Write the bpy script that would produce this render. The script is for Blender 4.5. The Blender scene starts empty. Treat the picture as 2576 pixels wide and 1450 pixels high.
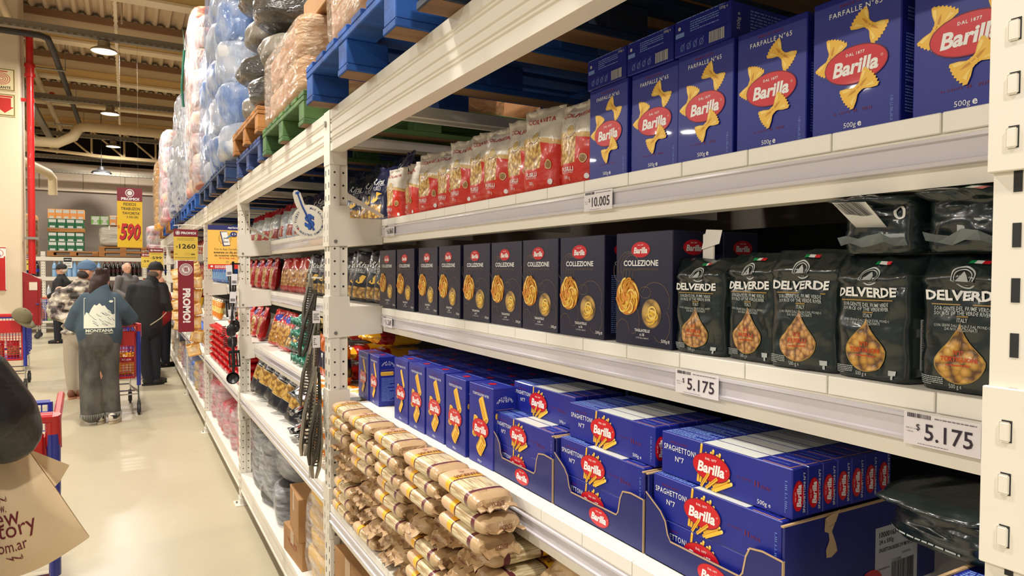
import bpy, math, random
from mathutils import Vector, Matrix, noise
R=math.radians; PI=math.pi; sin=math.sin; cos=math.cos
random.seed(7)
SC=bpy.context.scene; COL=SC.collection
# ---------------------------------------------------------------- camera, world, light, exposure
cam=bpy.data.objects.new('camera',bpy.data.cameras.new('camera')); COL.objects.link(cam)
cam.data.sensor_width=36; cam.data.lens=36*1712/2576; cam.data.clip_start=.02
yaw,pit,rol=R(29.6),R(-1.43),R(.315)
fw=Vector((sin(yaw)*cos(pit),cos(yaw)*cos(pit),sin(pit))); r0=Vector((cos(yaw),-sin(yaw),0)); u0=r0.cross(fw)
rt=r0*cos(rol)+u0*sin(rol); up=-r0*sin(rol)+u0*cos(rol)
cam.matrix_world=Matrix(((rt.x,up.x,-fw.x,0),(rt.y,up.y,-fw.y,0),(rt.z,up.z,-fw.z,1.675),(0,0,0,1)))
SC.camera=cam
SC.view_settings.view_transform='Standard'; SC.view_settings.look='None'; SC.view_settings.gamma=1; SC.view_settings.exposure=-0.22
wd=bpy.data.worlds.new('world'); SC.world=wd; wd.use_nodes=True
wd.node_tree.nodes['Background'].inputs[0].default_value=(1,.97,.93,1); wd.node_tree.nodes['Background'].inputs[1].default_value=.30
def area(name,loc,rot,sx,sy,pw,col=(1,.9,.76)):
    l=bpy.data.lights.new(name,'AREA'); l.shape='RECTANGLE'; l.size=sx; l.size_y=sy; l.energy=pw; l.color=col
    o=bpy.data.objects.new(name,l); o.location=loc; o.rotation_euler=rot; COL.objects.link(o); return o
LAMPY=[-1.6,3.0,7.6,12.25,17.1,21.6]; LAMPP=170
# ---------------------------------------------------------------- materials
MATS={}
class E:
    """tiny node-expression wrapper"""
    def __init__(s,nt,sock): s.nt=nt; s.s=sock
    def op(s,o,b=None,c=None):
        n=s.nt.nodes.new('ShaderNodeMath'); n.operation=o
        for i,x in enumerate((s,b,c)):
            if x is None: continue
            if isinstance(x,E): s.nt.links.new(x.s,n.inputs[i])
            else: n.inputs[i].default_value=x
        return E(s.nt,n.outputs[0])
    def __add__(s,b): return s.op('ADD',b)
    def __sub__(s,b): return s.op('SUBTRACT',b)
    def __mul__(s,b): return s.op('MULTIPLY',b)
    __radd__=__add__; __rmul__=__mul__
    def __rsub__(s,b): return (s*-1)+b
    def lt(s,b): return s.op('LESS_THAN',b)
    def gt(s,b): return s.op('GREATER_THAN',b)
    def mn(s,b): return s.op('MINIMUM',b)
    def mx(s,b): return s.op('MAXIMUM',b)
    def ab(s): return s.op('ABSOLUTE')
    def pw(s,b): return s.op('POWER',b)
    def sn(s): return s.op('SINE')
def mixc(nt,f,a,b):
    n=nt.nodes.new('ShaderNodeMix'); n.data_type='RGBA'
    for i,x in ((0,f),(6,a),(7,b)):
        if isinstance(x,E): nt.links.new(x.s,n.inputs[i])
        elif isinstance(x,bpy.types.NodeSocket): nt.links.new(x,n.inputs[i])
        elif i==0: n.inputs[0].default_value=x
        else: n.inputs[i].default_value=tuple(x)+(1,) if len(x)==3 else x
    return n.outputs[2]
def newmat(name):
    m=bpy.data.materials.new(name); m.use_nodes=True; nt=m.node_tree; return m,nt,nt.nodes['Principled BSDF']
def S(c): # srgb 0-255 -> linear
    return tuple(((x/255)/12.92 if x/255<=.04045 else ((x/255+.055)/1.055)**2.4) for x in c)
def bump(nt,b,scale,strength,dist=.01,detail=3,stretch=None,coord='Object',kind='noise'):
    tc=nt.nodes.new('ShaderNodeTexCoord'); src=tc.outputs[coord]
    if stretch:
        mp=nt.nodes.new('ShaderNodeMapping'); mp.inputs['Scale'].default_value=stretch; nt.links.new(src,mp.inputs[0]); src=mp.outputs[0]
    if kind=='noise':
        t=nt.nodes.new('ShaderNodeTexNoise'); t.inputs['Scale'].default_value=scale; t.inputs['Detail'].default_value=detail; t.inputs['Distortion'].default_value=.6; out=t.outputs[0]
    else:
        t=nt.nodes.new('ShaderNodeTexVoronoi'); t.inputs['Scale'].default_value=scale; out=t.outputs[0]
    nt.links.new(src,t.inputs['Vector'])
    bp=nt.nodes.new('ShaderNodeBump'); bp.inputs['Strength'].default_value=strength; bp.inputs['Distance'].default_value=dist
    nt.links.new(out,bp.inputs['Height']); nt.links.new(bp.outputs[0],b.inputs['Normal']); return out
def mat(name,rgb,rough=.5,metal=0,bmp=None,coat=0,lin=False,vary=None,spec=None):
    if name in MATS: return MATS[name]
    m,nt,b=newmat(name); c=rgb if lin else S(rgb)
    b.inputs['Base Color'].default_value=tuple(c)+(1,); b.inputs['Roughness'].default_value=rough; b.inputs['Metallic'].default_value=metal
    b.inputs['Coat Weight'].default_value=coat
    if spec is not None: b.inputs['Specular IOR Level'].default_value=spec
    if bmp: bump(nt,b,*bmp[:2],**(bmp[2] if len(bmp)>2 else {}))
    if vary: # (scale, rgb2, stretch, lo, hi)
        tc=nt.nodes.new('ShaderNodeTexCoord'); mp=nt.nodes.new('ShaderNodeMapping'); mp.inputs['Scale'].default_value=vary[2]
        t=nt.nodes.new('ShaderNodeTexNoise'); t.inputs['Scale'].default_value=vary[0]; t.inputs['Detail'].default_value=5
        nt.links.new(tc.outputs['Object'],mp.inputs[0]); nt.links.new(mp.outputs[0],t.inputs['Vector'])
        r=nt.nodes.new('ShaderNodeMapRange'); r.inputs[1].default_value=vary[3]; r.inputs[2].default_value=vary[4]; nt.links.new(t.outputs[0],r.inputs[0])
        nt.links.new(mixc(nt,E(nt,r.outputs[0]),c,S(vary[1])),b.inputs['Base Color'])
    MATS[name]=m; return m
def emit(name,rgb,st):
    m,nt,b=newmat(name); b.inputs['Base Color'].default_value=(0,0,0,1)
    b.inputs['Emission Color'].default_value=tuple(rgb)+(1,); b.inputs['Emission Strength'].default_value=st; MATS[name]=m; return m
def film(name,rgb,alpha,scale,stretch,strength=.9,rough=.12,dist=.02):
    """clear stretch wrap: mostly see-through, glossy, streaky wrinkles"""
    if name in MATS: return MATS[name]
    m,nt,b=newmat(name); b.inputs['Base Color'].default_value=S(rgb)+(1,); b.inputs['Roughness'].default_value=rough
    b.inputs['Specular IOR Level'].default_value=.8
    h=bump(nt,b,scale,strength,dist=dist,detail=4,stretch=stretch)
    r=nt.nodes.new('ShaderNodeMapRange'); r.inputs[1].default_value=.35; r.inputs[2].default_value=.7; r.inputs[3].default_value=alpha*.45; r.inputs[4].default_value=min(1,alpha*1.6)
    nt.links.new(h,r.inputs[0]); nt.links.new(r.outputs[0],b.inputs['Alpha']); MATS[name]=m; return m
def pasta(name,a,b2,c,scale,sq=1.):
    if name in MATS: return MATS[name]
    m,nt,b=newmat(name); b.inputs['Roughness'].default_value=.35; b.inputs['Coat Weight'].default_value=.5; b.inputs['Coat Roughness'].default_value=.15
    tc=nt.nodes.new('ShaderNodeTexCoord'); mp=nt.nodes.new('ShaderNodeMapping'); mp.inputs['Scale'].default_value=(1,1,sq); nt.links.new(tc.outputs['Object'],mp.inputs[0])
    v=nt.nodes.new('ShaderNodeTexVoronoi'); v.inputs['Scale'].default_value=scale; nt.links.new(mp.outputs[0],v.inputs['Vector'])
    r=nt.nodes.new('ShaderNodeValToRGB'); el=r.color_ramp.elements; el[0].color=S(a)+(1,); el[1].color=S(c)+(1,); el[1].position=.75; e=el.new(.4); e.color=S(b2)+(1,)
    nt.links.new(v.outputs[0],r.inputs[0]); nt.links.new(r.outputs[0],b.inputs['Base Color'])
    bp=nt.nodes.new('ShaderNodeBump'); bp.inputs['Strength'].default_value=.6; bp.inputs['Distance'].default_value=.006; bp.invert=True
    nt.links.new(v.outputs[0],bp.inputs['Height']); nt.links.new(bp.outputs[0],b.inputs['Normal']); MATS[name]=m; return m
def uvmat(name,base,layers,rough=.3,bmp=(40,.35),coat=.4,pst=None,metal=0):
    """bag print: layers = [(mask function of u,v, colour or 'pasta')] painted in order over base"""
    if name in MATS: return MATS[name]
    m,nt,b=newmat(name); b.inputs['Roughness'].default_value=rough; b.inputs['Coat Weight'].default_value=coat; b.inputs['Coat Roughness'].default_value=.12; b.inputs['Metallic'].default_value=metal
    uv=nt.nodes.new('ShaderNodeUVMap'); sp=nt.nodes.new('ShaderNodeSeparateXYZ'); nt.links.new(uv.outputs[0],sp.inputs[0])
    u,v=E(nt,sp.outputs[0]),E(nt,sp.outputs[1]); cur=S(base)
    for fn,c in layers:
        if c=='pasta':
            a,b2,c2,scale,st=pst
            tc=nt.nodes.new('ShaderNodeTexCoord'); mp=nt.nodes.new('ShaderNodeMapping'); mp.inputs['Scale'].default_value=st; nt.links.new(tc.outputs['Object'],mp.inputs[0])
            vo=nt.nodes.new('ShaderNodeTexVoronoi'); vo.inputs['Scale'].default_value=scale; nt.links.new(mp.outputs[0],vo.inputs['Vector'])
            r=nt.nodes.new('ShaderNodeValToRGB'); el=r.color_ramp.elements; el[0].color=S(a)+(1,); el[1].color=S(c2)+(1,); el[1].position=.8; e=el.new(.4); e.color=S(b2)+(1,)
            nt.links.new(vo.outputs[0],r.inputs[0]); cc=r.outputs[0]
        else: cc=S(c)
        cur=mixc(nt,fn(u,v),cur,cc)
    if isinstance(cur,tuple): b.inputs['Base Color'].default_value=cur+(1,)
    else: nt.links.new(cur,b.inputs['Base Color'])
    if bmp: bump(nt,b,bmp[0],bmp[1],dist=.004 if len(bmp)<3 else bmp[2],detail=2)
    MATS[name]=m; return m
WHITE=mat('white_enamel',(232,226,212),.38,coat=.15)
WHITE2=mat('white_board',(238,235,226),.45)
CHAN=mat('price_channel_plastic',(203,199,206),.18,coat=.6)
DARKHOLE=mat('dark_hole',(38,38,38),.8)
BLACK=mat('black_matte',(22,22,24),.6)
STEEL=mat('galvanised',(150,148,140),.4,.7)
CHROME=mat('chrome',(200,200,200),.15,1)
KRAFT=mat('kraft_board',(176,134,88),.8,vary=(3,(164,120,76),(1,1,1),.35,.65))
# ---------------------------------------------------------------- mesh builder
class MB:
    def __init__(s): s.v=[];s.f=[];s.m=[];s.uv={}
    def add(s,vs,fs,mi=0,M=None):
        o=len(s.v); s.v+= [tuple(M@Vector(p)) for p in vs] if M is not None else [tuple(p) for p in vs]
        s.f+=[tuple(i+o for i in f) for f in fs]; s.m+=[mi]*len(fs); return o
    def box(s,x0,x1,y0,y1,z0,z1,mi=0,M=None,b=0):
        if b<=0:
            vs=[(x,y,z) for z in (z0,z1) for y in (y0,y1) for x in (x0,x1)]
            s.add(vs,[(0,2,3,1),(4,5,7,6),(0,1,5,4),(2,6,7,3),(0,4,6,2),(1,3,7,5)],mi,M); return
        # chamfered box
        X=(x0,x1);Y=(y0,y1);Z=(z0,z1); vs=[];ix={}
        for i in (0,1):
            for j in (0,1):
                for k in (0,1):
                    sx,sy,sz=(b if i==0 else -b),(b if j==0 else -b),(b if k==0 else -b)
                    ix[i,j,k,0]=len(vs); vs.append((X[i],Y[j]+sy,Z[k]+sz))
                    ix[i,j,k,1]=len(vs); vs.append((X[i]+sx,Y[j],Z[k]+sz))
                    ix[i,j,k,2]=len(vs); vs.append((X[i]+sx,Y[j]+sy,Z[k]))
        fs=[]
        for i in (0,1):
            q=[ix[i,0,0,0],ix[i,1,0,0],ix[i,1,1,0],ix[i,0,1,0]]; fs.append(q if i else q[::-1])
            q=[ix[0,i,0,1],ix[0,i,1,1],ix[1,i,1,1],ix[1,i,0,1]]; fs.append(q if i else q[::-1])
            q=[ix[0,0,i,2],ix[1,0,i,2],ix[1,1,i,2],ix[0,1,i,2]]; fs.append(q if i else q[::-1])
        for i in (0,1):
            for j in (0,1):
                fs.append((ix[i,j,0,0],ix[i,j,1,0],ix[i,j,1,1],ix[i,j,0,1]) if (i==j) else (ix[i,j,0,1],ix[i,j,1,1],ix[i,j,1,0],ix[i,j,0,0]))
                fs.append((ix[i,0,j,0],ix[i,1,j,0],ix[i,1,j,2],ix[i,0,j,2]) if (i!=j) else (ix[i,0,j,2],ix[i,1,j,2],ix[i,1,j,0],ix[i,0,j,0]))
                fs.append((ix[0,i,j,1],ix[1,i,j,1],ix[1,i,j,2],ix[0,i,j,2]) if (i==j) else (ix[0,i,j,2],ix[1,i,j,2],ix[1,i,j,1],ix[0,i,j,1]))
                for k in (0,1):
                    t=(ix[i,j,k,0],ix[i,j,k,1],ix[i,j,k,2]); fs.append(t if (i+j+k)%2 else t[::-1])
        s.add(vs,fs,mi,M)
    def tube(s,pts,r,n=8,mi=0,M=None,cap=True,closed=False):
        pts=[Vector(p) for p in pts]; rr=r if isinstance(r,(list,tuple)) else [r]*len(pts); vs=[];N=len(pts)
        ref=Vector((0,0,1)); d0=(pts[1]-pts[0]).normalized()
        if abs(d0.dot(ref))>.9: ref=Vector((1,0,0))
        for i,p in enumerate(pts):
            a=pts[max(i-1,0)]; c=pts[min(i+1,N-1)]; d=(c-a).normalized()
            e1=d.cross(ref).normalized(); e2=d.cross(e1).normalized(); ref=e1.cross(d)
            for k in range(n):
                t=2*PI*k/n; vs.append(p+(e1*cos(t)+e2*sin(t))*rr[i])
        fs=[(i*n+k,i*n+(k+1)%n,(i+1)*n+(k+1)%n,(i+1)*n+k) for i in range(N-1) for k in range(n)]
        if cap: fs+=[tuple(range(n))[::-1],tuple(range((N-1)*n,N*n))]
        s.add(vs,fs,mi,M)
    def lathe(s,prof,n=20,mi=0,M=None,cap=True):
        vs=[(r*cos(2*PI*k/n),r*sin(2*PI*k/n),z) for r,z in prof for k in range(n)]; N=len(prof)
        fs=[(i*n+k,i*n+(k+1)%n,(i+1)*n+(k+1)%n,(i+1)*n+k) for i in range(N-1) for k in range(n)]
        if cap: fs+=[tuple(range(n))[::-1],tuple(range((N-1)*n,N*n))]
        s.add(vs,fs,mi,M)
    def poly(s,pts,mi=0): s.add(pts,[tuple(range(len(pts)))],mi)
    def prism(s,pts,fa,fb,mi=0):
        """outline pts (2-D) mapped by fa and fb to two parallel faces"""
        n=len(pts); vs=[fa(*p) for p in pts]+[fb(*p) for p in pts]
        s.add(vs,[tuple(range(n)),tuple(range(n,2*n))[::-1]]+[(i,i+n,(i+1)%n+n,(i+1)%n) for i in range(n)],mi)
    def mesh(s,name,mats,smooth=False):
        me=bpy.data.meshes.new(name); me.from_pydata(s.v,[],s.f)
        for m in mats: me.materials.append(m)
        me.polygons.foreach_set('material_index',s.m)
        if smooth is True: me.polygons.foreach_set('use_smooth',[True]*len(s.f))
        if s.uv:
            l=me.uv_layers.new(name='UVMap')
            for p in me.polygons:
                for li in p.loop_indices:
                    l.data[li].uv=s.uv.get(me.loops[li].vertex_index,(-1,-1))
        me.update(); return me
    def build(s,name,mats,parent=None,smooth=False,loc=None,auto=None):
        if not isinstance(mats,(list,tuple)): mats=[mats]
        o=bpy.data.objects.new(name,s.mesh(name,mats,smooth)); COL.objects.link(o)
        if parent: o.parent=parent
        if loc: o.location=loc
        if auto:
            o.data.polygons.foreach_set('use_smooth',[True]*len(s.f)); o.data.set_sharp_from_angle(angle=R(auto))
        return o
def tag(o,label=None,cat=None,group=None,kind=None):
    if label: o['label']=label
    if cat: o['category']=cat
    if group: o['group']=group
    if kind: o['kind']=kind
    return o
def empty(name,loc=(0,0,0),rz=0,label=None,cat=None,group=None,kind=None):
    o=bpy.data.objects.new(name,None); COL.objects.link(o); o.location=loc; o.rotation_euler.z=rz; o.empty_display_size=.05
    return tag(o,label,cat,group,kind)
def dup(root,loc,rot=None,label=None,group=None,scale=None):
    r=root.copy(); COL.objects.link(r); r.location=loc
    if rot is not None: r.rotation_euler=rot if isinstance(rot,(tuple,list)) else (0,0,rot)
    if scale: r.scale=scale
    if label: r['label']=label
    if group: r['group']=group
    for ch in KIDS.get(root.name,()):
        c=ch.copy(); COL.objects.link(c); c.parent=r
        for g in KIDS.get(ch.name,()):
            d=g.copy(); COL.objects.link(d); d.parent=c
    return r
KIDS={}
def kids(root): # remember children once, before copying
    KIDS[root.name]=list(root.children)
    for c in root.children: KIDS[c.name]=list(c.children)
ORD='first second third fourth fifth sixth seventh eighth ninth tenth eleventh twelfth thirteenth fourteenth fifteenth sixteenth seventeenth eighteenth nineteenth twentieth'.split()
FAC=-PI/2   # products face the aisle: local x -> -Y, local y -> +X
# ---------------------------------------------------------------- lettering
TXT={}
def text(s,bold=0,shear=0,res=2,sp=1):
    k=(s,bold,shear,res,sp)
    if k in TXT: return TXT[k]
    cu=bpy.data.curves.new('lettering','FONT'); cu.body=s; cu.size=1; cu.offset=bold; cu.shear=shear; cu.resolution_u=res; cu.space_character=sp; cu.fill_mode='FRONT'
    ob=bpy.data.objects.new('lettering',cu); me=bpy.data.meshes.new_from_object(ob)
    vs=[(v.co.x,v.co.y) for v in me.vertices]; fs=[tuple(p.vertices) for p in me.polygons]
    bpy.data.objects.remove(ob); bpy.data.curves.remove(cu); bpy.data.meshes.remove(me)
    if not vs: vs=[(0,0)]
    x0=min(v[0] for v in vs); x1=max(v[0] for v in vs); y0=min(v[1] for v in vs); y1=max(v[1] for v in vs)
    TXT[k]=(vs,fs,x0,x1,y0,y1); return TXT[k]
class Art:
    """flat print laid on a surface: P(u,v,lift) -> 3-D point"""
    def __init__(s,mb,P): s.mb=mb; s.P=P
    def t(s,txt,cx,cy,w=None,h=None,mi=0,lift=.0006,bold=0,shear=0,rot=0,align='c',sp=1,res=2):
        vs,fs,x0,x1,y0,y1=text(txt,bold,shear,res,sp); W=x1-x0 or 1; H=y1-y0 or 1
        if w and h: kx,ky=w/W,h/H
        elif w: kx=ky=w/W
        else: kx=ky=h/H
        ox=(x0+x1)/2 if align=='c' else (x0 if align=='l' else x1); oy=(y0+y1)/2; c,sn=cos(rot),sin(rot)
        pts=[]
        for x,y in vs:
            a,b=(x-ox)*kx,(y-oy)*ky; pts.append(s.P(cx+a*c-b*sn,cy+a*sn+b*c,lift))
        s.mb.add(pts,fs,mi)
    def poly(s,pts,mi,lift=.0004): s.mb.add([s.P(u,v,lift) for u,v in pts],[tuple(range(len(pts)))],mi)
    def ell(s,cx,cy,rx,ry,mi,lift=.0004,n=28,rot=0,a0=0,a1=2*PI):
        s.poly([(cx+rx*cos(t)*cos(rot)-ry*sin(t)*sin(rot),cy+rx*cos(t)*sin(rot)+ry*sin(t)*cos(rot)) for t in [a0+(a1-a0)*i/n for i in range(n)]],mi,lift)
    def rect(s,x0,x1,y0,y1,mi,lift=.0004): s.poly([(x0,y0),(x1,y0),(x1,y1),(x0,y1)],mi,lift)
    def line(s,pts,w,mi,lift=.0004):
        n=len(pts); L=[];Rr=[]
        for i,(x,y) in enumerate(pts):
            a=pts[max(i-1,0)]; c=pts[min(i+1,n-1)]; dx,dy=c[0]-a[0],c[1]-a[1]; l=math.hypot(dx,dy) or 1
            ww=w[i] if isinstance(w,list) else w
            L.append((x-dy/l*ww/2,y+dx/l*ww/2)); Rr.append((x+dy/l*ww/2,y-dx/l*ww/2))
        vs=[s.P(u,v,lift) for u,v in L+Rr]; s.mb.add(vs,[(i,n+i,n+i+1,i+1) for i in range(n-1)],mi)
    def ring(s,cx,cy,rx,ry,w,mi,lift=.0004,n=32,a0=0,a1=2*PI): s.line([(cx+rx*cos(a0+(a1-a0)*i/n),cy+ry*sin(a0+(a1-a0)*i/n)) for i in range(n+1)],w,mi,lift)
    def ctext(s,txt,cx,cy,r,h,mi,a0,da,lift=.0006,bold=.02,inside=False):
        """letters along a circle"""
        for i,chh in enumerate(txt):
            if chh==' ': continue
            a=a0+da*i; s.t(chh,cx+r*cos(a),cy+r*sin(a),h=h,mi=mi,lift=lift,bold=bold,rot=a-PI/2 if not inside else a+PI/2)
    def barcode(s,x0,x1,y0,y1,mi,lift=.0006,seed=1,n=22):
        rnd=random.Random(seed); x=x0; k=(x1-x0)/n
        while x<x1-k*.4:
            w=k*rnd.choice((.3,.5,.9)); s.rect(x,min(x+w,x1),y0,y1,mi,lift); x+=w+k*rnd.choice((.35,.6))
    def lines(s,x0,x1,y0,y1,n,mi,lift=.0005,seed=1,fill=.45):
        """rows of small print too fine to read"""
        rnd=random.Random(seed); h=(y1-y0)/n
        for i in range(n):
            x=x0; y=y1-h*(i+.5)
            while x<x1:
                w=rnd.uniform(.03,.12)*(x1-x0); s.rect(x,min(x+w,x1),y-h*fill/2,y+h*fill/2,mi,lift); x+=w+.02*(x1-x0)
                if rnd.random()<.04: break
# ================================================================= THE SETTING
def struct(name,mb,m,**k):
    o=mb.build(name,m,**k); o['kind']='structure'; return o
# floor: polished concrete
m,nt,b=newmat('polished_concrete'); b.inputs['Roughness'].default_value=.22; b.inputs['Specular IOR Level'].default_value=.35
tc=nt.nodes.new('ShaderNodeTexCoord')
n1=nt.nodes.new('ShaderNodeTexNoise'); n1.inputs['Scale'].default_value=.7; n1.inputs['Detail'].default_value=6; nt.links.new(tc.outputs['Object'],n1.inputs[0])
n2=nt.nodes.new('ShaderNodeTexNoise'); n2.inputs['Scale'].default_value=9; n2.inputs['Detail'].default_value=8; nt.links.new(tc.outputs['Object'],n2.inputs[0])
f1=E(nt,n1.outputs[0]); f2=E(nt,n2.outputs[0])
nt.links.new(mixc(nt,(f1*.7+f2*.3-.4).op('MULTIPLY',1.2),S((190,180,154)),S((178,168,140))),b.inputs['Base Color'])
v=nt.nodes.new('ShaderNodeMapRange'); v.inputs[3].default_value=.26; v.inputs[4].default_value=.42; nt.links.new(n2.outputs[0],v.inputs[0]); nt.links.new(v.outputs[0],b.inputs['Roughness'])
bump(nt,b,1.6,.05,dist=.02)
mb=MB(); mb.box(-14,3.3,-3,28,-.1,0); struct('floor',mb,m)
PAINT=mat('cream_paint',(214,196,160),.65,bmp=(14,.08)); ROOF=mat('roof_sheet',(228,208,176),.55,vary=(2,(206,186,152),(1,.15,1),.3,.7)); DKROOF=mat('roof_void',(30,26,22),.9)
# roof: corrugated sheet running along the aisle
mb=MB(); n=0; prof=[]; x=-14
while x<6.5: prof+= [(x,6.22),(x+.05,6.22),(x+.09,6.30),(x+.16,6.30)]; x+=.21
vs=[(a,yy,z) for yy in (-3,28) for a,z in prof]; N=len(prof)
mb.add(vs,[(i,i+1,N+i+1,N+i) for i in range(N-1)]); struct('ceiling',mb,ROOF)
BEAMC=mat('purlin_paint',(238,220,182),.6); BEAMY=mat('purlin_yellow',(236,204,138),.6)
y=8.98; k=0
while y<24:
    mb=MB(); mb.box(-13.8,3.1,y,y+.16,5.74,6.10,0); mb.box(-13.8,3.1,y-.06,y+.22,6.10,6.216,2); mb.box(-13.8,3.1,y-.05,y,5.74,5.90,1); mb.box(-13.8,3.1,y-.08,y+.2,5.70,5.74,0)
    struct('trim_%d'%(k+1),mb,[BEAMC,BEAMY,mat('purlin_brown',(150,116,84),.65)]); y+=2.77; k+=1
# back wall, dark void above it, added light-blocking wall behind the rack, column on the left
WALLB=mat('back_wall_panel',(176,160,140),.7); WALLG=mat('back_wall_lower',(128,116,104),.7)
mb=MB(); mb.box(-14,3.2,23.6,23.75,0,3.95,1); mb.box(-14,3.2,23.57,23.75,3.95,4.72,0); mb.box(-14,3.2,23.53,23.6,3.92,3.97,0)
for x in range(-13,4): mb.box(x*1.06,x*1.06+.012,23.56,23.575,3.97,4.5,2)
mb.box(-14,3.2,23.56,23.58,4.5,4.512,2); struct('wall_back',mb,[WALLB,WALLG,mat('panel_joint',(104,92,78),.8)])
mb=MB(); mb.box(-14,3.2,27.5,27.6,0,6.4); struct('wall_far',mb,mat('void_wall',(84,72,58),.85))
mb=MB(); mb.box(3.15,3.25,-3,28,0,6.4); struct('wall_blocker',mb,mat('blocker_grey',(92,84,74),.85))  # unseen wall added to stop world light leaking in from the right
COLM=mat('column_cream',(218,202,172),.6,bmp=(30,.06))
mb=MB(); mb.box(-2.6,-1.455,13.5,14.1,0,6.2,0,b=.02); struct('wall_left',mb,COLM)
def thing1(mb,name,m,label,cat,group=None,**k): return tag(mb.build(name,m,**k),label,cat,group)
# roof truss in front of the back wall
TR=mat('truss_paint',(196,172,130),.6)
t=empty('roof_truss',(0,22.6,0),0,'cream steel lattice truss spanning below the roof before the back wall','truss')
mb=MB(); mb.box(-9,3,-.05,.05,5.55,5.65); mb.build('top_chord',TR,t)
mb=MB(); mb.tube([(-9,0,4.98),(-2.9,0,4.98),(-.4,0,4.85),(3,0,4.85)],.05,6); mb.build('bottom_chord',TR,t)
for i in range(11):
    x=-5.6+i*.8; mb=MB(); zb=4.98 if x<-2.9 else 4.86; mb.tube([(x,0,5.56),(x,0,zb)],.028,5); mb.tube([(x,0,5.56),(x+.8,0,zb if x<-3 else 4.86)],.028,5); mb.build('web_member',TR,t)
# cable trays that carry the lamps, running across
TRAY=mat('tray_steel',(128,120,104),.55,.3); PIPE=mat('pipe_cream',(206,186,148),.55); DKP=mat('pipe_dark',(58,56,54),.6)
for i,(y,z) in enumerate(((12.25,5.24),(17.1,5.24),(21.6,5.24),(23.1,4.83),(22.9,4.42))):
    mb=MB(); mb.box(-6,3,-.03,.03,-.055,.055,0); mb.box(-6,3,-.05,.05,-.06,-.052,0)
    for q in range(90): mb.box(-6+q*.1,-5.95+q*.1,-.052,-.03,-.058,-.03,1)
    tag(mb.build('cable_tray',[TRAY,STEEL],loc=(0,y,z)),'grey perforated cable tray '+('carrying the nearest ceiling lamp','carrying the second ceiling lamp','carrying the third ceiling lamp','just above the back wall panels','along the top of the back wall')[i],'cable tray','cable trays under the roof')
mb=MB(); mb.box(-.02,.02,8,23,-.02,.02); 
for q in range(60): mb.box(-.03,.03,8+q*.25,8.1+q*.25,.02,.03)
thing1(mb,'cable_rail',mat('rail_cream',(220,204,170),.5),'thin perforated cream rail running down the aisle above the lamps','cable rail',loc=(-.10,0,5.42))
# high-bay lamps
LH=mat('lamp_housing',(150,140,120),.4,.5); LE=emit('lamp_glow',(1,.93,.78),26); LR=mat('lamp_reflector',(235,225,195),.35)
LBL=['above the aisle behind the viewer','above the near part of the aisle','above the aisle beyond the second rack post','largest lit, hanging at the upper left','middle lit one, above the aisle','smallest lit one, nearest the back wall']
for i,y in enumerate(LAMPY):
    t=empty('high_bay_lamp',(-.26,y,5.0),0,'round white industrial ceiling lamp, '+LBL[i],'ceiling lamp','ceiling lamps over the aisle')
    mb=MB(); mb.lathe([(.178,.0),(.188,.008),(.175,.03),(.12,.06),(.085,.075),(.08,.16),(.04,.18)],24,cap=False); mb.build('lamp_shade',LH,t,auto=40)
    mb=MB(); mb.lathe([(.165,.008),(.0005,.002)],24,cap=False); mb.build('light_panel',LE,t)
    mb=MB(); mb.tube([(0,0,.16),(0,0,.178)],.012,6); mb.tube([(0,0,.15),(.06,0,.165),(.1,0,.12)],.006,5); mb.build('hanger',LH,t)
    l=bpy.data.lights.new('lamp_light','AREA'); l.shape='DISK'; l.size=.34; l.energy=LAMPP; l.color=(1,.95,.87)
    o=bpy.data.objects.new('lamp_light',l); COL.objects.link(o); o.parent=t; o.location=(0,0,-.01)
    for xx in (-5.0,-9.6):
        l2=bpy.data.objects.new('side_fill_light',l); COL.objects.link(l2); l2.location=(xx,y,5.0)  # unseen lights without fittings, added for general fill
t=empty('pendant_lamp',(-.56,22.3,4.35),0,'small dark pendant lamp in front of the pale back wall','ceiling lamp')
mb=MB(); mb.lathe([(.26,0),(.22,.05),(.10,.09),(.06,.18)],16); mb.build('lamp_shade',BLACK,t,auto=40)
mb=MB(); mb.lathe([(.2,-.004),(.001,-.006)],16,cap=False); mb.build('light_panel',emit('lamp_glow_small',(1,.95,.85),6),t)
mb=MB(); mb.tube([(0,0,.18),(0,0,1.95)],.008,5); mb.build('hanger',BLACK,t)
# pipes and ducts along the left of the roof
def pipe(pts,r,m,label,cat='pipe',name='pipe',grp='pipes under the roof',rings=None):
    mb=MB(); mb.tube(pts,r,12); 
    o=mb.build(name,m,auto=50); tag(o,label,cat,grp)
    if rings:
        for p,d in rings:
            q=MB(); a=Vector(p); d=Vector(d)*.1; q.tube([a-d,a+d],r+.004,12); q.build('colour_band',mat('red_band',(178,40,34),.5),o)
    return o
pipe([(-1.52,8,5.50),(-1.52,16,5.50),(-1.50,22.3,5.50)],.055,PIPE,'long cream water pipe running down the hall under the roof',rings=[((-1.385,13.6,5.50),(0,1,0)),((-1.375,18.2,5.50),(0,1,0))])
pipe([(-2.0,14.3,4.62),(-1.98,17,4.6),(-1.95,18.5,4.6)],.12,PIPE,'thick cream duct pipe above the red riser')
pipe([(-2.45,14.2,4.15),(-2.1,18,4.1),(-1.62,20,4.0),(-1.55,20.3,3.9),(-1.55,20.35,3.5)],.10,PIPE,'cream pipe ending in a downward elbow near the column')
pipe([(-3,19.2,4.60),(-1.35,19.2,4.62),(-1.05,19.2,4.80),(-.95,19.2,5.0),(-.80,19.2,5.06),(2,19.2,5.06)],.12,PIPE,'bent cream pipe crossing the hall and rising to the right')
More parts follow.
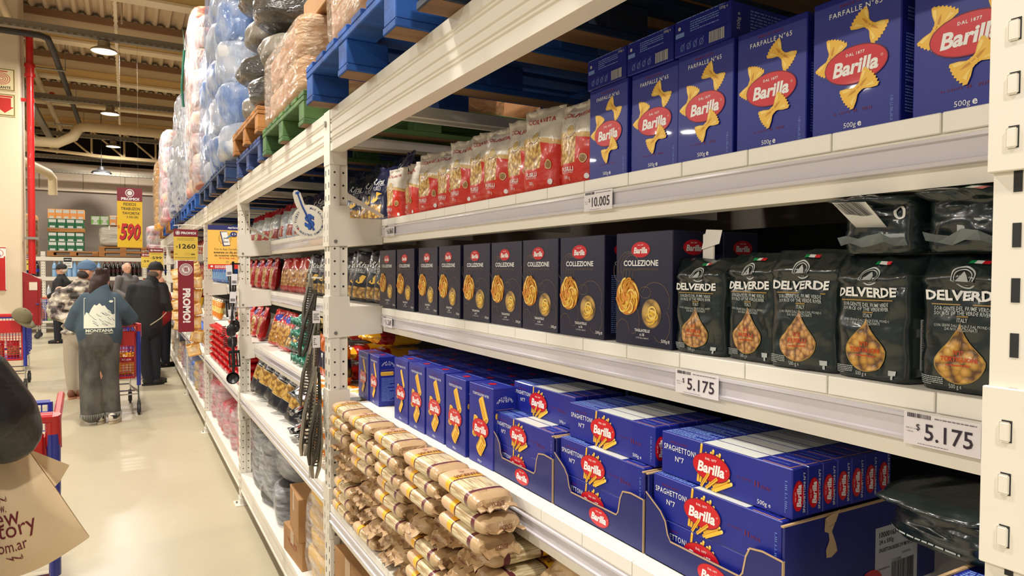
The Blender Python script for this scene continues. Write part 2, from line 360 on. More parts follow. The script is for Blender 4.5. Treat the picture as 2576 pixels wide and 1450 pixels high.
pipe([(-2.4,13.2,5.38),(-1.15,13.2,5.38),(-1.06,13.3,5.38),(-1.04,14.0,5.38),(-1.0,18.5,5.38),(-.98,22.3,5.38)],.05,DKP,'dark grey conduit turning the corner and running down the hall')
mb=MB(); mb.box(-.06,.06,.45,8.6,-.05,.05); o=thing1(mb,'cable_tray',TRAY,'long grey cable tray running lengthwise beside the dark conduit','cable tray',loc=(-1.62,13.7,4.98))
mb=MB(); mb.box(-.25,.25,.3,8,-.2,.2,0,b=.02); thing1(mb,'air_duct',PIPE,'square cream air duct high above the column','air duct',loc=(-2.3,13.9,4.93))
for i,(x,y) in enumerate(((-1.12,15.0),(-1.10,17.8),(-1.09,20.6))):
    mb=MB(); mb.tube([(x-.44,y,5.30),(x+.20,y,5.30)],.018,5); mb.tube([(x+.19,y,5.3),(x+.19,y,6.2)],.006,4); mb.tube([(x-.42,y,5.3),(x-.42,y,6.2)],.006,4)
    thing1(mb,'pipe_hanger',STEEL,'thin steel hanger bracket under the pipes, '+('nearest','middle','farthest')[i]+' of three','hanger','pipe hangers')
mb=MB(); mb.tube([(-.02,12.5,6.2),(-.02,12.5,5.55)],.018,6); thing1(mb,'drop_rod',PIPE,'thin cream drop rods beside the nearest lit lamp','rod')
# red fire riser with clamp and valve coupling
RED=mat('fire_red',(196,26,24),.35,coat=.4); DRED=mat('cabinet_red',(150,22,24),.4,coat=.3)
t=empty('fire_riser',(-1.335,13.66,0),0,'tall vertical red fire pipe rising beside the cream column','fire pipe')
mb=MB(); mb.tube([(0,0,1.585),(0,0,5.7)],.052,14); mb.build('pipe',RED,t,auto=50)
mb=MB()
for z in (4.80,4.96): mb.tube([(0,0,z),(0,0,z+.06)],.078,14)
mb.tube([(0,0,4.84),(0,0,5.0)],.062,14); mb.build('coupling',RED,t,auto=40)
mb=MB(); mb.box(-.09,.1,-.07,.07,2.15,2.19); mb.build('clamp',STEEL,t)
mb=MB(); mb.box(-.118,.06,-.02,.02,4.4,4.45); mb.build('bracket',RED,t)
# hose cabinet
t=empty('hose_cabinet',(-1.335,13.53,.74),0,'dark red metal fire hose cabinet on the edge of the column','hose cabinet')
mb=MB(); mb.prism([(-.118,0),(.118,0),(.118,.76),(-.118,.88)],lambda u,v:(u,0,v),lambda u,v:(u,.26,v)); mb.build('cabinet_body',DRED,t)
mb=MB(); mb.box(-.10,.085,-.012,0,.03,.73,b=.004); mb.build('cabinet_door',DRED,t)
mb=MB(); mb.box(-.03,.08,-.016,-.0122,.58,.71); mb.build('notice_label',mat('cream_label',(222,210,186),.6),t)
mb=MB(); mb.tube([(.06,-.018,.35),(.10,-.018,.35)],.012,6); mb.build('latch',mat('blue_latch',(40,50,140),.4),t)
# extinguisher on its board
t=empty('extinguisher_board',(-1.98,13.48,1.32),0,'red and white fire extinguisher board fixed to the cream column','sign')
ART=[WHITE2,RED,mat('sign_green',(110,150,50),.6),mat('print_grey',(110,105,98),.7),mat('sign_blue',(40,70,150),.5)]
mb=MB(); mb.box(-.3,.32,0,.015,0,.69); A=Art(mb,lambda u,v,l:(u,-l*3,v))
A.poly([(-.29,.01),(.31,.01),(.31,.34),(-.05,.01)],1); A.poly([(-.29,.25),(.31,.55),(.31,.3),(-.29,.05)],1,.0008); A.rect(.05,.29,.52,.67,0,.001); A.ring(.17,.595,.115,.072,.006,1,.0014)
A.rect(.08,.14,.54,.58,1,.0016); A.ell(.22,.56,.03,.025,4,.0016); A.ell(.15,.63,.05,.02,2,.0016); A.ell(-.08,.62,.1,.04,2,.0016); mb.build('board',ART,t)
for k,pts in enumerate(((( -.3,.32),(0,.012)),((-.3,.32),(.678,.69)))):
    mb=MB(); mb.box(pts[0][0],pts[0][1],-.006,0,pts[1][0],pts[1][1]); mb.build('edge_strip',RED,t)
t=empty('fire_extinguisher',(-1.93,13.36,1.4),0,'red fire extinguisher hanging on the board of the column','fire extinguisher')
mb=MB(); mb.lathe([(.02,-.01),(.09,0),(.1,.02),(.1,.36),(.08,.41),(.035,.44),(.035,.47)],20); mb.build('cylinder',RED,t,auto=40)
mb=MB(); 
for a in range(-60,61,20): 
    a0=R(a-90-10);a1=R(a-90+10); mb.add([(.102*cos(a0),.102*sin(a0),.22),(.102*cos(a1),.102*sin(a1),.22),(.102*cos(a1),.102*sin(a1),.37),(.102*cos(a0),.102*sin(a0),.37)],[(0,1,2,3)])
mb.build('label',mat('cream_label',(222,210,186),.6),t)
mb=MB(); mb.box(-.03,.05,-.03,.03,.46,.52); mb.box(-.02,.13,-.012,.012,.52,.54); mb.box(-.02,.13,-.012,.012,.56,.575); mb.tube([(.0,0,.49),(-.1,-.02,.5),(-.16,-.03,.4),(-.13,-.05,.1)],.014,6); mb.build('valve',BLACK,t)
# hydrant signs
for nm,z,hh,lab in (('hydrant_sign',4.5,.36,'square cream sign with a coiled red hose picture high on the column'),('arrow_sign',4.1,.36,'square cream sign with a red down arrow under the hose sign')):
    mb=MB(); mb.box(-.26,.16,0,.012,0,hh,0); A=Art(mb,lambda u,v,l:(u,-l*3,v)); A.rect(-.25,.15,.01,hh-.01,1,.0006); A.rect(-.235,.135,.025,hh-.025,0,.001)
    if hh and z>4.4:
        for q in range(4): A.ring(-.02,.19,.11-q*.028,.09-q*.022,.008,2,.0016)
        A.rect(-.1,.06,.3,.315,2,.0016); A.t('HIDRANTE',-.03,.055,w=.26,mi=3,lift=.0016,bold=.02)
    else:
        A.poly([(-.06,.29),(.1,.29),(.1,.15),(.14,.15),(.02,.05),(-.10,.15),(-.06,.15)],2,.0016); A.rect(-.22,.12,.3,.325,2,.0016)
    thing1(mb,nm,[mat('sign_cream',(222,206,160),.5),mat('sign_olive',(120,104,50),.6),mat('sign_red',(186,40,34),.5),mat('ink',(36,32,30),.7)],lab,'sign',loc=(-1.67,13.485,z))
# ================================================================= PALLET RACKING
PITCH=2.435; PF=[.33+PITCH*i for i in range(8)]          # far edge of every upright
XF=.70
LV={'A':(1.881,.91),'B':(1.5215,.91),'C':(1.148,.80),'D':(.805,.70)}   # shelf top, front
def upright(i):
    y1=PF[i]; y0=y1-.085
    nm=('nearest one at the right edge of the view','second one, behind the metal utensil strip','third one, behind the black utensil strip','fourth one, beside the yellow app poster','fifth one down the aisle','sixth one down the aisle','seventh one down the aisle','farthest one of the row')[i]
    t=empty('rack_upright',(XF,y1,0),0,'white perforated steel rack post, '+nm,'rack post','white rack posts')
    # U-section post with a stepped side
    mb=MB(); mb.prism([(0,0),(.036,0),(.036,-.006),(.0,-.085),( .0,-.085)][:0] or [(0,-.085),(.037,-.085),(.039,-.078),(.066,-.078),(.069,-.085),(.069,0),(0,0)],lambda u,v:(u,v,.02),lambda u,v:(u,v,2.30))
    
    for k in range(44):
        z=.06+k*.05
        for x in (.018,.054): 
            if i>0: mb.tube([(x,-.0792 if x>.04 else -.0852,z),(x,-.07,z)],.0042,8,1)
        for yy in (-.068,-.02):
            mb.box(-.0006,.01,yy-.0035,yy+.0035,z-.011,z+.011,1)
    mb.build('post',[WHITE,DARKHOLE],t)
    for nmz,(z0,z1,zl,xe) in dict(A=(1.768,1.93,1.882,.212),B=(1.406,1.571,1.53,.212),C=(1.035,1.20,1.15,.102),D=(.605,.81,.80,.08)).items():
        mb=MB(); mb.box(-.006,.0,-.089,.003,z0,z1,b=.001); mb.prism([(-.006,z0),(.212 if xe>.2 else xe,z0+.012),(.212 if xe>.2 else xe,zl),(.078,zl),(.076,z1),(-.006,z1)],lambda u,v:(u,-.0895,v),lambda u,v:(u,-.086,v))
        for k in range(3):
            z=z0+.03+k*.048
            for yy in ((-.066,-.018) if i else (-.066,-.018)):
                mb.box(-.0064,-.006,yy-.0045,yy+.004,z-.010,z+.010,1); mb.box(-.0078,-.006,yy-.0035,yy+.006,z-.010,z+.0085,0,b=.0015)
        q=mb.build('shelf_bracket',[WHITE,DARKHOLE],t)
        mb=MB(); mb.tube([(.02,-.094,z0+.02),(.02,-.0895,z0+.02)],.007,8); mb.build('bolt',STEEL,q)
    mb=MB(); mb.box(-.002,.0,-.087,.001,2.09,2.302); mb.box(-.002,.066,-.0885,-.0855,2.09,2.15); mb.build('splice_sleeve',WHITE,t)
    mb=MB(); mb.tube([(-.008,-.03,2.255),(-.001,-.03,2.255)],.013,8); mb.build('bolt',STEEL,t)
    mb=MB(); mb.prism([(.06,1.96),(.215,1.887),(.215,1.9),(.06,1.985)],lambda u,v:(u,-.0935,v),lambda u,v:(u,-.0895,v)); mb.build('brace',WHITE,t)
    mb=MB(); mb.box(-.035,.12,-.11,.02,0,.006); mb.box(-.004,.07,-.09,.002,.006,.05); mb.build('foot_plate',WHITE,t)
    mb=MB(); mb.tube([(-.02,-.04,.006),(-.02,-.04,.018)],.008,6); mb.build('anchor_bolt',STEEL,t)
for i in range(8): upright(i)
BAYN=['the nearest bay','the second bay','the third bay','the fourth bay','the fifth bay','the sixth bay','the seventh bay']
def shelf(n,key,zt,xf):
    y0=PF[n]+.004; y1=PF[n+1]-.0965; L=y1-y0; deep=1.55
    t=empty('store_shelf',(xf,y0,zt),0,'white metal shelf with price rail, '+dict(A='top',B='second',C='third',D='fourth')[key]+' level of '+BAYN[n],'shelf','white shelves of the rack')
    mb=MB(); mb.box(.004,deep-xf,0,L,-.016,-.0005); mb.build('deck',WHITE2,t)
    m=round(L/.1535) if n<2 else 1; w=L/m
    pm=None
    for k in range(m):
        if pm is None:
            mb=MB(); mb.box(-.003,.004,.001,w-.001,-.027,-.0002,b=.0012); pm=mb.build('shelf_panel',WHITE2,t); pm.location=(0,0,0)
        else: q=pm.copy(); COL.objects.link(q); q.location=(0,k*w,0)
    mb=MB(); mb.prism([(.002,-.026),(0,-.030),(0,-.072),(.003,-.075),(.003,-.095),(.045,-.095),(.045,-.017),(.004,-.017)],lambda u,v:(u,0,v),lambda u,v:(u,L,v)); mb.build('front_beam',WHITE,t)
    mb=MB(); mb.prism([(.001,-.031),(-.007,-.033),(-.0075,-.037),(-.003,-.039),(-.003,-.062),(-.0078,-.064),(-.007,-.069),(.001,-.071)],lambda u,v:(u,0,v),lambda u,v:(u,L,v)); mb.build('price_rail',CHAN,t)
    for k in range(3): mb=MB(); mb.box(.05,deep-xf,L*(k+.5)/3-.02,L*(k+.5)/3+.02,-.05,-.017); mb.build('deck_support',WHITE,t)
    return t
for n in range(7):
    for key,(zt,xf) in LV.items():
        if key=='D' and n==0: zt=.75
        shelf(n,key,zt,xf)
    # floor-level shelf
    y0=PF[n]+.004; L=PF[n+1]-.091-y0
    t=empty('base_shelf',(XF,y0,0),0,'low white shelf close to the floor in '+BAYN[n],'shelf','white floor level shelves')
    mb=MB(); mb.prism([(0,.10),(0,.112),(.004,.116),(.004,.19),(0,.195),(0,.215),(.045,.215),(.045,.10)],lambda u,v:(u,0,v),lambda u,v:(u,L,v)); mb.build('front_beam',WHITE,t)
    mb=MB(); mb.box(.0,.85,0,L,.2155,.228); mb.build('deck',WHITE2,t)
    # pallet beam on top
    t=empty('rack_rail',(XF,y0,2.14),0,'white ribbed steel beam under the pallets of '+BAYN[n],'rack beam','white pallet beams')
    pr=[(0,0),(0,.03)]
    for z in (.034,.046,.072,.108,.120): pr+=[(.0,z-.004),(.005,z-.001),(.005,z+.003),(0,z+.006)]
    pr+=[(0,.160),(.05,.160),(.05,.0)]
    mb=MB(); mb.prism(pr,lambda u,v:(u,0,v),lambda u,v:(u,L,v)); mb.build('front_rail',WHITE,t)
    mb=MB(); mb.box(1.0,1.05,0,L,0,.16); mb.build('rear_rail',WHITE,t)
    for k in range(2):
        mb=MB(); yy=L*(.12+.75*k); mb.box(.05,1.0,yy-.012,yy+.012,.10,.14); mb.box(.05,1.0,yy+.06,yy+.08,.10,.14); mb.build('cross_bar',WHITE,t)
    mb=MB(); mb.box(0,.02,0,L,.1,1.8); mb.build('back_panel',mat('back_shade_dark',(26,25,27),.8),None,loc=(1.56,y0,0));  # added dark sheet: its colour stands in for shade, blocks leaking light
    o=bpy.data.objects[-1] if False else COL.objects[-1]; tag(o,'dark back panel closing '+BAYN[n]+' of the rack','panel','dark rack back panels')
# ================================================================= PACKAGED GOODS, builders
BLUE=mat('carton_blue',(22,34,138),.42,coat=.12); NAVY=mat('carton_navy',(26,27,56),.4,coat=.12)
LRED=mat('logo_red',(204,14,32),.35,coat=.3); PW=mat('print_white',(240,240,238),.4); PY=mat('print_yellow',(240,190,62),.4); PDY=mat('print_amber',(206,140,30),.4); PLY=mat('print_pale_yellow',(250,216,112),.4)
PDR=mat('print_dark_red',(120,18,44),.5); PLG=mat('print_silver_grey',(206,208,204),.45); PLB=mat('print_pale_blue',(120,150,220),.5); POR=mat('print_orange',(226,150,62),.4); PNAVY=mat('print_navy',(20,24,74),.4); PGOLD=mat('print_bronze',(120,98,72),.4); PBLK=mat('print_black',(24,22,24),.6)
PALE=pasta('tagliatelle_pasta',(222,190,110),(200,160,84),(90,66,40),34)
BM=[BLUE,LRED,PW,PY,PDY,PLY,PDR,PLG,PLB,POR,PNAVY,PGOLD,PALE,PBLK]
def logo(A,cx,cy,w,l=.0006,rot=0,ring=True):
    h=w*.275
    if ring: A.ell(cx,cy,w*.515,h*1.06,6,l-.0002,rot=rot)
    A.ell(cx,cy,w*.5,h,1,l,rot=rot)
    c,s=cos(rot),sin(rot)
    A.t('Barilla',cx+s*w*.02,cy-c*w*.025,w=w*.74,mi=2,lift=l+.0003,bold=.035,shear=.18,rot=rot,res=3)
    A.t('DAL 1877',cx-s*w*.165,cy+c*w*.165,w=w*.3,mi=2,lift=l+.0003,bold=.02,rot=rot,sp=1.15,res=1)
    A.ring(cx+c*w*.42,cy+s*w*.42+c*w*.04,w*.016,w*.016,w*.005,2,l+.0003,n=10)
def farfalla(A,cx,cy,s,rot,l):
    c,sn=cos(rot),sin(rot)
    def T(x,y): return (cx+(x*c-y*sn)*s,cy+(x*sn+y*c)*s)
    for sg in (-1,1):
        top=[(0,.1),(.12,.13),(.26,.26),(.42,.36)]; zig=[]
        n=7
        for i in range(n+1):
            y=.36-.72*i/n; bx=.45+.07*(1-(y/.36)**2); zig.append((bx,y)); 
            if i<n: zig.append((bx+.05,y-.36/n))
        pts=top+zig+[(x,-y) for x,y in top[::-1]]
        A.poly([T(sg*x,y) for x,y in pts],3,l)
        A.poly([T(sg*x,y) for x,y in ((.0,.03),(.2,.07),(.36,.05),(.2,-.0),(0,-.03))],4,l+.0002)
        A.poly([T(sg*x,y) for x,y in ((.14,.11),(.28,.24),(.4,.31),(.42,.22),(.28,.14))],5,l+.0002)
        A.poly([T(sg*x,y) for x,y in ((.14,-.10),(.30,-.2),(.4,-.28),(.42,-.16),(.28,-.12))],5,l+.0002)
    A.ell(cx,cy,.09*s,.12*s,3,l+.0003,n=12,rot=rot); A.line([T(-.05,.02),T(.05,.02)],.03*s,4,l+.0004)
def tubes(A,cx,cy,L,r,rot,l,ridge=True):
    """one rigatoni-like tube"""
    c,sn=cos(rot),sin(rot)
    def T(x,y): return (cx+x*c-y*sn,cy+x*sn+y*c)
    A.poly([T(-L/2-r*.4*cos(t),r*sin(t)) for t in [PI/2-PI*i/8 for i in range(9)]]+[T(L/2,-r),T(L/2,r)],3,l)
    if ridge:
        for k in range(5):
            y=-r*.8+r*1.6*k/4; A.line([T(-L/2,y),T(0,y+r*.12),T(L/2,y)],r*.14,4,l+.0002)
    A.poly([T(-L/2,r*.35),T(L/2,r*.35),T(L/2,r*.6),T(-L/2,r*.6)],5,l+.0003)
    A.ell(*T(L/2,0),r*.5,r,5,l+.0004,n=16,rot=rot); A.ell(*T(L/2,0),r*.36,r*.74,4,l+.0006,n=16,rot=rot)
def finish(root,mb,mats,loc,label,cat,group,rz=FAC,part='carton',b=None):
    o=mb.build(part,mats,root,auto=None); return o
def carton(name,w,h,d,front,mats=BM,side=None,top=None,left=None):
    """carton standing at local x 0..w, y 0..d; front print on y=0"""
    t=empty(name); mb=MB(); mb.box(0,w,0,d,0,h,0,b=.0015)
    o=mb.build('carton',mats,t)
    mb=MB(); front(Art(mb,lambda u,v,l:(u,-l,v))); mb.build('front_print',mats,t)
    if side: mb=MB(); side(Art(mb,lambda u,v,l:(w+l,u,v))); mb.build('side_print',mats,t)
    if top: mb=MB(); top(Art(mb,lambda u,v,l:(u,v,h+l))); mb.build('top_print',mats,t)
    return t
def far_front(A,w=.138,h=.205):
    A.t('BARILLA CLASSIC',w*.5,h*.925,w=w*.36,mi=6,res=1); A.t('FARFALLE N°65',w*.5,h*.872,w=w*.6,mi=2,sp=1.15,bold=.008)
    farfalla(A,w*.66,h*.725,w*.36,R(-42),.0005); farfalla(A,w*.225,h*.565,w*.37,R(66),.0005)
    logo(A,w*.515,h*.475,w*.70,.0014); farfalla(A,w*.56,h*.30,w*.37,R(35),.0022)
    A.t('AL DENTE',w*.36,h*.15,w=w*.2,mi=6,res=1,sp=1.3); A.t('10',w*.52,h*.152,h=h*.025,mi=6,res=1,bold=.03); A.t('MIN',w*.65,h*.15,w=w*.1,mi=6,res=1,sp=1.3)
    A.t('500g',w*.46,h*.05,w=w*.14,mi=2); A.t('e',w*.57,h*.052,w=w*.045,mi=2,bold=.02)
    A.lines(w*.9,w*.93,h*.03,h*.2,22,8,seed=3); 
def far_side(A,d=.07,h=.205):
    A.lines(d*.15,d*.85,h*.08,h*.62,26,8,seed=4); A.lines(d*.2,d*.8,h*.7,h*.8,4,8,seed=5); A.t('500g',d*.5,h*.93,w=d*.3,mi=2)
def end_front(A,w=.138,h=.07):
    A.rect(w*.02,w*.98,h*.405,h*.415,10); A.barcode(w*.64,w*.9,h*.07,h*.36,7,seed=6)
    for k in range(4):
        A.ring(w*(.16+.115*k),h*.2,w*.032,h*.08,.0012,8,n=12); A.line([(w*(.13+.115*k),h*.11),(w*(.20+.115*k),h*.32)],.0012,8)
    A.lines(w*.3,w*.8,h*.55,h*.85,5,8,seed=8); A.rect(w*.03,w*.19,h*.5,h*.62,8); A.ell(w*.1,h*.74,w*.025,h*.05,7); A.t('500g e',w*.88,h*.85,w=w*.14,mi=7); A.lines(w*.05,w*.9,h*.92,h*.97,1,8,seed=9)
def nest(A,cx,cy,r,ry,l):
    rnd=random.Random(5)
    for k in range(7): a=k*.9; A.ell(cx+r*.16*cos(a),cy+ry*.16*sin(a),r*.84,ry*.84,9,l+k*.00004,n=26)
    for k in range(9):
        a=k*.7; q=.86-k*.085
        A.ring(cx+r*.05*cos(a*3),cy+ry*.05*sin(a*2),r*q,ry*q,r*.10,(5,4,3)[k%3],l+.0002+k*.0001,n=18,a0=a,a1=a+2.6)
    for k in range(22):
        a=rnd.uniform(0,6.28); q=rnd.uniform(.25,.62); A.ring(cx+r*q*cos(a),cy+ry*q*sin(a),r*.36,ry*rnd.uniform(.3,.5),r*.11,(5,4,3,9)[k%4],l+.0014+k*.00008,n=10,a0=a-.3,a1=a+rnd.uniform(1.5,2.6))
    pass
def tag_front(A,w=.175,h=.235):
    def curl(cx,cy,rx,ry,a0,a1,n=20): A.ring(cx*w,cy*h,rx*w,ry*h,w*.006,11,.0005,n=n,a0=a0,a1=a1)
    for k in range(3): curl(.24+.03*k,.69,.2-.03*k,.14-.015*k,.6,3.6)
    curl(.08,.66,.12,.1,2.6,5.5); curl(.55,.47,.1,.05,0,6.28); curl(.72,.4,.24,.16,-.4,2.7); curl(.82,.2,.15,.15,-2.4,.9); curl(.34,.22,.11,.12,-1.9,2.6); curl(.14,.12,.12,.1,0,3)
    for k in range(4): A.line([(w*(.15+.06*k),h*.66),(w*(.13+.06*k),h*.53)],w*.006,11,.0005)
    logo(A,w*.46,h*.845,w*.33,.0006); A.t('COLLEZIONE',w*.46,h*.727,w=w*.62,h=h*.052,mi=2,bold=.025); A.t('FORME SPECIALI PER MOMENTI SPECIALI',w*.46,h*.672,w=w*.62,mi=11,res=1)
    nest(A,w*.23,h*.425,w*.215,h*.165,.0006)
    A.ell(w*.66,h*.29,w*.17,h*.128,11,.0006,n=32); A.ell(w*.66,h*.29,w*.16,h*.12,12,.0009,n=32)
    rnd=random.Random(3)
    for k in range(6): A.ring(w*(.66+rnd.uniform(-.05,.05)),h*(.27+rnd.uniform(-.03,.03)),w*rnd.uniform(.05,.09),h*rnd.uniform(.03,.06),w*.022,5 if k%2 else 3,.0011+k*.0002,n=12,a0=rnd.uniform(0,6),a1=rnd.uniform(7,9))
    A.t('TAGLIATELLE',w*.5,h*.135,w=w*.27,mi=2,bold=.02); A.t('n.16',w*.5,h*.1,w=w*.08,mi=2,bold=.02); A.t('COTTURA 6 MINUTI',w*.5,h*.068,w=w*.22,mi=2,res=1); A.t('500g',w*.88,h*.06,w=w*.1,mi=2); A.t('e',w*.955,h*.062,w=w*.03,mi=2)
def tag_side(A,d=.07,h=.235):
    A.t('COLLEZIONE',d*.62,h*.73,w=d*.66,mi=2,bold=.02); A.lines(d*.2,d*.9,h*.06,h*.62,30,8,seed=11); logo(A,d*.55,h*.86,d*.55)
def tort_front(A,w=.138,h=.217,nm='TORTIGLIONI N°83',fat=1.):
    A.t('BARILLA CLASSIC',w*.5,h*.925,w=w*.34,mi=6,res=1); A.t(nm,w*.5,h*.882,w=w*.66,mi=2,sp=1.1,bold=.008)
    L=w*.42; r=w*.105*fat
    tubes(A,w*.62,h*.70,L*1.05,r,R(-62),.0005,fat>.8); tubes(A,w*.27,h*.47,L*.85,r*.85,R(-100),.0005,fat>.8); logo(A,w*.5,h*.46,w*.66,.0016); tubes(A,w*.55,h*.25,L*.72,r*1.25,R(52),.0026,fat>.8)
    A.t('AL DENTE 12 MIN',w*.5,h*.14,w=w*.4,mi=6,res=1,sp=1.2); A.t('500g e',w*.46,h*.045,w=w*.17,mi=2)
def tort_side(A,d=.072,h=.217,nm='TORTIGLIONI',n2='N°83'):
    A.ctext(nm,d*.5,h*.76,d*.36,h*.028,2,R(150),-R(12),bold=.005); A.t(n2,d*.5,h*.84,w=d*.3,mi=2); A.rect(d*.12,d*.88,h*.735,h*.738,9); tubes(A,d*.45,h*.66,d*.62,d*.11,0,.0005); A.lines(d*.15,d*.85,h*.1,h*.58,20,8,seed=13)
def tort_top(A,w=.138,d=.072): A.ell(w*.5,d*.5,w*.1,d*.16,1,.0005,n=16); A.t('TORTIGLIONI',w*.5,d*.2,w=w*.4,mi=8); A.lines(w*.1,w*.9,d*.75,d*.9,2,8,seed=2)
def sticks(A,cx,cy,s,l,seed=1):
    rnd=random.Random(seed)
    for k,(x0,x1,y0,y1) in enumerate(((-.75,-.55,-1,1.1),(-.62,-.3,-1,.7),(-.45,-.02,-.95,.8),(-.3,.1,-.9,.95),(-.1,.3,-1,.75),(.05,.45,-.9,.85),(.18,.62,-.85,.6),(.3,.72,-.8,.2),(-.1,.35,-1.05,-.3),(.1,.95,-1.0,-.35))):
        a=(cx+x0*s,cy+y0*s*.75); b=(cx+x1*s,cy+y1*s*.75)
        A.line([a,b],s*.13,4,l+k*.00012); A.line([a,b],s*.075,3,l+k*.00012+.00005); A.ell(b[0],b[1],s*.055,s*.05,5,l+k*.00012+.0001,n=10)
def spag_front(A,w=.284,h=.0765):
    A.t('BARILLA CLASSIC',w*.16,h*.8,w=w*.15,mi=6,res=1); A.t('SPAGHETTONI',w*.165,h*.66,w=w*.28,h=h*.13,mi=2,sp=1.15,bold=.006); A.t('N°7',w*.165,h*.43,w=w*.075,mi=2,bold=.006)
    sticks(A,w*.435,h*.5,h*.55,.0005); logo(A,w*.435,h*.50,w*.29,.0022)
    sticks2=((.36,.1),(.40,.05),(.45,.03))
    for k,(a,b2) in enumerate(sticks2): A.line([(w*(a),h*.02),(w*(a+.06+.03*k),h*(.26+b2))],h*.07,3,.003+k*.0002); A.line([(w*a,h*.035),(w*(a+.06+.03*k),h*(.275+b2))],h*.02,4,.0035)
    A.line([(w*.47,h*.03),(w*.6,h*.3)],h*.08,3,.0037); A.ell(w*.6,h*.3,h*.035,h*.04,5,.0039,n=10)
    A.t('AL DENTE',w*.68,h*.5,w=w*.1,mi=6,res=1,sp=1.3); A.t('11',w*.77,h*.48,h=h*.12,mi=6,res=1,bold=.03); A.t('MIN',w*.83,h*.45,w=w*.06,mi=6,res=1,sp=1.3)
    A.t('500g e',w*.82,h*.12,w=w*.09,mi=2); A.lines(w*.955,w*.97,h*.1,h*.75,16,8,seed=3)
def spag_side(A,d=.034,h=.0765):
    A.t('SPAGHETTONI N°7',d*.78,h*.5,w=h*.8,mi=2,rot=PI/2,bold=.006); logo(A,d*.4,h*.45,h*.6,rot=PI/2)
def spag_top(A,w=.284,d=.034):
    A.rect(w*.36,w*.76,d*.02,d*.98,7); A.lines(w*.02,w*.34,d*.08,d*.9,5,8,seed=5,fill=.6); A.t('SPAGHETTONI',w*.87,d*.5,w=w*.13,mi=8); A.line([(w*.8,d*.1),(w*.975,d*.1)],d*.05,9); A.line([(w*.975,d*.05),(w*.975,d*.95)],w*.005,9)
# ---- soft bags
class Bag:
    def __init__(s,w,h,d,seed=0,top=.06,seal=.05,wr=.004,bulge=3.,brick=False,lean=0):
        s.w,s.h,s.d,s.seed,s.top,s.seal,s.wr,s.bulge,s.brick,s.lean=w,h,d,seed,top,seal,wr,bulge,brick,lean
    def T(s,t):
        if s.brick:
            if t<.80: return s.d*(.96+.04*sin(t*PI/.8))
            k=(t-.80)/.2; return s.d*(.96*(1-k)**.8+s.top)
        k=min(1,t/.12); base=.62+.38*sin(k*PI/2)
        if t<.55: return s.d*base
        k=(t-.55)/(.45-s.seal) if t<1-s.seal else 1
        return s.d*max(s.top,(1-min(k,1)**1.7))
    def pt(s,u,t,front=True,l=0):
        q=2*u-1; W=s.w*(1-.05*(1-min(1,t/.1))**2-(0.03*sin(t*PI)))
        prof=max(0,(1-abs(q)**s.bulge))**(.5 if not s.brick else .35)
        y=s.T(t)/2*prof
        n=noise.noise(Vector((u*4+s.seed*7.3,t*6,s.seed*1.7)))+.5*noise.noise(Vector((u*11,t*13+s.seed*3.1,5.2)))
        n2=noise.noise(Vector((t*5,s.seed*2.9,u*3)))
        e=s.wr*(1+2.2*max(0,t-.62)/.38); x=q*W/2+n2*s.wr*.8
        y+=n*e*(1 if prof>.1 else .3)+l
        z=t*s.h+n*s.wr*.5*(1 if t>.02 else 0)
        y0=s.d/2+s.lean*max(0,t-.3)**2
        return (x,y0-y if front else y0+y,max(z,0))
    def mesh(s,nu=16,nt=22):
        mb=MB()
        for fr in (True,False):
            base=len(mb.v)
            for j in range(nt+1):
                for i in range(nu+1):
                    u,t=i/nu,j/nt; mb.uv[len(mb.v)]=(u if fr else -1,t); mb.v.append(s.pt(u,t,fr))
            for j in range(nt):
                for i in range(nu):
                    a=base+j*(nu+1)+i; f=(a,a+1,a+nu+2,a+nu+1); mb.f.append(f if fr else f[::-1]); mb.m.append(0)
        N=(nu+1)*(nt+1)
        for j in range(nt):
            for i in (0,nu):
                a=j*(nu+1)+i; f=(a,a+nu+1,a+nu+1+N,a+N); mb.f.append(f if i==0 else f[::-1]); mb.m.append(0)
        for i in range(nu):
            for j in (0,nt):
                a=j*(nu+1)+i; f=(a,a+1,a+1+N,a+N); mb.f.append(f[::-1] if j==0 else f); mb.m.append(0)
        return mb
    def art(s,mb): return Art(mb,lambda u,v,l:s.pt(min(max(u,0),1),min(max(v,0),1),True,l+.0012))
    def disc(s,mb,cx,cy,fr,mi,l,rings=5,n=36):
        o=len(mb.v); P=lambda u,v:s.pt(u,v,True,l+.0012)
        mb.v.append(P(cx,cy))
        for k in range(1,rings+1):
            for i in range(n):
                dx,dy=fr(2*PI*i/n); mb.v.append(P(cx+dx*k/rings,cy+dy*k/rings))
        for i in range(n): mb.f.append((o,o+1+i,o+1+(i+1)%n)); mb.m.append(mi)
        for k in range(rings-1):
            for i in range(n):
                a=o+1+k*n; mb.f.append((a+i,a+n+i,a+n+(i+1)%n,a+(i+1)%n)); mb.m.append(mi)
def put(t,loc,rot,label,cat,group=None):
    t.location=loc; t.rotation_euler=rot if isinstance(rot,tuple) else (0,0,rot); return tag(t,label,cat,group)
# ================================================================= NEAREST BAY, products
ZA,ZB,ZC,ZD=1.8815,1.522,1.1485,.7505
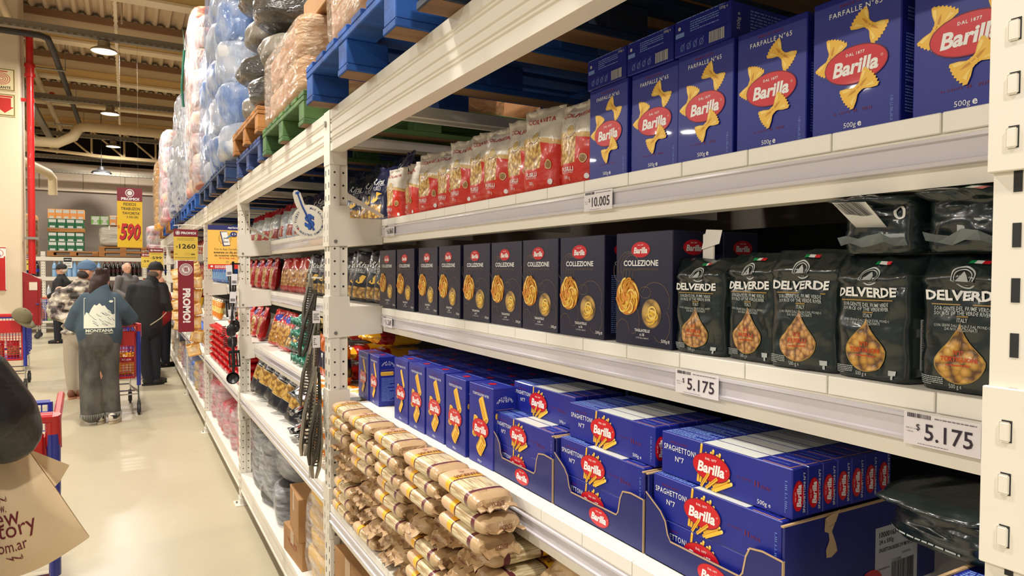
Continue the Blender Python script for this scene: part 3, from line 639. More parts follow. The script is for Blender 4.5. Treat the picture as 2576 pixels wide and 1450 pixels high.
# --- top level: farfalle cartons
far=carton('farfalle_box',.138,.205,.07,far_front,side=far_side); kids(far)
for i,y in enumerate((1.277,1.132,.990,.847,.694,.541)):
    lab='standing blue bow-tie pasta carton, %s from the left on the top shelf'%ORD[i]
    loc=(.928+.003*(i%2),y,ZA); rz=FAC+R((-1.2,.6,-.5,1,0,.4)[i])
    o=put(far,loc,rz,lab,'pasta box','standing bow-tie cartons') if i==0 else dup(far,loc,rz,lab)
lay=carton('farfalle_box',.138,.068,.205,end_front,side=lambda A:(A.lines(.05,.19,.008,.06,9,8,seed=7),A.t('500g e',.02,.034,w=.03,mi=2,rot=PI/2))); kids(lay)
for i,(y,zz) in enumerate(((1.284,0),(1.143,.0),(1.0,.0))):
    lab='blue bow-tie pasta carton lying end-on, %s from the left on the standing cartons'%ORD[i]; loc=(.926,y,ZA+.206+zz)
    o=put(lay,loc,FAC,lab,'pasta box','cartons lying on the bow-tie row') if i==0 else dup(lay,loc,FAC+R(.8*i),lab)
# --- top level: fusilli bags (red, gold, white, pasta window)
CB=uvmat('fusilli_bag',(206,44,22),[
  (lambda u,v:(v.gt(.27))*(v.lt(.72))*(u.gt(.04))*(u.lt(.56)),'pasta'),
  (lambda u,v:(v-(u-.15).pw(2)*.12*-1-.60).gt(0),(206,168,96)),
  (lambda u,v:(v-(u-.15).pw(2)*.12*-1-.655).gt(0),(236,228,214))],rough=.28,bmp=(30,.5),pst=((246,222,150),(220,180,96),(150,100,44),120,(1,1,.8)))
WINM=pasta('fusilli_pasta',(246,224,156),(222,182,98),(150,104,48),70,.7)
def colavita(seed):
    b=Bag(.150,.212,.062,seed,top=.05,seal=.04,wr=.0045); t=empty('fusilli_bag')
    b.mesh().build('bag',CB,t,smooth=True)
    mb=MB(); A=b.art(mb)
    A.t('COLAVITA',.5,.845,w=.66,h=.055,mi=1,bold=.01,lift=.0008); A.t('FUSILLI',.36,.205,w=.3,h=.05,mi=2,bold=.02,lift=.0008); A.t('PRODUCT OF ITALY',.36,.165,w=.28,mi=2,lift=.0008,res=1); A.t('500 g',.36,.10,w=.12,mi=2,lift=.0008); A.ell(.8,.1,.05,.035,2,.0006,n=10)
    for k in range(20):
        a=k*PI/10; A.line([(.42+.13*cos(a),.66+.09*sin(a)),(.42+.19*cos(a),.66+.13*sin(a))],.007,2,.0007)
    A.ring(.42,.66,.10,.07,.012,2,.0008); A.ell(.42,.66,.085,.06,3,.0007,n=20)
    mb.build('bag_print',[CB,mat('colavita_red',(184,44,40),.4),PW,mat('seal_gold',(214,186,128),.35)],t)
    mb=MB(); b.disc(mb,.74,.31,lambda a:(.075*cos(a),.055*sin(a)),0,.001,3,20); b.disc(mb,.74,.31,lambda a:(.06*cos(a),.042*sin(a)),1,.0014,3,20); mb.build('gold_seal',[mat('seal_gold',(214,186,128),.35),mat('seal_dark',(150,112,60),.4)],t)
    kids(t); return t
cvs=[colavita(s) for s in (1,2,3)]
cy=[2.675,2.525,2.255,2.12,1.99,1.87,1.745,1.63,1.51,1.365]
CVL=['leftmost of the row','second from the left','third from the left after the gap','fourth from the left','fifth from the left','sixth from the left','fourth from the right','third from the right','second from the right','touching the blue cartons']
for i,y in enumerate(cy):
    lab='red and white fusilli bag on the top shelf, '+CVL[i]; loc=(.932+.012*(i%2)+(.02 if i<2 else 0),y,ZA+.0005); rz=FAC+R((10,-4,16,12,14,10,12,9,13,5)[i]); c=cvs[i%3]
    if i<3: put(c,loc,rz,lab,'pasta bag','fusilli bags')
    else: dup(c,loc,rz,lab,'fusilli bags',scale=(1,1,.97+.03*((i*7)%3)))
# --- second level: tagliatelle cartons
M2=[NAVY]+BM[1:]
tg=carton('tagliatelle_box',.175,.235,.10,tag_front,mats=M2,side=lambda A:tag_side(A,.10)); kids(tg)
for i,y in enumerate((2.752,2.545,2.328,2.133,1.941,1.760,1.572,1.392,1.173)):
    lab='dark navy ribbon pasta carton with nest picture, %s from the left on the second shelf'%ORD[i]; loc=(.926+(.004 if i in (2,5) else 0),y,ZB); rz=FAC+R((2,1,-.5,-1,.6,0,-1,.5,0)[i])
    o=put(tg,loc,rz,lab,'pasta box','ribbon pasta cartons') if i==0 else dup(tg,loc,rz,lab)
dup(tg,(1.05,1.16,ZB),FAC,'dark navy ribbon pasta carton standing behind the row, beside the leftmost green bag')
# --- second level: dark green bags
GB=uvmat('green_black_bag',(20,33,33),[],rough=.27,bmp=(24,.45,.006),coat=.6)
FUS2=pasta('fusilli_window',(232,190,120),(206,150,84),(120,76,40),130,.8); TOR2=pasta('tortiglioni_window',(236,196,104),(204,150,60),(96,60,26),85)
DM=[GB,PW,mat('print_gold_line',(176,140,70),.35),FUS2,TOR2,mat('print_orange_red',(214,70,30),.5),mat('flag_green',(0,140,70),.5),LRED,mat('print_grey_white',(190,196,194),.5),PBLK]
def delverde(seed,w,h,kind):
    b=Bag(w,h,.085,seed,top=.22,brick=True,bulge=6,wr=.0038); t=empty('green_pasta_bag')
    b.mesh(20,26).build('bag',GB,t,smooth=True)
    mb=MB(); A=b.art(mb); 
    def drop(sc):
        def f(a):
            r=1; x=cos(a); y=sin(a); k=max(0,y)
            return (sc*.235*x*(1-k**1.5*.95),sc*(.17*y+.085*k**3))
        return f
    b.disc(mb,.46,.235,drop(1.05),2,.0004); b.disc(mb,.46,.235,drop(1.0),3 if kind==0 else 4,.0008)
    A.t('DELVERDE',.47,.70,w=.74,h=.075,mi=1,bold=.035,lift=.0008); A.line([(.16,.635),(.80,.635)],.008,2,.0008)
    A.t('SORGENTE DEL FIUME VERDE',.47,.605,w=.56,mi=8,res=1,bold=.01,lift=.0008); A.t('SOURCE OF THE VERDE RIVER',.47,.57,w=.56,mi=8,res=1,bold=.01,lift=.0008); A.line([(.42,.545),(.54,.545)],.008,2,.0008); A.t('ITALY',.48,.52,w=.11,mi=8,res=1,bold=.01,lift=.0008)
    A.t("CON GRANI DALL'ITALIA E DAL MONDO",.47,.478,w=.56,mi=8,res=1,lift=.0008); A.t('DA NOI SELEZIONATI',.47,.452,w=.33,mi=8,res=1,lift=.0008)
    A.ring(.5,.83,.105,.07,.012,8,.0008); A.ring(.5,.83,.08,.052,.008,8,.0008)
    A.poly([(.44,.80),(.5,.87),(.53,.84),(.56,.80)],8,.0008)
    for k,c in enumerate((6,1,7)): A.rect(.5+.06*k,.56+.06*k,.925,.95,c,.0008)
    A.t(('N°27','N°37')[kind],.46,.285,w=.1,mi=5,res=1,bold=.02,lift=.0016); A.t(('FUSILLI','TORTIGLIONI')[kind],.46,.235,w=(.26,.36)[kind],h=.036,mi=5,bold=.02,lift=.0016); A.lines(.34,.58,.16,.2,2,5,.0016,seed=2)
    A.lines(.06,.3,.03,.1,5,8,.0006,seed=4); A.t('500 g e',.42,.035,w=.13,mi=8,lift=.0008); A.rect(.74,.83,.05,.09,8,.0006); A.rect(.77,.8,.02,.05,8,.0006)
    mb.build('bag_print',DM,t)
    # printed strip on the gusset at the viewer's right, tied tin flap at the top
    mb=MB(); A=Art(mb,lambda u,v,l:(w*.493+l+.002,u,v)); A.rect(.015,.06,.02,.5*h,1,.0005); A.lines(.018,.057,.025,.49*h,24,9,.0009,seed=5); mb.build('side_label',DM,t)
    return t
for i,(y,w,h,k,rz,x) in enumerate(((.934,.136,.178,0,3,.928),(.816,.128,.186,0,-3,.934),(.706,.132,.19,0,6,.926),(.594,.126,.178,1,0,.926),(.468,.126,.178,1,1,.928))):
    lab=('dark green fusilli bag with drop-shaped window, leftmost, beside the ribbon pasta carton','dark green fusilli bag, second from the left, slightly behind','dark green fusilli bag, middle one with blue sheen','dark green tortiglioni bag carrying a bag with a barcode end','dark green tortiglioni bag next to the right post')[i]
    put(delverde(i+2,w,h,k),(x,y,ZB+.0005),FAC+R(rz),lab,'pasta bag','dark green bags on the second shelf')
for i,(y,z,lab) in enumerate(((.592,ZB+.181,'dark green bag lying on another, barcode end facing the aisle'),(.468,ZB+.181,'dark green bag lying on its back beside the right post, clear flap in front'))):
    b=Bag(.128,.086,.16,9+i,top=.8,brick=True,bulge=5,wr=.005); t=empty('green_pasta_bag'); b.mesh(18,14).build('bag',GB,t,smooth=True); mb=MB(); A=b.art(mb)
    if i==0:
        A.rect(.30,.66,.44,.82,1,.0006); A.barcode(.33,.63,.5,.8,9,.0012,seed=4); A.ring(.79,.66,.055,.085,.03,1,.0008); A.lines(.35,.62,.88,.96,2,8,.0006,seed=1); A.rect(.5,.85,.25,.31,8,.0006)
    else:
        for k,c in enumerate((6,1,7)): A.rect(.6+.06*k,.66+.06*k,.86,.91,c,.0008)
        A.rect(.4,.66,.2,.5,8,-.001)
    mb.build('bag_print',DM,t)
    mb=MB(); q=[(-.05+.1*k/6,-.001-.004*(k%2),.012+.004*sin(k*2+i)) for k in range(7)]; mb.add(q+[(x+.002,y-.012,z+.012+.002*cos(x*90)) for x,y,z in q],[(k,k+1,k+8,k+7) for k in range(6)]); mb.build('crimped_seam',mat('foil_edge',(120,130,130),.3,.4),t)
    put(t,(.93,y,z),FAC+R(1.5*i),lab,'pasta bag','bags lying on the green bags')
mb=MB(); mb.box(0,.03,-.004,.0,0,.05,b=.002); mb.add([(.0,-.006,.02),(.045,-.006,.03),(.05,-.004,.055),(.01,-.004,.058)],[(0,1,2,3)]); t=tag(mb.build('torn_flap',mat('flap_white',(214,210,202),.4)),'crumpled white paper flap stuck on top of the leftmost green bag','paper scrap'); t.location=(.965,.955,ZB+.176); t.rotation_euler=(0,0,FAC)
# --- third level: penne and tortiglioni cartons
pn=carton('penne_box',.132,.192,.072,lambda A:tort_front(A,.132,.192,'PENNE RIGATE N°73',.6),side=lambda A:tort_side(A,.072,.192,'PENNE RIGATE','N°73'),top=lambda A:tort_top(A,.132)); kids(pn)
for i,(y,lab) in enumerate(((2.786,'blue penne carton half hidden by the rack post'),(2.654,'blue penne carton with its ingredient side showing, left of the gap'))):
    if i==0: put(pn,(.846,y,ZC),FAC,lab,'pasta box','penne cartons')
    else: dup(pn,(.85,y,ZC),FAC-R(2),lab)
pn2=carton('penne_box',.132,.217,.072,lambda A:tort_front(A,.132,.217,'PENNE RIGATE N°73',.6),top=lambda A:tort_top(A,.132)); put(pn2,(.832,2.31,ZC),FAC,'blue penne carton at the left end of the tube pasta row','pasta box')
tt=carton('tortiglioni_box',.138,.217,.072,tort_front,side=tort_side,top=tort_top); kids(tt)
for i,y in enumerate((2.165,2.018,1.860,1.705)):
    lab='blue tube pasta carton on the third shelf, '+('right after the penne carton','second of the four','third of the four','at the right end beside the display case')[i]
    loc=(.831+.002*(i%2),y,ZC); o=put(tt,loc,FAC,lab,'pasta box','tube pasta cartons') if i==0 else dup(tt,loc,FAC+R((0,.5,-.6,1)[i]),lab)
# cartons behind, whose tops show
bk=carton('pasta_box',.138,.2,.072,lambda A:None,top=tort_top); kids(bk); first=True
for r in range(4):
    for c in range(7):
        y=2.63-.146*c; x=.93+.076*r
        if c<1 and r==0: continue
        lab='blue carton behind the tube pasta, %s from left, %s hidden row'%(ORD[c],ORD[r]); loc=(x,y,ZC)
        if first: put(bk,loc,FAC,lab,'pasta box','cartons stored behind the tube pasta'); first=False
        else: dup(bk,loc,FAC,lab)
dk=carton('pasta_box',.15,.245,.07,lambda A:(A.barcode(.095,.13,.10,.15,7,seed=3),A.rect(.02,.035,.17,.19,8),A.lines(.05,.13,.165,.19,4,11,seed=4),[A.ring(.025+.018*k,.12,.006,.01,.0012,8,n=8) for k in range(4)]),mats=M2); kids(dk)
for c in range(7):
    lab='dark navy carton with small barcode, %s from left behind the tube pasta'%ORD[c]; loc=(1.245+.01*(c%2),2.75-.2*c,ZC+.0)
    if c==0: put(dk,loc,FAC,lab,'pasta box','dark cartons at the back')
    else: dup(dk,loc,FAC,lab)
# --- third level: display cases of spaghetti boxes
sp=carton('spaghetti_box',.284,.0765,.0345,spag_front,side=spag_side,top=spag_top); kids(sp); first=True
CB1=mat('case_blue',(22,31,104),.45,coat=.1); CBR=mat('corrugated_edge',(190,158,116),.85)
CASEN=['leftmost display case','middle display case','large display case','case at the right post']
def sbox(loc,lab,grp):
    global first
    if first: put(sp,loc,FAC,lab,'pasta box',grp); first=False
    else: dup(sp,loc,FAC,lab,grp)
def case(i,y,dp=.36,label=False):
    w,h,th=.303,.152,.004; t=empty('display_case')
    u=lambda *q:[(a*w,b*h) for a,b in q]
    mb=MB(); pts=u((0,0),(1,0),(1,.66),(.88,.675),(.80,.65),(.775,.55),(.755,.36),(.735,.31),(.22,.31),(.195,.38),(.175,.52),(.13,.62),(0,.78))
    mb.prism(pts,lambda a,b:(a,0,b),lambda a,b:(a,th,b)); o=mb.build('front_panel',[CB1],t)
    mb=MB(); A=Art(mb,lambda a,b,l:(a,-l,b)); logo(A,w*.55,h*.155,w*.22); mb.build('printed_logo',BM,o)
    mb=MB(); A=Art(mb,lambda a,b,l:(a,-l*.5,b)); A.line(pts[2:],.0032,0,.001); mb.build('cut_edge',[CBR],o)
    for sd in (0,1):
        x0=0 if sd==0 else w-th; mb=MB(); mb.box(x0,x0+th,th,dp,0,h*1.0,0); mb.box(x0-.0004,x0+th+.0004,0.0,dp,h*.99,h*1.006,1)
        if sd: mb.box(w-.0008,w+.0006,-.0008,.004,0,h*.66,1)
        q=mb.build('side_panel',[CB1,CBR],t)
        if sd and label:
            mb=MB(); A=Art(mb,lambda a,b,l:(w+l,a,b)); A.rect(.225,.345,-.0+.004,.108,0); A.t('1000016342',.235,.095,w=.06,mi=1,align='l',bold=.02); A.t('24 x 500g',.235,.082,w=.04,mi=1,align='l',bold=.015); A.t("SPAGHETTONI 24X500G OW IMU INT'L EU",.235,.069,w=.10,h=.007,mi=1,align='l',bold=.02)
            A.t('01/03/2026',.30,.055,w=.024,mi=1,align='l'); A.t('112136083',.272,.047,w=.026,mi=1,align='l'); A.barcode(.27,.335,.005,.044,1,seed=8,n=26); A.t('0807680907365',.235,.038,w=.03,mi=1,align='l'); mb.build('shipping_label',[mat('label_grey',(196,196,192),.5),PBLK],q)
            mb=MB(); A=Art(mb,lambda a,b,l:(w+l,a,b)); A.poly([(.095,.148),(.125,.152),(.118,.135),(.112,.125),(.122,.105),(.126,.092),(.112,.085),(.100,.086),(.098,.098),(.106,.112),(.104,.124),(.094,.128)],0,.0008); A.poly([(.094,.150),(.128,.158),(.118,.140),(.097,.135)],0,.003); A.ell(.215,.02,.03,.022,1,.0008); mb.build('torn_patch',[mat('torn_board',(186,156,118),.85),LRED],q)
    mb=MB(); mb.box(th,w-th,dp-th,dp,0,h*.9); mb.build('back_panel',CB1,t); mb=MB(); mb.box(0,w,0,dp,0,.0015); mb.build('bottom_panel',CB1,t)
    put(t,(.838,y,ZC),FAC,'blue open-front cardboard display case of spaghetti, '+('leftmost of the cases','middle one','with the shipping label on its side','rightmost, cut by the post')[i],'display case','spaghetti display cases')
    for r in range(2):
        for l in range(2):
            sbox((.8475+.0365*r,y-.0095,ZC+.002+.0768*l),'blue long spaghetti box, %s layer, %s row in the %s'%(('lower','upper')[l],('front','second')[r],CASEN[i]),'spaghetti boxes inside the cases')
case(0,1.588); case(1,1.277); case(2,.967,.40,True); case(3,.462)
for n,(y,x,k,nm) in enumerate(((1.578,.905,4,'left'),(1.259,.866,5,'middle'),(.952,.862,7,'right'))):
    for r in range(k): sbox((x+.0355*r,y,ZC+.1565),'blue long spaghetti box atop the cases, %s from the front, %s stack'%(ORD[r],nm),'spaghetti boxes on top of the cases')
b=Bag(.17,.07,.13,31,top=.7,brick=True,bulge=4,wr=.006); t=empty('green_pasta_bag'); b.mesh().build('bag',GB,t,smooth=True); mb=MB(); A=b.art(mb); A.t('DELVERDE',.88,.5,w=.6,h=.05,mi=8,rot=PI/2,bold=.03,lift=.001) if False else A.lines(.05,.7,.06,.14,1,8,.0008,seed=2); mb.build('bag_print',DM,t)
put(t,(.93,.50,ZC+.158),FAC+R(-8),'dark green bag lying in shade on the rightmost display case','pasta bag')
# --- price tags
def ptag(txt,xf,zt,y,w,lab):
    h=.043; mb=MB(); mb.box(0,w,0,.0006,0,h); A=Art(mb,lambda u,v,l:(u,-l,v)); A.t(txt,w*.60,h*.45,w=w*.62,h=h*.5,mi=1,bold=.01); A.t('$',w*.2,h*.55,h=h*.22,mi=1); A.barcode(w*.05,w*.38,h*.84,h*.97,1,seed=len(txt)); A.lines(w*.42,w*.95,h*.86,h*.93,1,2,seed=2); A.t('PRECIO X',w*.1,h*.5,w=w*.13,mi=2,res=1); A.t('UNIDAD',w*.09,h*.4,w=w*.1,mi=2,res=1); A.lines(w*.2,w*.6,h*.05,h*.09,1,2,seed=3)
    o=mb.build('price_tag',[mat('tag_white',(224,219,222),.4),mat('tag_ink',(44,30,48),.6),mat('tag_ink_light',(110,100,112),.6)]); o.location=(xf-.0095,y,zt-.072); o.rotation_euler=(0,0,FAC); tag(o,lab,'price tag','shelf price tags')
ptag('10.005',.91,1.881,1.258,.102,'white price tag reading 10.005 under the bow-tie cartons')
ptag('6.860',.91,1.881,2.612,.108,'white price tag reading 6.860 at the left end of the top rail')
ptag('11.269',.91,1.5215,2.636,.108,'white price tag reading 11.269 at the left end of the second rail')
ptag('5.175',.91,1.5215,.959,.107,'white price tag reading 5.175 under the leftmost green bag')
ptag('5.175',.91,1.5215,.526,.094,'white price tag reading 5.175 beside the right post')
# ================================================================= KRAFT-ENDED SPAGHETTI PACKS
STR=((240,228,194),(232,216,174),(170,142,100),14,(1.2,14,14))
KR=uvmat('spaghetti_pack',(198,166,124),[
 (lambda u,v:(u.gt(.03))*(u.lt(.30)),(222,184,144)),(lambda u,v:((u+(v-.5)*.03).gt(.27))*(u.lt(.40)),(244,184,40)),
 (lambda u,v:((u+(v-.5)*.03).gt(.375))*(u.lt(.42)),(98,40,48)),(lambda u,v:((u+(v-.5)*.03).gt(.405))*(u.lt(.80)),'pasta'),
 (lambda u,v:((u-(v-.5).ab()*.05).gt(.765))*(u.lt(.845)),(104,40,52))],rough=.35,bmp=(16,.5,.008),coat=.35,pst=STR)
KE=mat('kraft_end',(200,168,126),.42,bmp=(38,.75,dict(dist=.006,detail=3)),coat=.25,vary=(9,(172,138,96),(1,1,1),.4,.6))
PURP=mat('pack_burgundy',(98,38,48),.45); PEACH=mat('pack_peach',(224,170,130),.5); PBRN=mat('pack_brown_ink',(104,48,34),.6); PGREY=mat('pack_sketch',(150,120,124),.6)
def pack(seed,L=.226,W=.105,H=.0435,tilt=0):
    rnd=random.Random(seed); n=20; t=empty('spaghetti_pack'); mb=MB(); NU=26
    def ring(u):
        e=min(u,1-u); k=1 if e>.1 else .55+.45*sin(e/.1*PI/2); kw=1 if e>.06 else .9+.1*e/.06; out=[]
        for i in range(n):
            a=2*PI*i/n; ca,sa=cos(a),sin(a); x=(abs(ca)**.55)*(1 if ca>0 else -1); z=(abs(sa)**.7)*(1 if sa>0 else -1)
            nn=noise.noise(Vector((u*5+seed*3.7,ca*2,sa*2)))*(.004 if e>.12 else .010); ch=noise.noise(Vector((u*23+seed,ca*9,sa*9)))*(.0005 if e>.14 else .005)
            out.append(((u-.5)*L+ch,x*W/2*kw*(1+nn*3),H/2+z*(H/2*k)*(1+nn*4)+ch*.5))
        return out
    for j in range(NU+1):
        u=j/NU
        for i,p in enumerate(ring(u)): mb.uv[len(mb.v)]=(u,abs(((i/n)*2+.5)%2-1)); mb.v.append((p[0],p[1],max(p[2],.0)))
    for j in range(NU):
        for i in range(n): a=j*n+i; b=j*n+(i+1)%n; mb.f.append((a,b,b+n,a+n)); mb.m.append(0)
    mb.build('wrapper',[KR],t,smooth=True)
    for sd in (-1,1):
        mb=MB(); u=0 if sd<0 else 1; base=ring(u)
        rings=[base]
        for k in (1,2):
            s=1-.42*k; rings.append([(p[0]+sd*(.006*k)+rnd.uniform(-.004,.004),p[1]*(1-.10*k)+rnd.uniform(-.004,.004),H/2+(p[2]-H/2)*s+rnd.uniform(-.003,.003)-.003*k) for p in base])
        for rg in rings: mb.v+=rg
        for k in range(2):
            for i in range(n): a=k*n+i; b=k*n+(i+1)%n; f=(a,b,b+n,a+n); mb.f.append(f if sd>0 else f[::-1]); mb.m.append(0)
        mb.f.append(tuple(range(2*n,3*n))); mb.m.append(0)
        # crimped flap
        m=9; dz=rnd.uniform(-.012,.004); w=W*.46; top=[];bot=[]
        for q in range(m):
            y=-w+2*w*q/(m-1); x0=sd*(L/2+.010); wob=.003*sin(q*2.2+seed)
            top.append((x0,y,H*.42+wob)); bot.append((x0+sd*(.019+.004*sin(q*1.7+seed)),y*rnd.uniform(.92,1.04),H*.36+dz+wob*1.6))
        o=len(mb.v); mb.v+=top+bot+[(x,y,z+.002) for x,y,z in top]+[(x,y,z+.002) for x,y,z in bot]
        for q in range(m-1): mb.f+=[(o+q,o+q+1,o+m+q+1,o+m+q),(o+2*m+q,o+3*m+q,o+3*m+q+1,o+2*m+q+1)]; mb.m+=[0,0]
        ob=mb.build('folded_end',[KE],t,smooth=False)
    mb=MB()
    def P(u,v,l):
        r=ring(min(max(u,0),1)); q=(v-.5)*W*.86; best=H
        k=1-abs(2*(v-.5)*.86)**(1/.55) if abs(v-.5)<.5 else 0
        sa=max(0,1-abs(2*(v-.5)*.86)**(2/.55))**.5; z=H/2+(H/2)*(sa**.7)*(1+noise.noise(Vector((u*5+seed*3.7,0,2)))*.016)
        return ((u-.5)*L,q,z+.0016+l)
    A=Art(mb,P); A.t('VICENTE',.335,.5,h=.055,w=None,mi=2,bold=.03,rot=PI/2) if False else None
    vs,fs,x0,x1,y0,y1=text('VICENTE',.03,0,2,1)
    mb.add([P(.365-(y-y0)/(y1-y0)*.075+.02*((x-x0)/(x1-x0)-.5)*-1,.12+.76*(x-x0)/(x1-x0),.0006) for x,y in vs],fs,2)
    vs,fs,x0,x1,y0,y1=text('CASERITO',.03,0,1,1.2)
    mb.add([P(.412-(y-y0)/(y1-y0)*.022,.2+.6*(x-x0)/(x1-x0),.0006) for x,y in vs],fs,4)
    vs,fs,x0,x1,y0,y1=text('AMASADO CON HUEVO',.02,0,1,1.1)
    mb.add([P(.825-(y-y0)/(y1-y0)*.03,.14+.72*(x-x0)/(x1-x0),.0006) for x,y in vs],fs,4)
    vs,fs,x0,x1,y0,y1=text('500g',.02,0,1,1.1)
    mb.add([P(.885-(y-y0)/(y1-y0)*.03,.2+.25*(x-x0)/(x1-x0),.0006) for x,y in vs],fs,2)
    for k in range(3): A.ring(.17+.006*k,.48,.05-.012*k,.10-.025*k,.004,3,.0004,n=16)
    A.ell(.17,.5,.03,.06,1,.0002,n=14); mb.build('pack_print',[KE,PEACH,PBRN,PGREY,mat('print_cream',(236,220,190),.5)],t)
    # maker's stamp on the near end
    mb=MB(); xe=L/2+.0165; A=Art(mb,lambda a,b,l:(xe+l,a,b)); A.t('VICENTE',-.0,H*.60,w=W*.32,h=.010,mi=0,bold=.02,lift=.002); A.rect(-.015,.015,H*.46,H*.48,0,.002); mb.build('end_stamp',[PBRN],t)
    kids(t); return t
PK=[pack(s) for s in range(4)]; used=set()
def setpack(k,loc,rot,lab,grp):
    if k not in used: used.add(k); put(PK[k],loc,rot,lab,'pasta pack',grp)
    else: dup(PK[k],loc,rot,lab,grp)
rnd=random.Random(11); H=.047; NL=9
LAYN=['bottom','second','third','fourth','fifth','sixth','seventh','eighth','top']
COLN=['farthest','second','middle','fourth','nearest']; CY=[2.50,2.238,1.976,1.714,1.452]
for l in range(NL):
    for c in range(5):
        y=CY[c]-.012*((l*7+c)%3-1); z=ZD+H*l+.0005
        if l>=6 or (l*5+c*3)%7 in (0,3,5):
            setpack((l*3+c)%4,(.729+rnd.uniform(-.004,.004)+(.012 if l<6 else 0),y,z),(R(rnd.uniform(-1,1)),R(rnd.uniform(-.4,.4)),FAC+R(rnd.uniform(-2,2))),
              'kraft-ended spaghetti pack lying along the shelf, %s layer of the %s pile'%(LAYN[l],COLN[c]),'spaghetti packs lying along the shelf')
        else:
            for q in range(2):
                setpack((l+c+q)%4,(.835+rnd.uniform(-.016,.012),y+.061-.122*q+rnd.uniform(-.004,.004),z),(R(rnd.uniform(-2.5,2.5)),R(rnd.uniform(-1,1)),PI+R(rnd.uniform(-3,3))),
                  'spaghetti pack, crumpled end to the aisle, %s layer, %s pile, %s one'%(LAYN[l],COLN[c],('farther','nearer')[q]),'spaghetti packs pointing out of the shelf')
for l in range(6):
    for q in range(3):
        setpack((l+q)%4,(.95,1.235-.122*q,ZD+H*l+.0005),(0,0,R(rnd.uniform(-3,3))),'kraft spaghetti pack under the third shelf, %s layer, %s from the piles'%(LAYN[l],ORD[q]),'spaghetti packs under the third shelf')
# ================================================================= SECOND BAY AND BEYOND
def proto(name,b,m,art=None,amats=None,nu=12,nt=16,label=None):
    t=empty(name); b.mesh(nu,nt).build('bag',m,t,smooth=True)
    if art: mb=MB(); art(b,b.art(mb),mb); mb.build('bag_print',amats,t)
    kids(t); return t
PROT={}
PILE={}
def extent(key,rot):
    from mathutils import Euler
    M=Euler(rot).to_matrix(); zs=[(M@v.co).z for v in KIDS[PROT[key].name][0].data.vertices]; return min(zs),max(zs)
def row(key,mk,locs,labf,cat,grp,rest=True,pile=0):
    """place copies of a prototype bag"""
    for i,(loc,rot) in enumerate(locs):
        new=key not in PROT
        if new: PROT[key]=mk()
        if not isinstance(rot,tuple): rot=(0,0,rot)
        if rest and loc[0]<.95 and any(-.17<loc[1]-p<.08 for p in PF): continue
        if rest:
            lo,hi=extent(key,rot); x,y,z=loc
            if pile:
                z=PILE.get((grp,i//pile),z); PILE[grp,i//pile]=z+hi-lo+.0015
            loc=(x,y,z-lo+.0008)
        if new: put(PROT[key],loc,rot,labf(i),cat,grp)
        else: dup(PROT[key],loc,rot,labf(i),grp)
NVB=uvmat('navy_bag',(24,30,66),[(lambda u,v:(u.gt(.22))*(u.lt(.78))*(v.gt(.06))*(v.lt(.30)),'pasta')],rough=.26,bmp=(26,.5,.006),coat=.6,pst=((236,206,120),(206,160,70),(120,80,30),60,(1,1,1)))
NVK=uvmat('black_bag',(26,27,36),[(lambda u,v:(u.gt(.2))*(u.lt(.8))*(v.gt(.05))*(v.lt(.27)),'pasta')],rough=.3,bmp=(26,.45,.006),coat=.4,pst=((232,204,130),(200,156,76),(110,74,30),60,(1,1,1)))
LUN=uvmat('charcoal_bag',(27,28,36),[(lambda u,v:(u.gt(.08))*(u.lt(.92))*(v.gt(.30))*(v.lt(.62)),(206,190,150)),(lambda u,v:(u.gt(.1))*(u.lt(.9))*(v.gt(.31))*(v.lt(.61)),'pasta')],rough=.3,bmp=(26,.45,.006),coat=.5,pst=((222,188,100),(196,152,66),(130,90,36),50,(1,1,1)))
REDB=uvmat('red_window_bag',(176,24,28),[(lambda u,v:(v.gt(.16))*(v.lt(.66)),'pasta')],rough=.22,bmp=(26,.55,.006),coat=.8,pst=((236,206,140),(206,150,80),(130,76,36),55,(1,1,1)))
REDV=uvmat('red_gold_bag',(186,24,24),[(lambda u,v:(u.gt(.16))*(u.lt(.84))*(v.gt(.08))*(v.lt(.66)),'pasta')],rough=.22,bmp=(26,.5,.006),coat=.8,pst=((226,190,96),(190,140,60),(130,80,30),55,(1,1,1)))
WHB=uvmat('silver_bag',(206,214,222),[(lambda u,v:(v.gt(.06))*(v.lt(.36))*(u.gt(.1))*(u.lt(.9)),(166,60,44)),(lambda u,v:((u-.3).ab().lt(.1))*((v-.22).ab().lt(.1)),(128,156,70)),(lambda u,v:v.gt(.8),(196,26,44))],rough=.2,bmp=(24,.6,.006),coat=.8)
YEL=uvmat('yellow_bag',(238,178,36),[(lambda u,v:(v.gt(.55))*(v.lt(.8)),(170,26,26)),(lambda u,v:(v.gt(.1))*(v.lt(.45))*(u.gt(.2))*(u.lt(.8)),(236,214,150))],rough=.25,bmp=(24,.55,.006),coat=.6)
ORS=uvmat('orange_bag',(240,140,34),[(lambda u,v:(v.gt(.3))*(v.lt(.6)),(236,206,110)),(lambda u,v:v.gt(.86),(232,220,196))],rough=.2,bmp=(22,.7,.008),coat=.8)
BLB=uvmat('blue_bag',(30,110,214),[(lambda u,v:(v.gt(.1))*(v.lt(.4)),(110,176,240))],rough=.22,bmp=(24,.6,.008),coat=.8)
GRN=uvmat('green_black_pack',(24,34,34),[(lambda u,v:v.gt(.66),(40,120,96)),(lambda u,v:(v.gt(.52))*(v.lt(.6)),(176,152,96))],rough=.3,bmp=(24,.7,.008),coat=.5)
SNK=uvmat('snack_bag',(236,196,130),[(lambda u,v:v.gt(.86),(214,150,60)),(lambda u,v:v.lt(.08),(214,150,60)),(lambda u,v:(v.gt(.3))*(v.lt(.62))*(u.gt(.25))*(u.lt(.75)),(244,222,180))],rough=.25,bmp=(22,.6,.008),coat=.6)
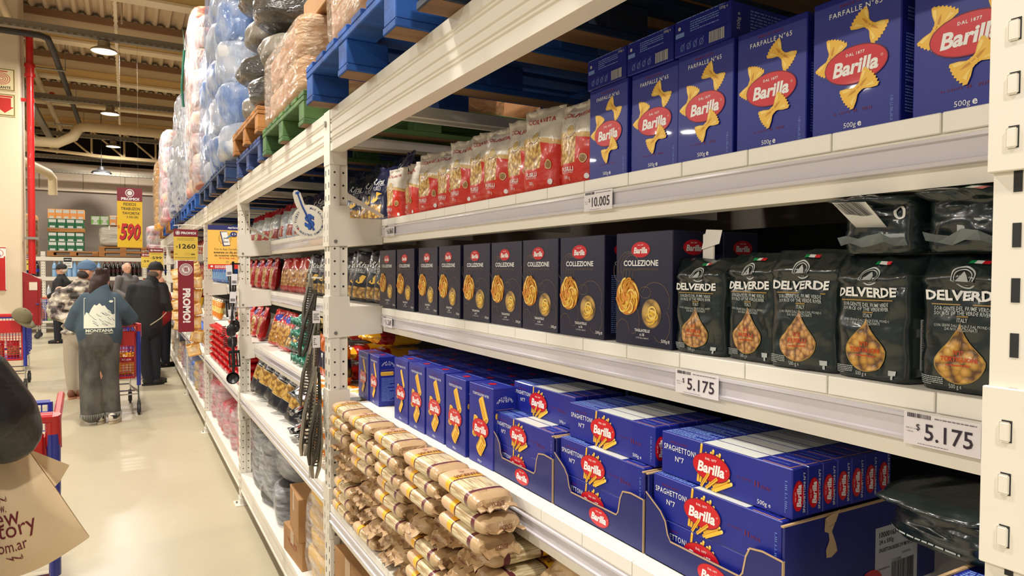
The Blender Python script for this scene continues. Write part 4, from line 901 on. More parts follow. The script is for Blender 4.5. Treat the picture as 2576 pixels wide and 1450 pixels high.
def rinaart(b,A,mb):
    A.t('Rina',.5,.72,w=.5,h=.12,mi=0,shear=.35,bold=.012,lift=.001); A.line([(.2,.62),(.8,.64)],.008,0,.001); A.t('FUSILLI',.5,.59,w=.3,mi=0,lift=.001); A.poly([(.3,.36),(.55,.52),(.72,.5),(.6,.36),(.45,.33)],1,.0006)
def lunart(b,A,mb):
    A.poly([(.25,.95),(.72,.95),(.75,.82),(.62,.72),(.35,.72),(.22,.82)],0,.0008); A.t('LUNA',.48,.83,w=.36,mi=2,bold=.04,lift=.0014); A.t('SPIRALI',.5,.665,w=.5,h=.035,mi=0,lift=.001)
AM=[PW,PY,LRED,mat('print_blue',(40,52,150),.4)]
def along(y0,y1,n): return [y0+(y1-y0)*i/max(1,n-1) for i in range(n)]
def bag(w,h,d,s,**k): return Bag(w,h,d,s,**k)
yy=along(2.93,4.28,9)
row('rinaA',lambda:proto('navy_pasta_bag',bag(.17,.25,.075,41,wr=.007),NVB,rinaart,AM),[((.955+.02*(i%2),y,1.882),(R(-8),0,FAC+R(22+6*((i%3)-1)))) for i,y in enumerate(yy)],lambda i:'navy foil pasta bag, front row on the top shelf, %s from the second post'%ORD[i],'pasta bag','navy bags on the top shelf')
row('rinaA',None,[((1.04+.02*(i%2),y,1.96),(R(-14),0,FAC+R(8*((i%3)-1)))) for i,y in enumerate(along(2.95,4.1,7))],lambda i:'navy foil pasta bag in the raised row behind, %s from the second post'%ORD[i],'pasta bag','navy bags in the raised row behind')
row('white',lambda:proto('silver_pasta_bag',bag(.15,.25,.07,43,wr=.007),WHB),[((.94+.02*(i%2),y,1.882),(R(-8),0,FAC+R(7*((i%3)-1)))) for i,y in enumerate(along(4.42,4.98,5))],lambda i:'silver and red vegetable pasta bag, %s beyond the navy bags on the top shelf'%ORD[i],'pasta bag','silver bags on the top shelf')
row('rinaB',lambda:proto('black_pasta_bag',bag(.155,.235,.075,45,wr=.006),NVK,rinaart,AM),[((.955+.015*(i%2),y,1.522),(R(-5),R(5),FAC+R(24+5*((i%3)-1)))) for i,y in enumerate(along(2.85,4.22,10))],lambda i:'black pasta bag with white script, %s from the second post on the second shelf'%ORD[i],'pasta bag','black bags on the second shelf')
row('redB',lambda:proto('red_pasta_bag',bag(.14,.23,.07,47,wr=.006),REDB),[((.96+.015*(i%2),y,1.522),(R(-8),0,FAC+R(24+6*((i%3)-1)))) for i,y in enumerate(along(4.36,4.98,6))],lambda i:'red pasta bag with clear middle, %s beyond the black bags on the second shelf'%ORD[i],'pasta bag','red clear bags on the second shelf')
row('redV',lambda:proto('red_pasta_bag',bag(.14,.24,.07,49,wr=.006),REDV,lambda b,A,mb:(A.ell(.5,.80,.3,.1,3,.0006),A.ell(.5,.80,.26,.08,3,.0009),A.t('Favorita',.5,.8,w=.42,mi=0,bold=.03,shear=.2,lift=.0014)),AM),[((.86+.02*(i%2),y,1.149),(R(-12),R(8),FAC+R(26+6*((i%3)-1)))) for i,y in enumerate(along(4.52,4.97,4))],lambda i:'red and gold pasta bag with blue oval, %s beyond the leaning black bags'%ORD[i],'pasta bag','red and gold bags on the third shelf')
row('rinaB',None,[((.87+.01*i,y,1.149),(R(-24),R(16),FAC+R(30+8*i-8))) for i,y in enumerate((4.36,4.22,4.06))],lambda i:'black script pasta bag leaning back on the third shelf, %s of three'%('left','middle','right')[i],'pasta bag','leaning black bags on the third shelf')
row('green',lambda:proto('green_pasta_pack',bag(.11,.2,.055,53,wr=.009,top=.2),GRN),[((1.01,y,1.149),(R(-90),R(3*((k+i)%3-1)),PI/2+R(3*((k*2+i)%3-1)))) for i,y in enumerate((3.92,3.79,3.66)) for k in range(4)],lambda i:'green-topped black pasta pack lying flat, %s layer of the %s pile'%(LAYN[i%4],('left','middle','right')[i//4]),'pasta pack','green-topped packs on the third shelf',pile=4)
row('sauce',lambda:proto('orange_sauce_pouch',bag(.07,.2,.05,55,wr=.004),uvmat('sauce_pouch',(196,96,30),[(lambda u,v:(v.gt(.2))*(v.lt(.62)),(34,36,56)),(lambda u,v:v.lt(.12),(190,40,30))],rough=.25,bmp=(20,.4),coat=.7),lambda b,A,mb:A.rect(.35,.65,.48,.58,0,.0008),AM),[((.84,y,1.149),(0,0,FAC)) for y in along(3.05,3.52,7)],lambda i:'brown sauce pouch with dark label on the third shelf, %s from the second post'%ORD[i],'sauce pouch','sauce pouches on the third shelf')
row('yel',lambda:proto('yellow_pasta_bag',bag(.17,.26,.085,57,wr=.008),YEL,lambda b,A,mb:A.t('Molto',.5,.67,w=.6,h=.1,mi=0,bold=.03,shear=.2,lift=.001),AM),[((1.16-.04*i,2.90+.22*i,1.149),(R(-90),R(3*((k+i)%3-1)),R(75+8*((k+i)%3)))) for i in range(2) for k in range(3)],lambda i:'yellow pasta bag behind the second post, %s layer, %s stack'%(LAYN[i%3],('near','far')[i//3]),'pasta bag','yellow bags behind the second post',pile=3)
row('luna',lambda:proto('charcoal_pasta_bag',bag(.155,.29,.09,59,wr=.007),LUN,lunart,AM),[((.76+.010*(i%2),y,.806),(R(-4),R(22+3*(i%2)),FAC+R(34+6*(i%3)))) for i,y in enumerate((4.93,4.80,4.66,4.45,4.22,3.98,3.76))],lambda i:'charcoal pasta bag with gold window leaning on the fourth shelf, %s from the third post'%ORD[i],'pasta bag','charcoal bags on the fourth shelf')
row('luna',None,[((1.01,y,.806),(R(-90),R(3*(k%2)),PI/2+R(3*((k+i)%3-1)))) for i,y in enumerate((3.54,3.37)) for k in range(3)],lambda i:'charcoal pasta bag lying flat with crumpled end out, %s layer of the %s pile'%(LAYN[i%3],('left','right')[i//3]),'pasta bag','charcoal bags lying flat',pile=3)
row('orange',lambda:proto('orange_pasta_bag',bag(.108,.2,.055,61,wr=.009),ORS),[((.935,3.24-.118*i,.806),(R(-90),R(3*((k+i)%3-1)),PI/2+R(3*((k*2+i)%3-1)))) for i in range(4) for k in range(5)],lambda i:'orange pasta sachet lying on the fourth shelf, %s layer, %s pile from the post'%(LAYN[i%5],('fourth','third','second','first')[i//5]),'pasta bag','orange sachets on the fourth shelf',pile=5)
# third bay: red packs and bags
row('redV',None,[((.93+.02*(i%2),y,1.522),(R(-8),0,FAC+R(6*((i%3)-1)))) for i,y in enumerate(along(5.3,6.9,11))],lambda i:'red and gold pasta bag, second shelf, %s beyond the third post'%ORD[i],'pasta bag','red and gold bags on the second shelf')
row('redV',None,[((.835+.02*(i%2),y,1.149),(R(-14),0,FAC+R(9*((i%3)-1)))) for i,y in enumerate(along(5.3,6.9,11))],lambda i:'red and gold pasta bag, third shelf, %s beyond the third post'%ORD[i],'pasta bag','red and gold bags on the third shelf')
REDP=uvmat('red_pack',(190,16,26),[(lambda u,v:(v.gt(.2))*(v.lt(.5)),(206,150,80)),(lambda u,v:v.gt(.62),(204,20,30))],rough=.16,bmp=(26,.8,.010),coat=1)
RL=[(i,LAYN[k]) for i in range(20) for k in range(6)]
row('redp',lambda:proto('red_spaghetti_pack',bag(.098,.26,.045,63,wr=.007,top=.25),REDP,nu=12,nt=16),[((.985,5.34+.106*i,.806),(R(-90),R(3*((k+i)%3-1)),PI/2+R(3*((k*2+i)%3-1)))) for i in range(20) for k in range(6)],lambda i:'red shiny spaghetti pack, %s layer of the %s pile beyond the third post'%(RL[i][1],ORD[RL[i][0]]),'pasta pack','red spaghetti packs beyond the third post',pile=6)
row('redV',None,[((.745,7.85+.12*i,.806),(R(-14),0,FAC+R(8*((i%3)-1)))) for i in range(6)],lambda i:'red and gold pasta bag, fourth shelf, %s beyond the fourth post'%ORD[i],'pasta bag','red and gold bags on the fourth shelf')
row('white',None,[((.955+.02*(i%2),y,1.882),(R(-8),0,FAC+R(22+6*((i%3)-1)))) for i,y in enumerate(along(5.3,6.3,7))],lambda i:'silver and red pasta bag, top shelf, %s beyond the third post'%ORD[i],'pasta bag','silver bags beyond the third post')
row('blue',lambda:proto('blue_pasta_bag',bag(.19,.27,.1,65,wr=.01),BLB),[((.94,7.8+.21*i,1.882),(R(-8),0,FAC+R(6*((i%3)-1)))) for i in range(8)],lambda i:'bright blue bag, top shelf, %s beyond the fourth post'%ORD[i],'pasta bag','blue bags on the top shelf')
row('blue',None,[((.935,7.75+.21*i,1.522),(R(-8),0,FAC+R(6*((i%3)-1)))) for i in range(8)],lambda i:'bright blue bag, second shelf, %s beyond the fourth post'%ORD[i],'pasta bag','blue bags on the second shelf')
row('blue',None,[((.74,8.6+.215*i,.806),(R(-12),0,FAC+R(10*((i%3)-1)))) for i in range(6)],lambda i:'bright blue bag on the fourth shelf beside the man in black, %s from the viewer'%ORD[i],'pasta bag','blue bags on the fourth shelf')
row('orange',None,[((.835,7.75+.2*i,1.1495),(R(-8),0,FAC+R(6*((i%3)-1)))) for i in range(8)],lambda i:'orange clear pasta bag, third shelf, %s beyond the fourth post'%ORD[i],'pasta bag','orange bags beyond the fourth post')
for lv,key,nm in (('A','redV','red and gold'),('A','white','silver and red'),('B','redV','red and gold'),('C','yel','yellow'),('D','yel','yellow')):
    zt,xf=LV[lv]; ys=along(10.3,12.3,7) if key!='white' else along(12.7,14.8,7)
    row(key,None,[((xf+.04,y,zt+.001),(R(-8),0,FAC)) for y in ys],lambda i:'%s bag far down the %s shelf, %s from the viewer'%(nm,dict(A='top',B='second',C='third',D='fourth')[lv],ORD[i]),'pasta bag','%s bags far down the %s shelf'%(nm,dict(A='top',B='second',C='third',D='fourth')[lv]))
# strings of snack bags hanging from the posts
for n,(x,y,z0,k) in enumerate(((.615,7.66,1.62,7),(.60,10.1,1.55,6))):
    row('snack',lambda:proto('snack_bag',bag(.13,.135,.055,67,wr=.008),SNK),[((x+.012*(i%2),y,z0-.139*i),(R(6*((i%2)*2-1)),R(12*((i%3)-1)),R(10*((i%3)-1)))) for i in range(k)],lambda i:'tan snack bag hanging on the %s post, %s from the top'%(('fourth','fifth')[n],ORD[i]),'snack bag','snack bags hanging on the %s post'%('fourth','fifth')[n],rest=False)
    mb=MB(); mb.box(x-.01,x+.01,y+.045,y+.047,z0-.8,z0+.3); mb.box(x-.01,.70,y+.045,y+.047,z0+.29,z0+.3); tag(mb.build('clip_strip',mat('clear_strip',(220,220,216),.2)),'clear plastic clip strip holding snack bags on the %s post'%('fourth','fifth')[n],'clip strip')
# ---- cartons and wrapped bundles on the floor level
def kbox(name,w,h,d,loc,rz,lab,art=None,tape=True,grp=None):
    t=empty(name); mb=MB(); mb.box(0,w,0,d,0,h,0,b=.003); o=mb.build('carton',KRAFT,t)
    mb=MB(); A=Art(mb,lambda u,v,l:(u,v,h+l)); A.line([(w*.0,d*.5),(w,d*.5)],.003,0,.0006)
    if tape: A.rect(w*0,w,d*.42,d*.58,1,.0009)
    A2=Art(mb,lambda u,v,l:(u,-l,v))
    if tape: A2.rect(w*.4,w*.58,h*.55,h,1,.0009)
    mb.build('tape',[mat('carton_seam',(110,78,46),.8),mat('tape_tan',(190,160,126),.35)],t)
    if art: mb=MB(); art(A2.__class__(mb,lambda u,v,l:(u,-l,v))); mb.build('carton_print',[mat('carton_red_ink',(150,56,44),.7)],t)
    return put(t,loc,FAC+rz,lab,'carton',grp)
def vic(w,h): 
    def f(A): A.t('VICENTE',w*.5,h*.58,w=w*.5,h=h*.16,mi=0,bold=.015); A.t('Don',w*.5,h*.74,w=w*.1,mi=0); A.lines(w*.3,w*.7,h*.42,h*.47,1,0,seed=2)
    return f
kbox('carton',.34,.14,.40,(.705,3.63,.2285),R(3),'lower kraft carton with a strip of white tape, floor level of the second bay',vic(.34,.14))
kbox('carton',.28,.21,.38,(.725,3.57,.369),R(-4),'upper kraft carton standing on another, floor level of the second bay')
kbox('carton',.34,.36,.4,(.71,2.66,.2285),R(2),'kraft carton with red lettering just right of the second post, floor level',vic(.34,.36))
WRAP=film('clear_wrap',(226,228,232),.34,9,(1,1,3.5),1.,.1,.02)
WRAPT=film('tan_wrap',(226,208,180),.42,7,(.6,3,3),1.,.1,.03)
def lumpmesh(w,d,h,seed,amp,n=10,p=4.,fx=6):
    """rounded, dented block, base at z=0, centred in x,y"""
    mb=MB(); ix={}
    def add(a,b,c):
        k=(round(a,4),round(b,4),round(c,4))
        if k in ix: return ix[k]
        l=(abs(a)**p+abs(b)**p+abs(c)**p)**(1/p); a2,b2,c2=a/l,b/l,c/l
        q=Vector((a2*w*fx/2+seed*5.1,b2*d*fx/2,c2*h*fx/2)); nn=noise.noise(q)+.5*noise.noise(q*2.3)
        f=1+nn*amp; ix[k]=len(mb.v); mb.v.append((a2*w/2*f,b2*d/2*f,max(0,h/2+c2*h/2*(f if c2>0 else 1)))); return ix[k]
    for ax in range(3):
        for sg in (-1,1):
            for i in range(n):
                for j in range(n):
                    q=[]
                    for di,dj in ((0,0),(1,0),(1,1),(0,1)):
                        c=[0,0,0]; c[ax]=sg; c[(ax+1)%3]=-1+2*(i+di)/n; c[(ax+2)%3]=-1+2*(j+dj)/n; q.append(add(*c))
                    mb.f.append(tuple(q) if sg>0 else tuple(q[::-1])); mb.m.append(0)
    return mb
def bundle(name,w,d,h,loc,rz,m,lab,seed,film_=None,layers=4,amp=.06,cat='wrapped bundle',grp=None):
    t=empty(name); k=layers; rn=random.Random(seed)
    for i in range(k):
        mb=lumpmesh(w*.93,d*.93,h/k*1.06,seed+i,amp,8,4.); o=mb.build('packed_layer',m if not isinstance(m,list) else m[i%len(m)],t,smooth=True); o.location=(rn.uniform(-.01,.01),rn.uniform(-.01,.01),h/k*i*.985)
    mb=lumpmesh(w,d,h*1.015,seed+50,amp*.7,14,5.); mb.build('stretch_wrap',film_ or WRAP,t,smooth=True)
    return put(t,loc,rz,lab,cat,grp)
DKB=mat('dark_bundle',(38,40,50),.4,bmp=(14,.6,dict(dist=.02)),coat=.3); DKG=mat('grey_bundle',(96,98,104),.45,bmp=(14,.6,dict(dist=.02))); PKB=mat('pink_bundle',(190,66,84),.4,bmp=(14,.6,dict(dist=.02)),coat=.3,vary=(6,(226,150,150),(1,1,1),.45,.62)); YLB=mat('yellow_bundle',(226,176,50),.4,bmp=(14,.6,dict(dist=.02)),coat=.3,vary=(7,(228,204,150),(1,1,1),.48,.6)); BLB2=mat('blue_bundle',(60,110,190),.4,bmp=(14,.6,dict(dist=.02)),coat=.3)
BZ=.2285
bundle('wrapped_bundle',.34,.40,.46,(.90,4.78,BZ),0,[DKG,DKB],'tall clear-wrapped bundle of dark bags beside the third post, floor level',71)
bundle('wrapped_bundle',.36,.36,.40,(.91,4.38,BZ),R(6),[DKB,DKG,DKB],'clear-wrapped dark bundle, middle of the floor level in the second bay',72)
bundle('wrapped_bundle',.34,.30,.22,(.90,4.02,BZ),R(-8),[DKB],'low clear-wrapped dark bundle beside the kraft cartons',73,layers=1)
bundle('wrapped_bundle',.32,.30,.26,(.93,4.05,BZ+.225),R(10),[DKG],'clear-wrapped grey bundle resting on the low dark one',74,layers=2)
bundle('wrapped_bundle',.34,.42,.45,(.89,3.05,BZ),R(3),[YLB],'clear-wrapped yellow and purple bundle beside the second post, floor level',75,layers=5)
for i,(y,h,l) in enumerate(((7.28,.36,3),(6.8,.42,4),(6.33,.30,2),(5.88,.34,3),(5.44,.46,5))):
    bundle('wrapped_bundle',.36,.36,h,(.90,y,BZ),R(5*((i%3)-1)),[PKB],'clear-wrapped pink bundle at floor level beyond the third post, %s from it'%ORD[4-i],80+i,layers=l,grp='pink bundles on the floor level')
for i,(y,h,m,nm) in enumerate(((7.95,.42,PKB,'pink'),(8.42,.38,PKB,'pink'),(8.95,.34,YLB,'yellow'),(9.4,.3,BLB2,'blue'),(9.84,.36,BLB2,'blue'),(10.5,.34,BLB2,'blue'),(11.2,.34,PKB,'pink'),(11.9,.3,YLB,'yellow'),(12.7,.36,BLB2,'blue'),(13.5,.3,YLB,'yellow'))):
    bundle('wrapped_bundle',.36,.38,h,(.89,y,BZ),R(6*((i%3)-1)),[m],'clear-wrapped %s bundle at floor level, %s one beyond the fourth post'%(nm,ORD[i]),90+i,layers=3,grp='bundles on the floor level down the aisle')
# ================================================================= PALLETS AND WRAPPED LOADS ON TOP OF THE RACK
def woodmat(name,c,c2,rough=.75): return mat(name,c,rough,bmp=(18,.5,dict(stretch=(.25,1,1.6),dist=.004)),vary=(5,c2,(.3,2,2),.38,.62))
PBLUE=woodmat('pallet_blue',(34,92,178),(26,66,130)); PDB=woodmat('pallet_dark_blue',(36,60,104),(44,50,66)); PGRN=woodmat('pallet_green',(92,128,70),(66,98,62)); PNAT=woodmat('pallet_wood',(190,132,72),(150,98,52)); PVIO=woodmat('pallet_violet_blue',(70,90,150),(50,66,108)); BARE=woodmat('bare_board',(150,112,76),(110,80,54))
def pallet(x,y1,w,d,z,m,lab,under=None,h=.145,grp=None):
    """front at x, far edge at y1, width w along the aisle, depth d"""
    t=empty('wooden_pallet',(x,y1,z),0,lab,'pallet',grp); under=under or BARE
    for k,yy in enumerate((0,-(w-.1)/2,-(w-.1))):
        mb=MB(); mb.box(0,d,yy-.1,yy,0,.022,0,b=.003); o=mb.build('bottom_board',[m,under],t)
        mb=MB(); mb.box(.004,d-.004,yy-.096,yy-.004,-.0006,.0); mb.build('bare_underside',under,o)
        for xx in (0,d/2-.07,d-.14):
            mb=MB(); mb.box(xx+.002,xx+.138,yy-.097,yy-.003,.022,.1,0,b=.003); mb.build('block',m,t)
    for xx in (0,d/2-.05,d-.1):
        mb=MB(); mb.box(xx,xx+.1,-w,0,.1,.122,0,b=.003); mb.build('stringer_board',m,t)
    n=7; bw=.1
    for k in range(n):
        yy=-(w-bw)*k/(n-1); mb=MB(); mb.box(0,d,yy-bw,yy,.1225,.1225+.022,0,b=.003); mb.build('deck_board',m if k%3!=1 else m,t)
    return t
PZ=2.3012
PG='pallets on the rack top'
pallet(.605,2.665,.99,1.15,PZ,PBLUE,'bright blue wooden pallet overhanging the aisle just right of the second post',grp=PG)
pallet(.615,1.56,1.0,1.15,PZ,PDB,'weathered blue grey pallet above the bow-tie cartons',grp=PG)
pallet(.61,.50,1.0,1.15,PZ,PBLUE,'blue pallet at the near end of the rack top, above the right post',grp=PG)
pallet(.665,3.98,1.0,1.15,PZ,PGRN,'green wooden pallet left of the second post',grp=PG)
pallet(.675,5.07,.96,1.15,PZ,PVIO,'worn violet blue pallet beside the third post, another pallet on it',grp=PG)
pallet(.645,5.02,1.0,1.1,PZ+.146,PNAT,'plain brown wooden pallet stacked on the violet blue one',grp=PG)
for i,(y,m,nm) in enumerate(((6.2,PDB,'dark blue'),(7.3,PDB,'dark blue'),(8.6,PBLUE,'blue'),(9.8,PBLUE,'blue'),(11.0,PDB,'dark blue'),(12.2,PBLUE,'blue'),(13.4,PNAT,'brown'),(14.6,PBLUE,'blue'),(15.8,PNAT,'brown'))):
    pallet(.62+.01*(i%2),y,1.0,1.1,PZ,m,'%s pallet on the rack top, %s one beyond the third post'%(nm,ORD[i]),grp='pallets beyond the third post')
def load(name,x,y1,w,d,z,h,film_,inner,lab,seed,amp=.03,layers=4,inset=.03,p=6.,cat='wrapped load',grp=None):
    t=empty(name); rn=random.Random(seed); hh=h/layers
    for i in range(layers):
        for j in range(2):
            mb=lumpmesh(d-2*inset,w/2-inset,hh*1.05,seed+i*2+j,amp*1.2,8,p); o=mb.build('packed_goods',inner[(i+j)%len(inner)],t,smooth=True); o.location=(rn.uniform(-.02,.02),(j-.5)*w/2,hh*i*.99)
    mb=lumpmesh(d,w,h*1.02,seed+60,amp,22,p+2,5); mb.build('stretch_wrap',film_,t,smooth=True)
    return put(t,(x+d/2,y1-w/2,z),0,lab,cat,grp)
FW=film('wrap_clear_white',(220,222,228),.42,13,(1,1.3,.45),1.,.07,.035); FB=film('wrap_bluish',(180,196,224),.36,13,(1,1.3,.5),1.,.07,.035); FT=film('wrap_tan',(216,196,166),.42,16,(1,.8,2.4),1.,.07,.03)
CARTN=mat('carton_tan',(186,136,92),.75); TEXG=mat('textile_grey',(120,112,100),.5,bmp=(30,.8,dict(stretch=(1,1,.3),dist=.01)),coat=.4); TEXD=mat('textile_dark',(58,54,50),.35,bmp=(26,.9,dict(stretch=(1,.4,2),dist=.012)),coat=.8)
BAGB=mat('goods_blue',(70,116,186),.4,vary=(4,(190,196,206),(1,1,1),.48,.6)); BAGW=mat('goods_white',(206,206,208),.45,vary=(4,(120,140,176),(1,1,1),.5,.66)); BAGR=mat('goods_russet',(150,84,66),.45,vary=(5,(206,170,140),(1,1,2),.5,.6)); BAGP=mat('goods_pink',(206,100,116),.45,vary=(5,(230,190,190),(1,1,1),.5,.62)); BAGO=mat('goods_orange',(238,164,60),.45,vary=(5,(246,210,130),(1,1,2),.5,.62)); BAGN=mat('goods_navy',(70,76,110),.45,vary=(5,(190,190,200),(1,1,2),.46,.6)); BAGC=mat('goods_cream',(214,186,160),.5,vary=(5,(196,120,120),(1,1,1),.5,.64))
z1=PZ+.1455; z2=z1+.146
load('wrapped_load',.628,2.52,.86,1.05,z1,.9,FT,[CARTN],'tan film-wrapped cartons on the bright blue pallet',101,.008,3,p=14.)
load('wrapped_load',.66,3.96,.92,1.05,z1,.36,FT,[CARTN],'diagonal-creased film load bulging over the green pallet',102,.008,2,p=14.)
kbox('carton',.5,.12,.5,(.75,3.35,z1+.375),0,'open brown cardboard tray on top of the film load of the green pallet',tape=False)
# grey textile bales stacked on the brown pallet
rn=random.Random(4)
for i in range(5):
    for j in range(2):
        w,h=.45+rn.uniform(-.02,.02),.238; mb=lumpmesh(1.02,w,h,200+i*2+j,.045,16,3.2,9); x=.655+.025*((i*2+j)%3)-.02*(i>2)
        o=mb.build('textile_bale',[TEXG if (i+j)%2 else TEXD],smooth=True); o.location=(x+.5,4.28+.47*j-.06+.02*i,z2+.246*i); tag(o,'grey plastic-wrapped textile bale, %s layer of the %s stack on the brown pallet'%(LAYN[i],('right','left')[j]),'textile bale','textile bales')
bundle('wrapped_load',.62,.5,.3,(1.08,4.4,z2+1.26),R(4),[TEXD],'black shiny bale lying on top of the grey textile stack',121,film('wrap_dark',(120,112,100),.25,12,(1,1,1),1.,.06,.03),2,.05,'wrapped load')
load('wrapped_load',.56,6.15,.98,1.05,z1,1.75,FB,[BAGW,BAGB],'very tall clear-wrapped bluish white load beside the textile bales',103,.05,6,p=5.)
load('wrapped_load',.62,7.3,.95,1.0,z1,1.25,FB,[BAGB,BAGW],'clear-wrapped blue load, third on the rack top beyond the textile bales',104,.03,5)
bundle('wrapped_load',.42,.4,.42,(.80,6.0,z1-.0),R(5),[BAGP],'small pink wrapped bundle squeezed in front of the tall load',122,WRAP,2,.08,'wrapped load') if False else None
load('wrapped_load',.58,8.6,.95,1.0,z1,1.95,FW,[BAGR,BAGC],'tall russet and white wrapped load with a green ribbon',105,.03,9)
load('wrapped_load',.6,9.8,.95,1.0,z1,1.3,FW,[BAGN],'grey blue lumpy wrapped load behind the russet one',106,.04,6)
load('wrapped_load',.6,11.0,.95,1.0,z1,1.6,FW,[BAGN,BAGW],'speckled navy and white wrapped load farther along the rack',107,.04,7)
load('wrapped_load',.58,12.2,.95,1.0,z1,1.1,FW,[BAGN,BAGW],'low navy and white wrapped load before the pink one',108,.04,5)
load('wrapped_load',.52,13.4,.95,1.0,z1,1.5,FW,[BAGP,BAGC],'pink and cream wrapped load on a brown pallet',109,.05,6)
load('wrapped_load',.55,14.6,.95,1.0,z1,1.0,FW,[BAGC],'cream wrapped load near the end of the rack',110,.05,4)
load('wrapped_load',.50,15.8,.95,1.0,z1,1.35,FT,[BAGO],'orange wrapped load at the far end of the rack',111,.03,9)
mb=MB(); mb.box(0,.01,-.02,.02,0,.5); a=[(0,0,.25),(-.02,-.1,.45),(0,-.16,.2),(-.01,-.26,.05),(0,-.3,-.1)]; mb=MB()
for k in range(4):
    p,q=a[k],a[k+1]; mb.box(0,0,0,0,0,0) if False else mb.add([(p[0],p[1]-.02,p[2]),(p[0],p[1]+.03,p[2]+.03),(q[0],q[1]+.03,q[2]+.03),(q[0],q[1]-.02,q[2])],[(0,1,2,3)])
mb.tube([(0,0,.28),(-.02,.1,-.1),(0,.14,-.3)],.014,6); o=thing1(mb,'ribbon',mat('ribbon_green',(20,84,66),.5),'dark green ribbon hanging on the russet wrapped load','ribbon',loc=(.567,8.15,3.75))
# goods stored behind the rack top, seen between the pallets
for i,(y,m) in enumerate(((2.2,BARE),(1.1,BARE),(3.4,PGRN))):
    pallet(1.85,y+.5,1.0,1.1,PZ,m if m!=BARE else PNAT,'wooden pallet in the rack behind, %s'%('seen under the bright blue pallet','seen under the weathered pallet','green, seen under the green one')[i],grp='pallets in the rack behind')
    mb=MB(); mb.box(0,1.0,0,.95,0,.9,b=.01); thing1(mb,'carton_load',CARTN,'stack of brown cartons in the rack behind, %s'%('behind the bright blue pallet','behind the weathered pallet','behind the green pallet')[i],'carton load',loc=(1.9,y-.47,z1+.0005))
# boxes on the near pallets
load('wrapped_load',.65,1.55,.95,1.05,z1,.8,FT,[CARTN],'film-wrapped brown cartons on the weathered pallet',112,.008,3,p=14.)
load('wrapped_load',.65,.48,.95,1.05,z1,.8,FT,[CARTN],'film-wrapped brown cartons on the nearest pallet',113,.008,3,p=14.)
# ================================================================= SIGNS
PM=[mat('promo_maroon',(136,32,48),.45),mat('promo_yellow',(236,206,84),.5),PW,mat('promo_black',(36,32,30),.6),mat('promo_red',(206,34,40),.5),mat('promo_deep_yellow',(244,200,40),.5)]
def board(name,w,h,loc,art,mats,lab,base=0,cat='sign',holder=True,rz=0,grp=None,reach=.05):
    t=empty(name); mb=MB(); mb.box(0,w,0,.003,-h,0,base); mb.build('panel',mats,t); mb=MB(); art(Art(mb,lambda u,v,l:(u,-l*2,v))); mb.build('printed_face',mats,t)
    if holder:
        mb=MB(); mb.box(-.012,w+.012,-.003,-.0022,-h*.3,.02) if False else mb.tube([(-.0,.004,.035),(w*.5,.004,.045),(w+reach,.004,.035)],.004,6)
        for q in (.2,.75): mb.tube([(w*q,.004,.04),(w*q,.004,-.005)],.003,5)
        mb.build('hanger_bar',mat('hanger_white',(228,226,220),.4),t)
    return put(t,loc,rz,lab,cat,grp)
def promo(price,w,h,big=True):
    def f(A):
        A.rect(0,w,-h*.24,0,0); A.ring(w*.17,-h*.12,w*.085,w*.085,w*.02,2,.0006); A.ell(w*.17,-h*.12,w*.055,w*.055,2,.0006,n=14); A.t('PROMO!',w*.62,-h*.12,w=w*.62,h=h*.085,mi=2,bold=.05,lift=.0008)
        A.lines(w*.15,w*.85,-h*.37,-h*.27,3,3,.0006,seed=4,fill=.2); A.t(price,w*.56,-h*.55,w=w*.68,h=h*.15,mi=3,bold=.02); A.t('$',w*.13,-h*.57,h=h*.07,mi=3); A.lines(w*.05,w*.3,-h*.82,-h*.78,1,3,.0006,seed=1,fill=.4); A.ring(w*.58,-h*.8,w*.1,h*.03,.001,3,.0006); A.barcode(w*.72,w*.88,-h*.83,-h*.78,3,seed=3); A.lines(w*.05,w*.9,-h*.93,-h*.9,1,3,.0006,seed=6,fill=.4)
    return f
board('promo_sign',.215,.305,(.412,7.42,2.068),promo('1260',.215,.305),PM,'yellow promo sign reading 1260 hanging out from the fourth post',1,reach=.068)
board('promo_sign',.20,.28,(.335,12.42,2.01),promo('599',.20,.28),PM,'yellow promo sign reading 599 above the man in the black cap',1,reach=.158)
board('promo_sign',.20,.28,(.265,14.86,1.98),promo('590',.20,.28),PM,'pale yellow promo sign half hidden behind the 599 sign',1,reach=.225)
def promov(A):
    w,h=.142,.70; A.ring(w*.5,-.085,.056,.056,.006,2,.0006); A.ring(w*.5,-.085,.044,.044,.005,2,.0006); A.ell(w*.5,-.085,.036,.036,2,.0004)
    A.t('PAGA',w*.46,-.075,w=.04,mi=0,bold=.04,rot=-PI/2+R(20),lift=.001) if False else [A.t(s,w*.5+.013-.013*k,-.085,w=.046,mi=0,bold=.05,rot=R(-78),lift=.001) for k,s in enumerate(('PAGA','MENOS','LLEVA'))]
    A.t('PROMO!',w*.54,-.44,w=.34,h=.072,mi=2,bold=.05,rot=-PI/2)
board('promo_strip',.142,.70,(.446,7.40,1.757),promov,PM,'tall maroon vertical promo banner hanging below the 1260 sign',0,holder=False)
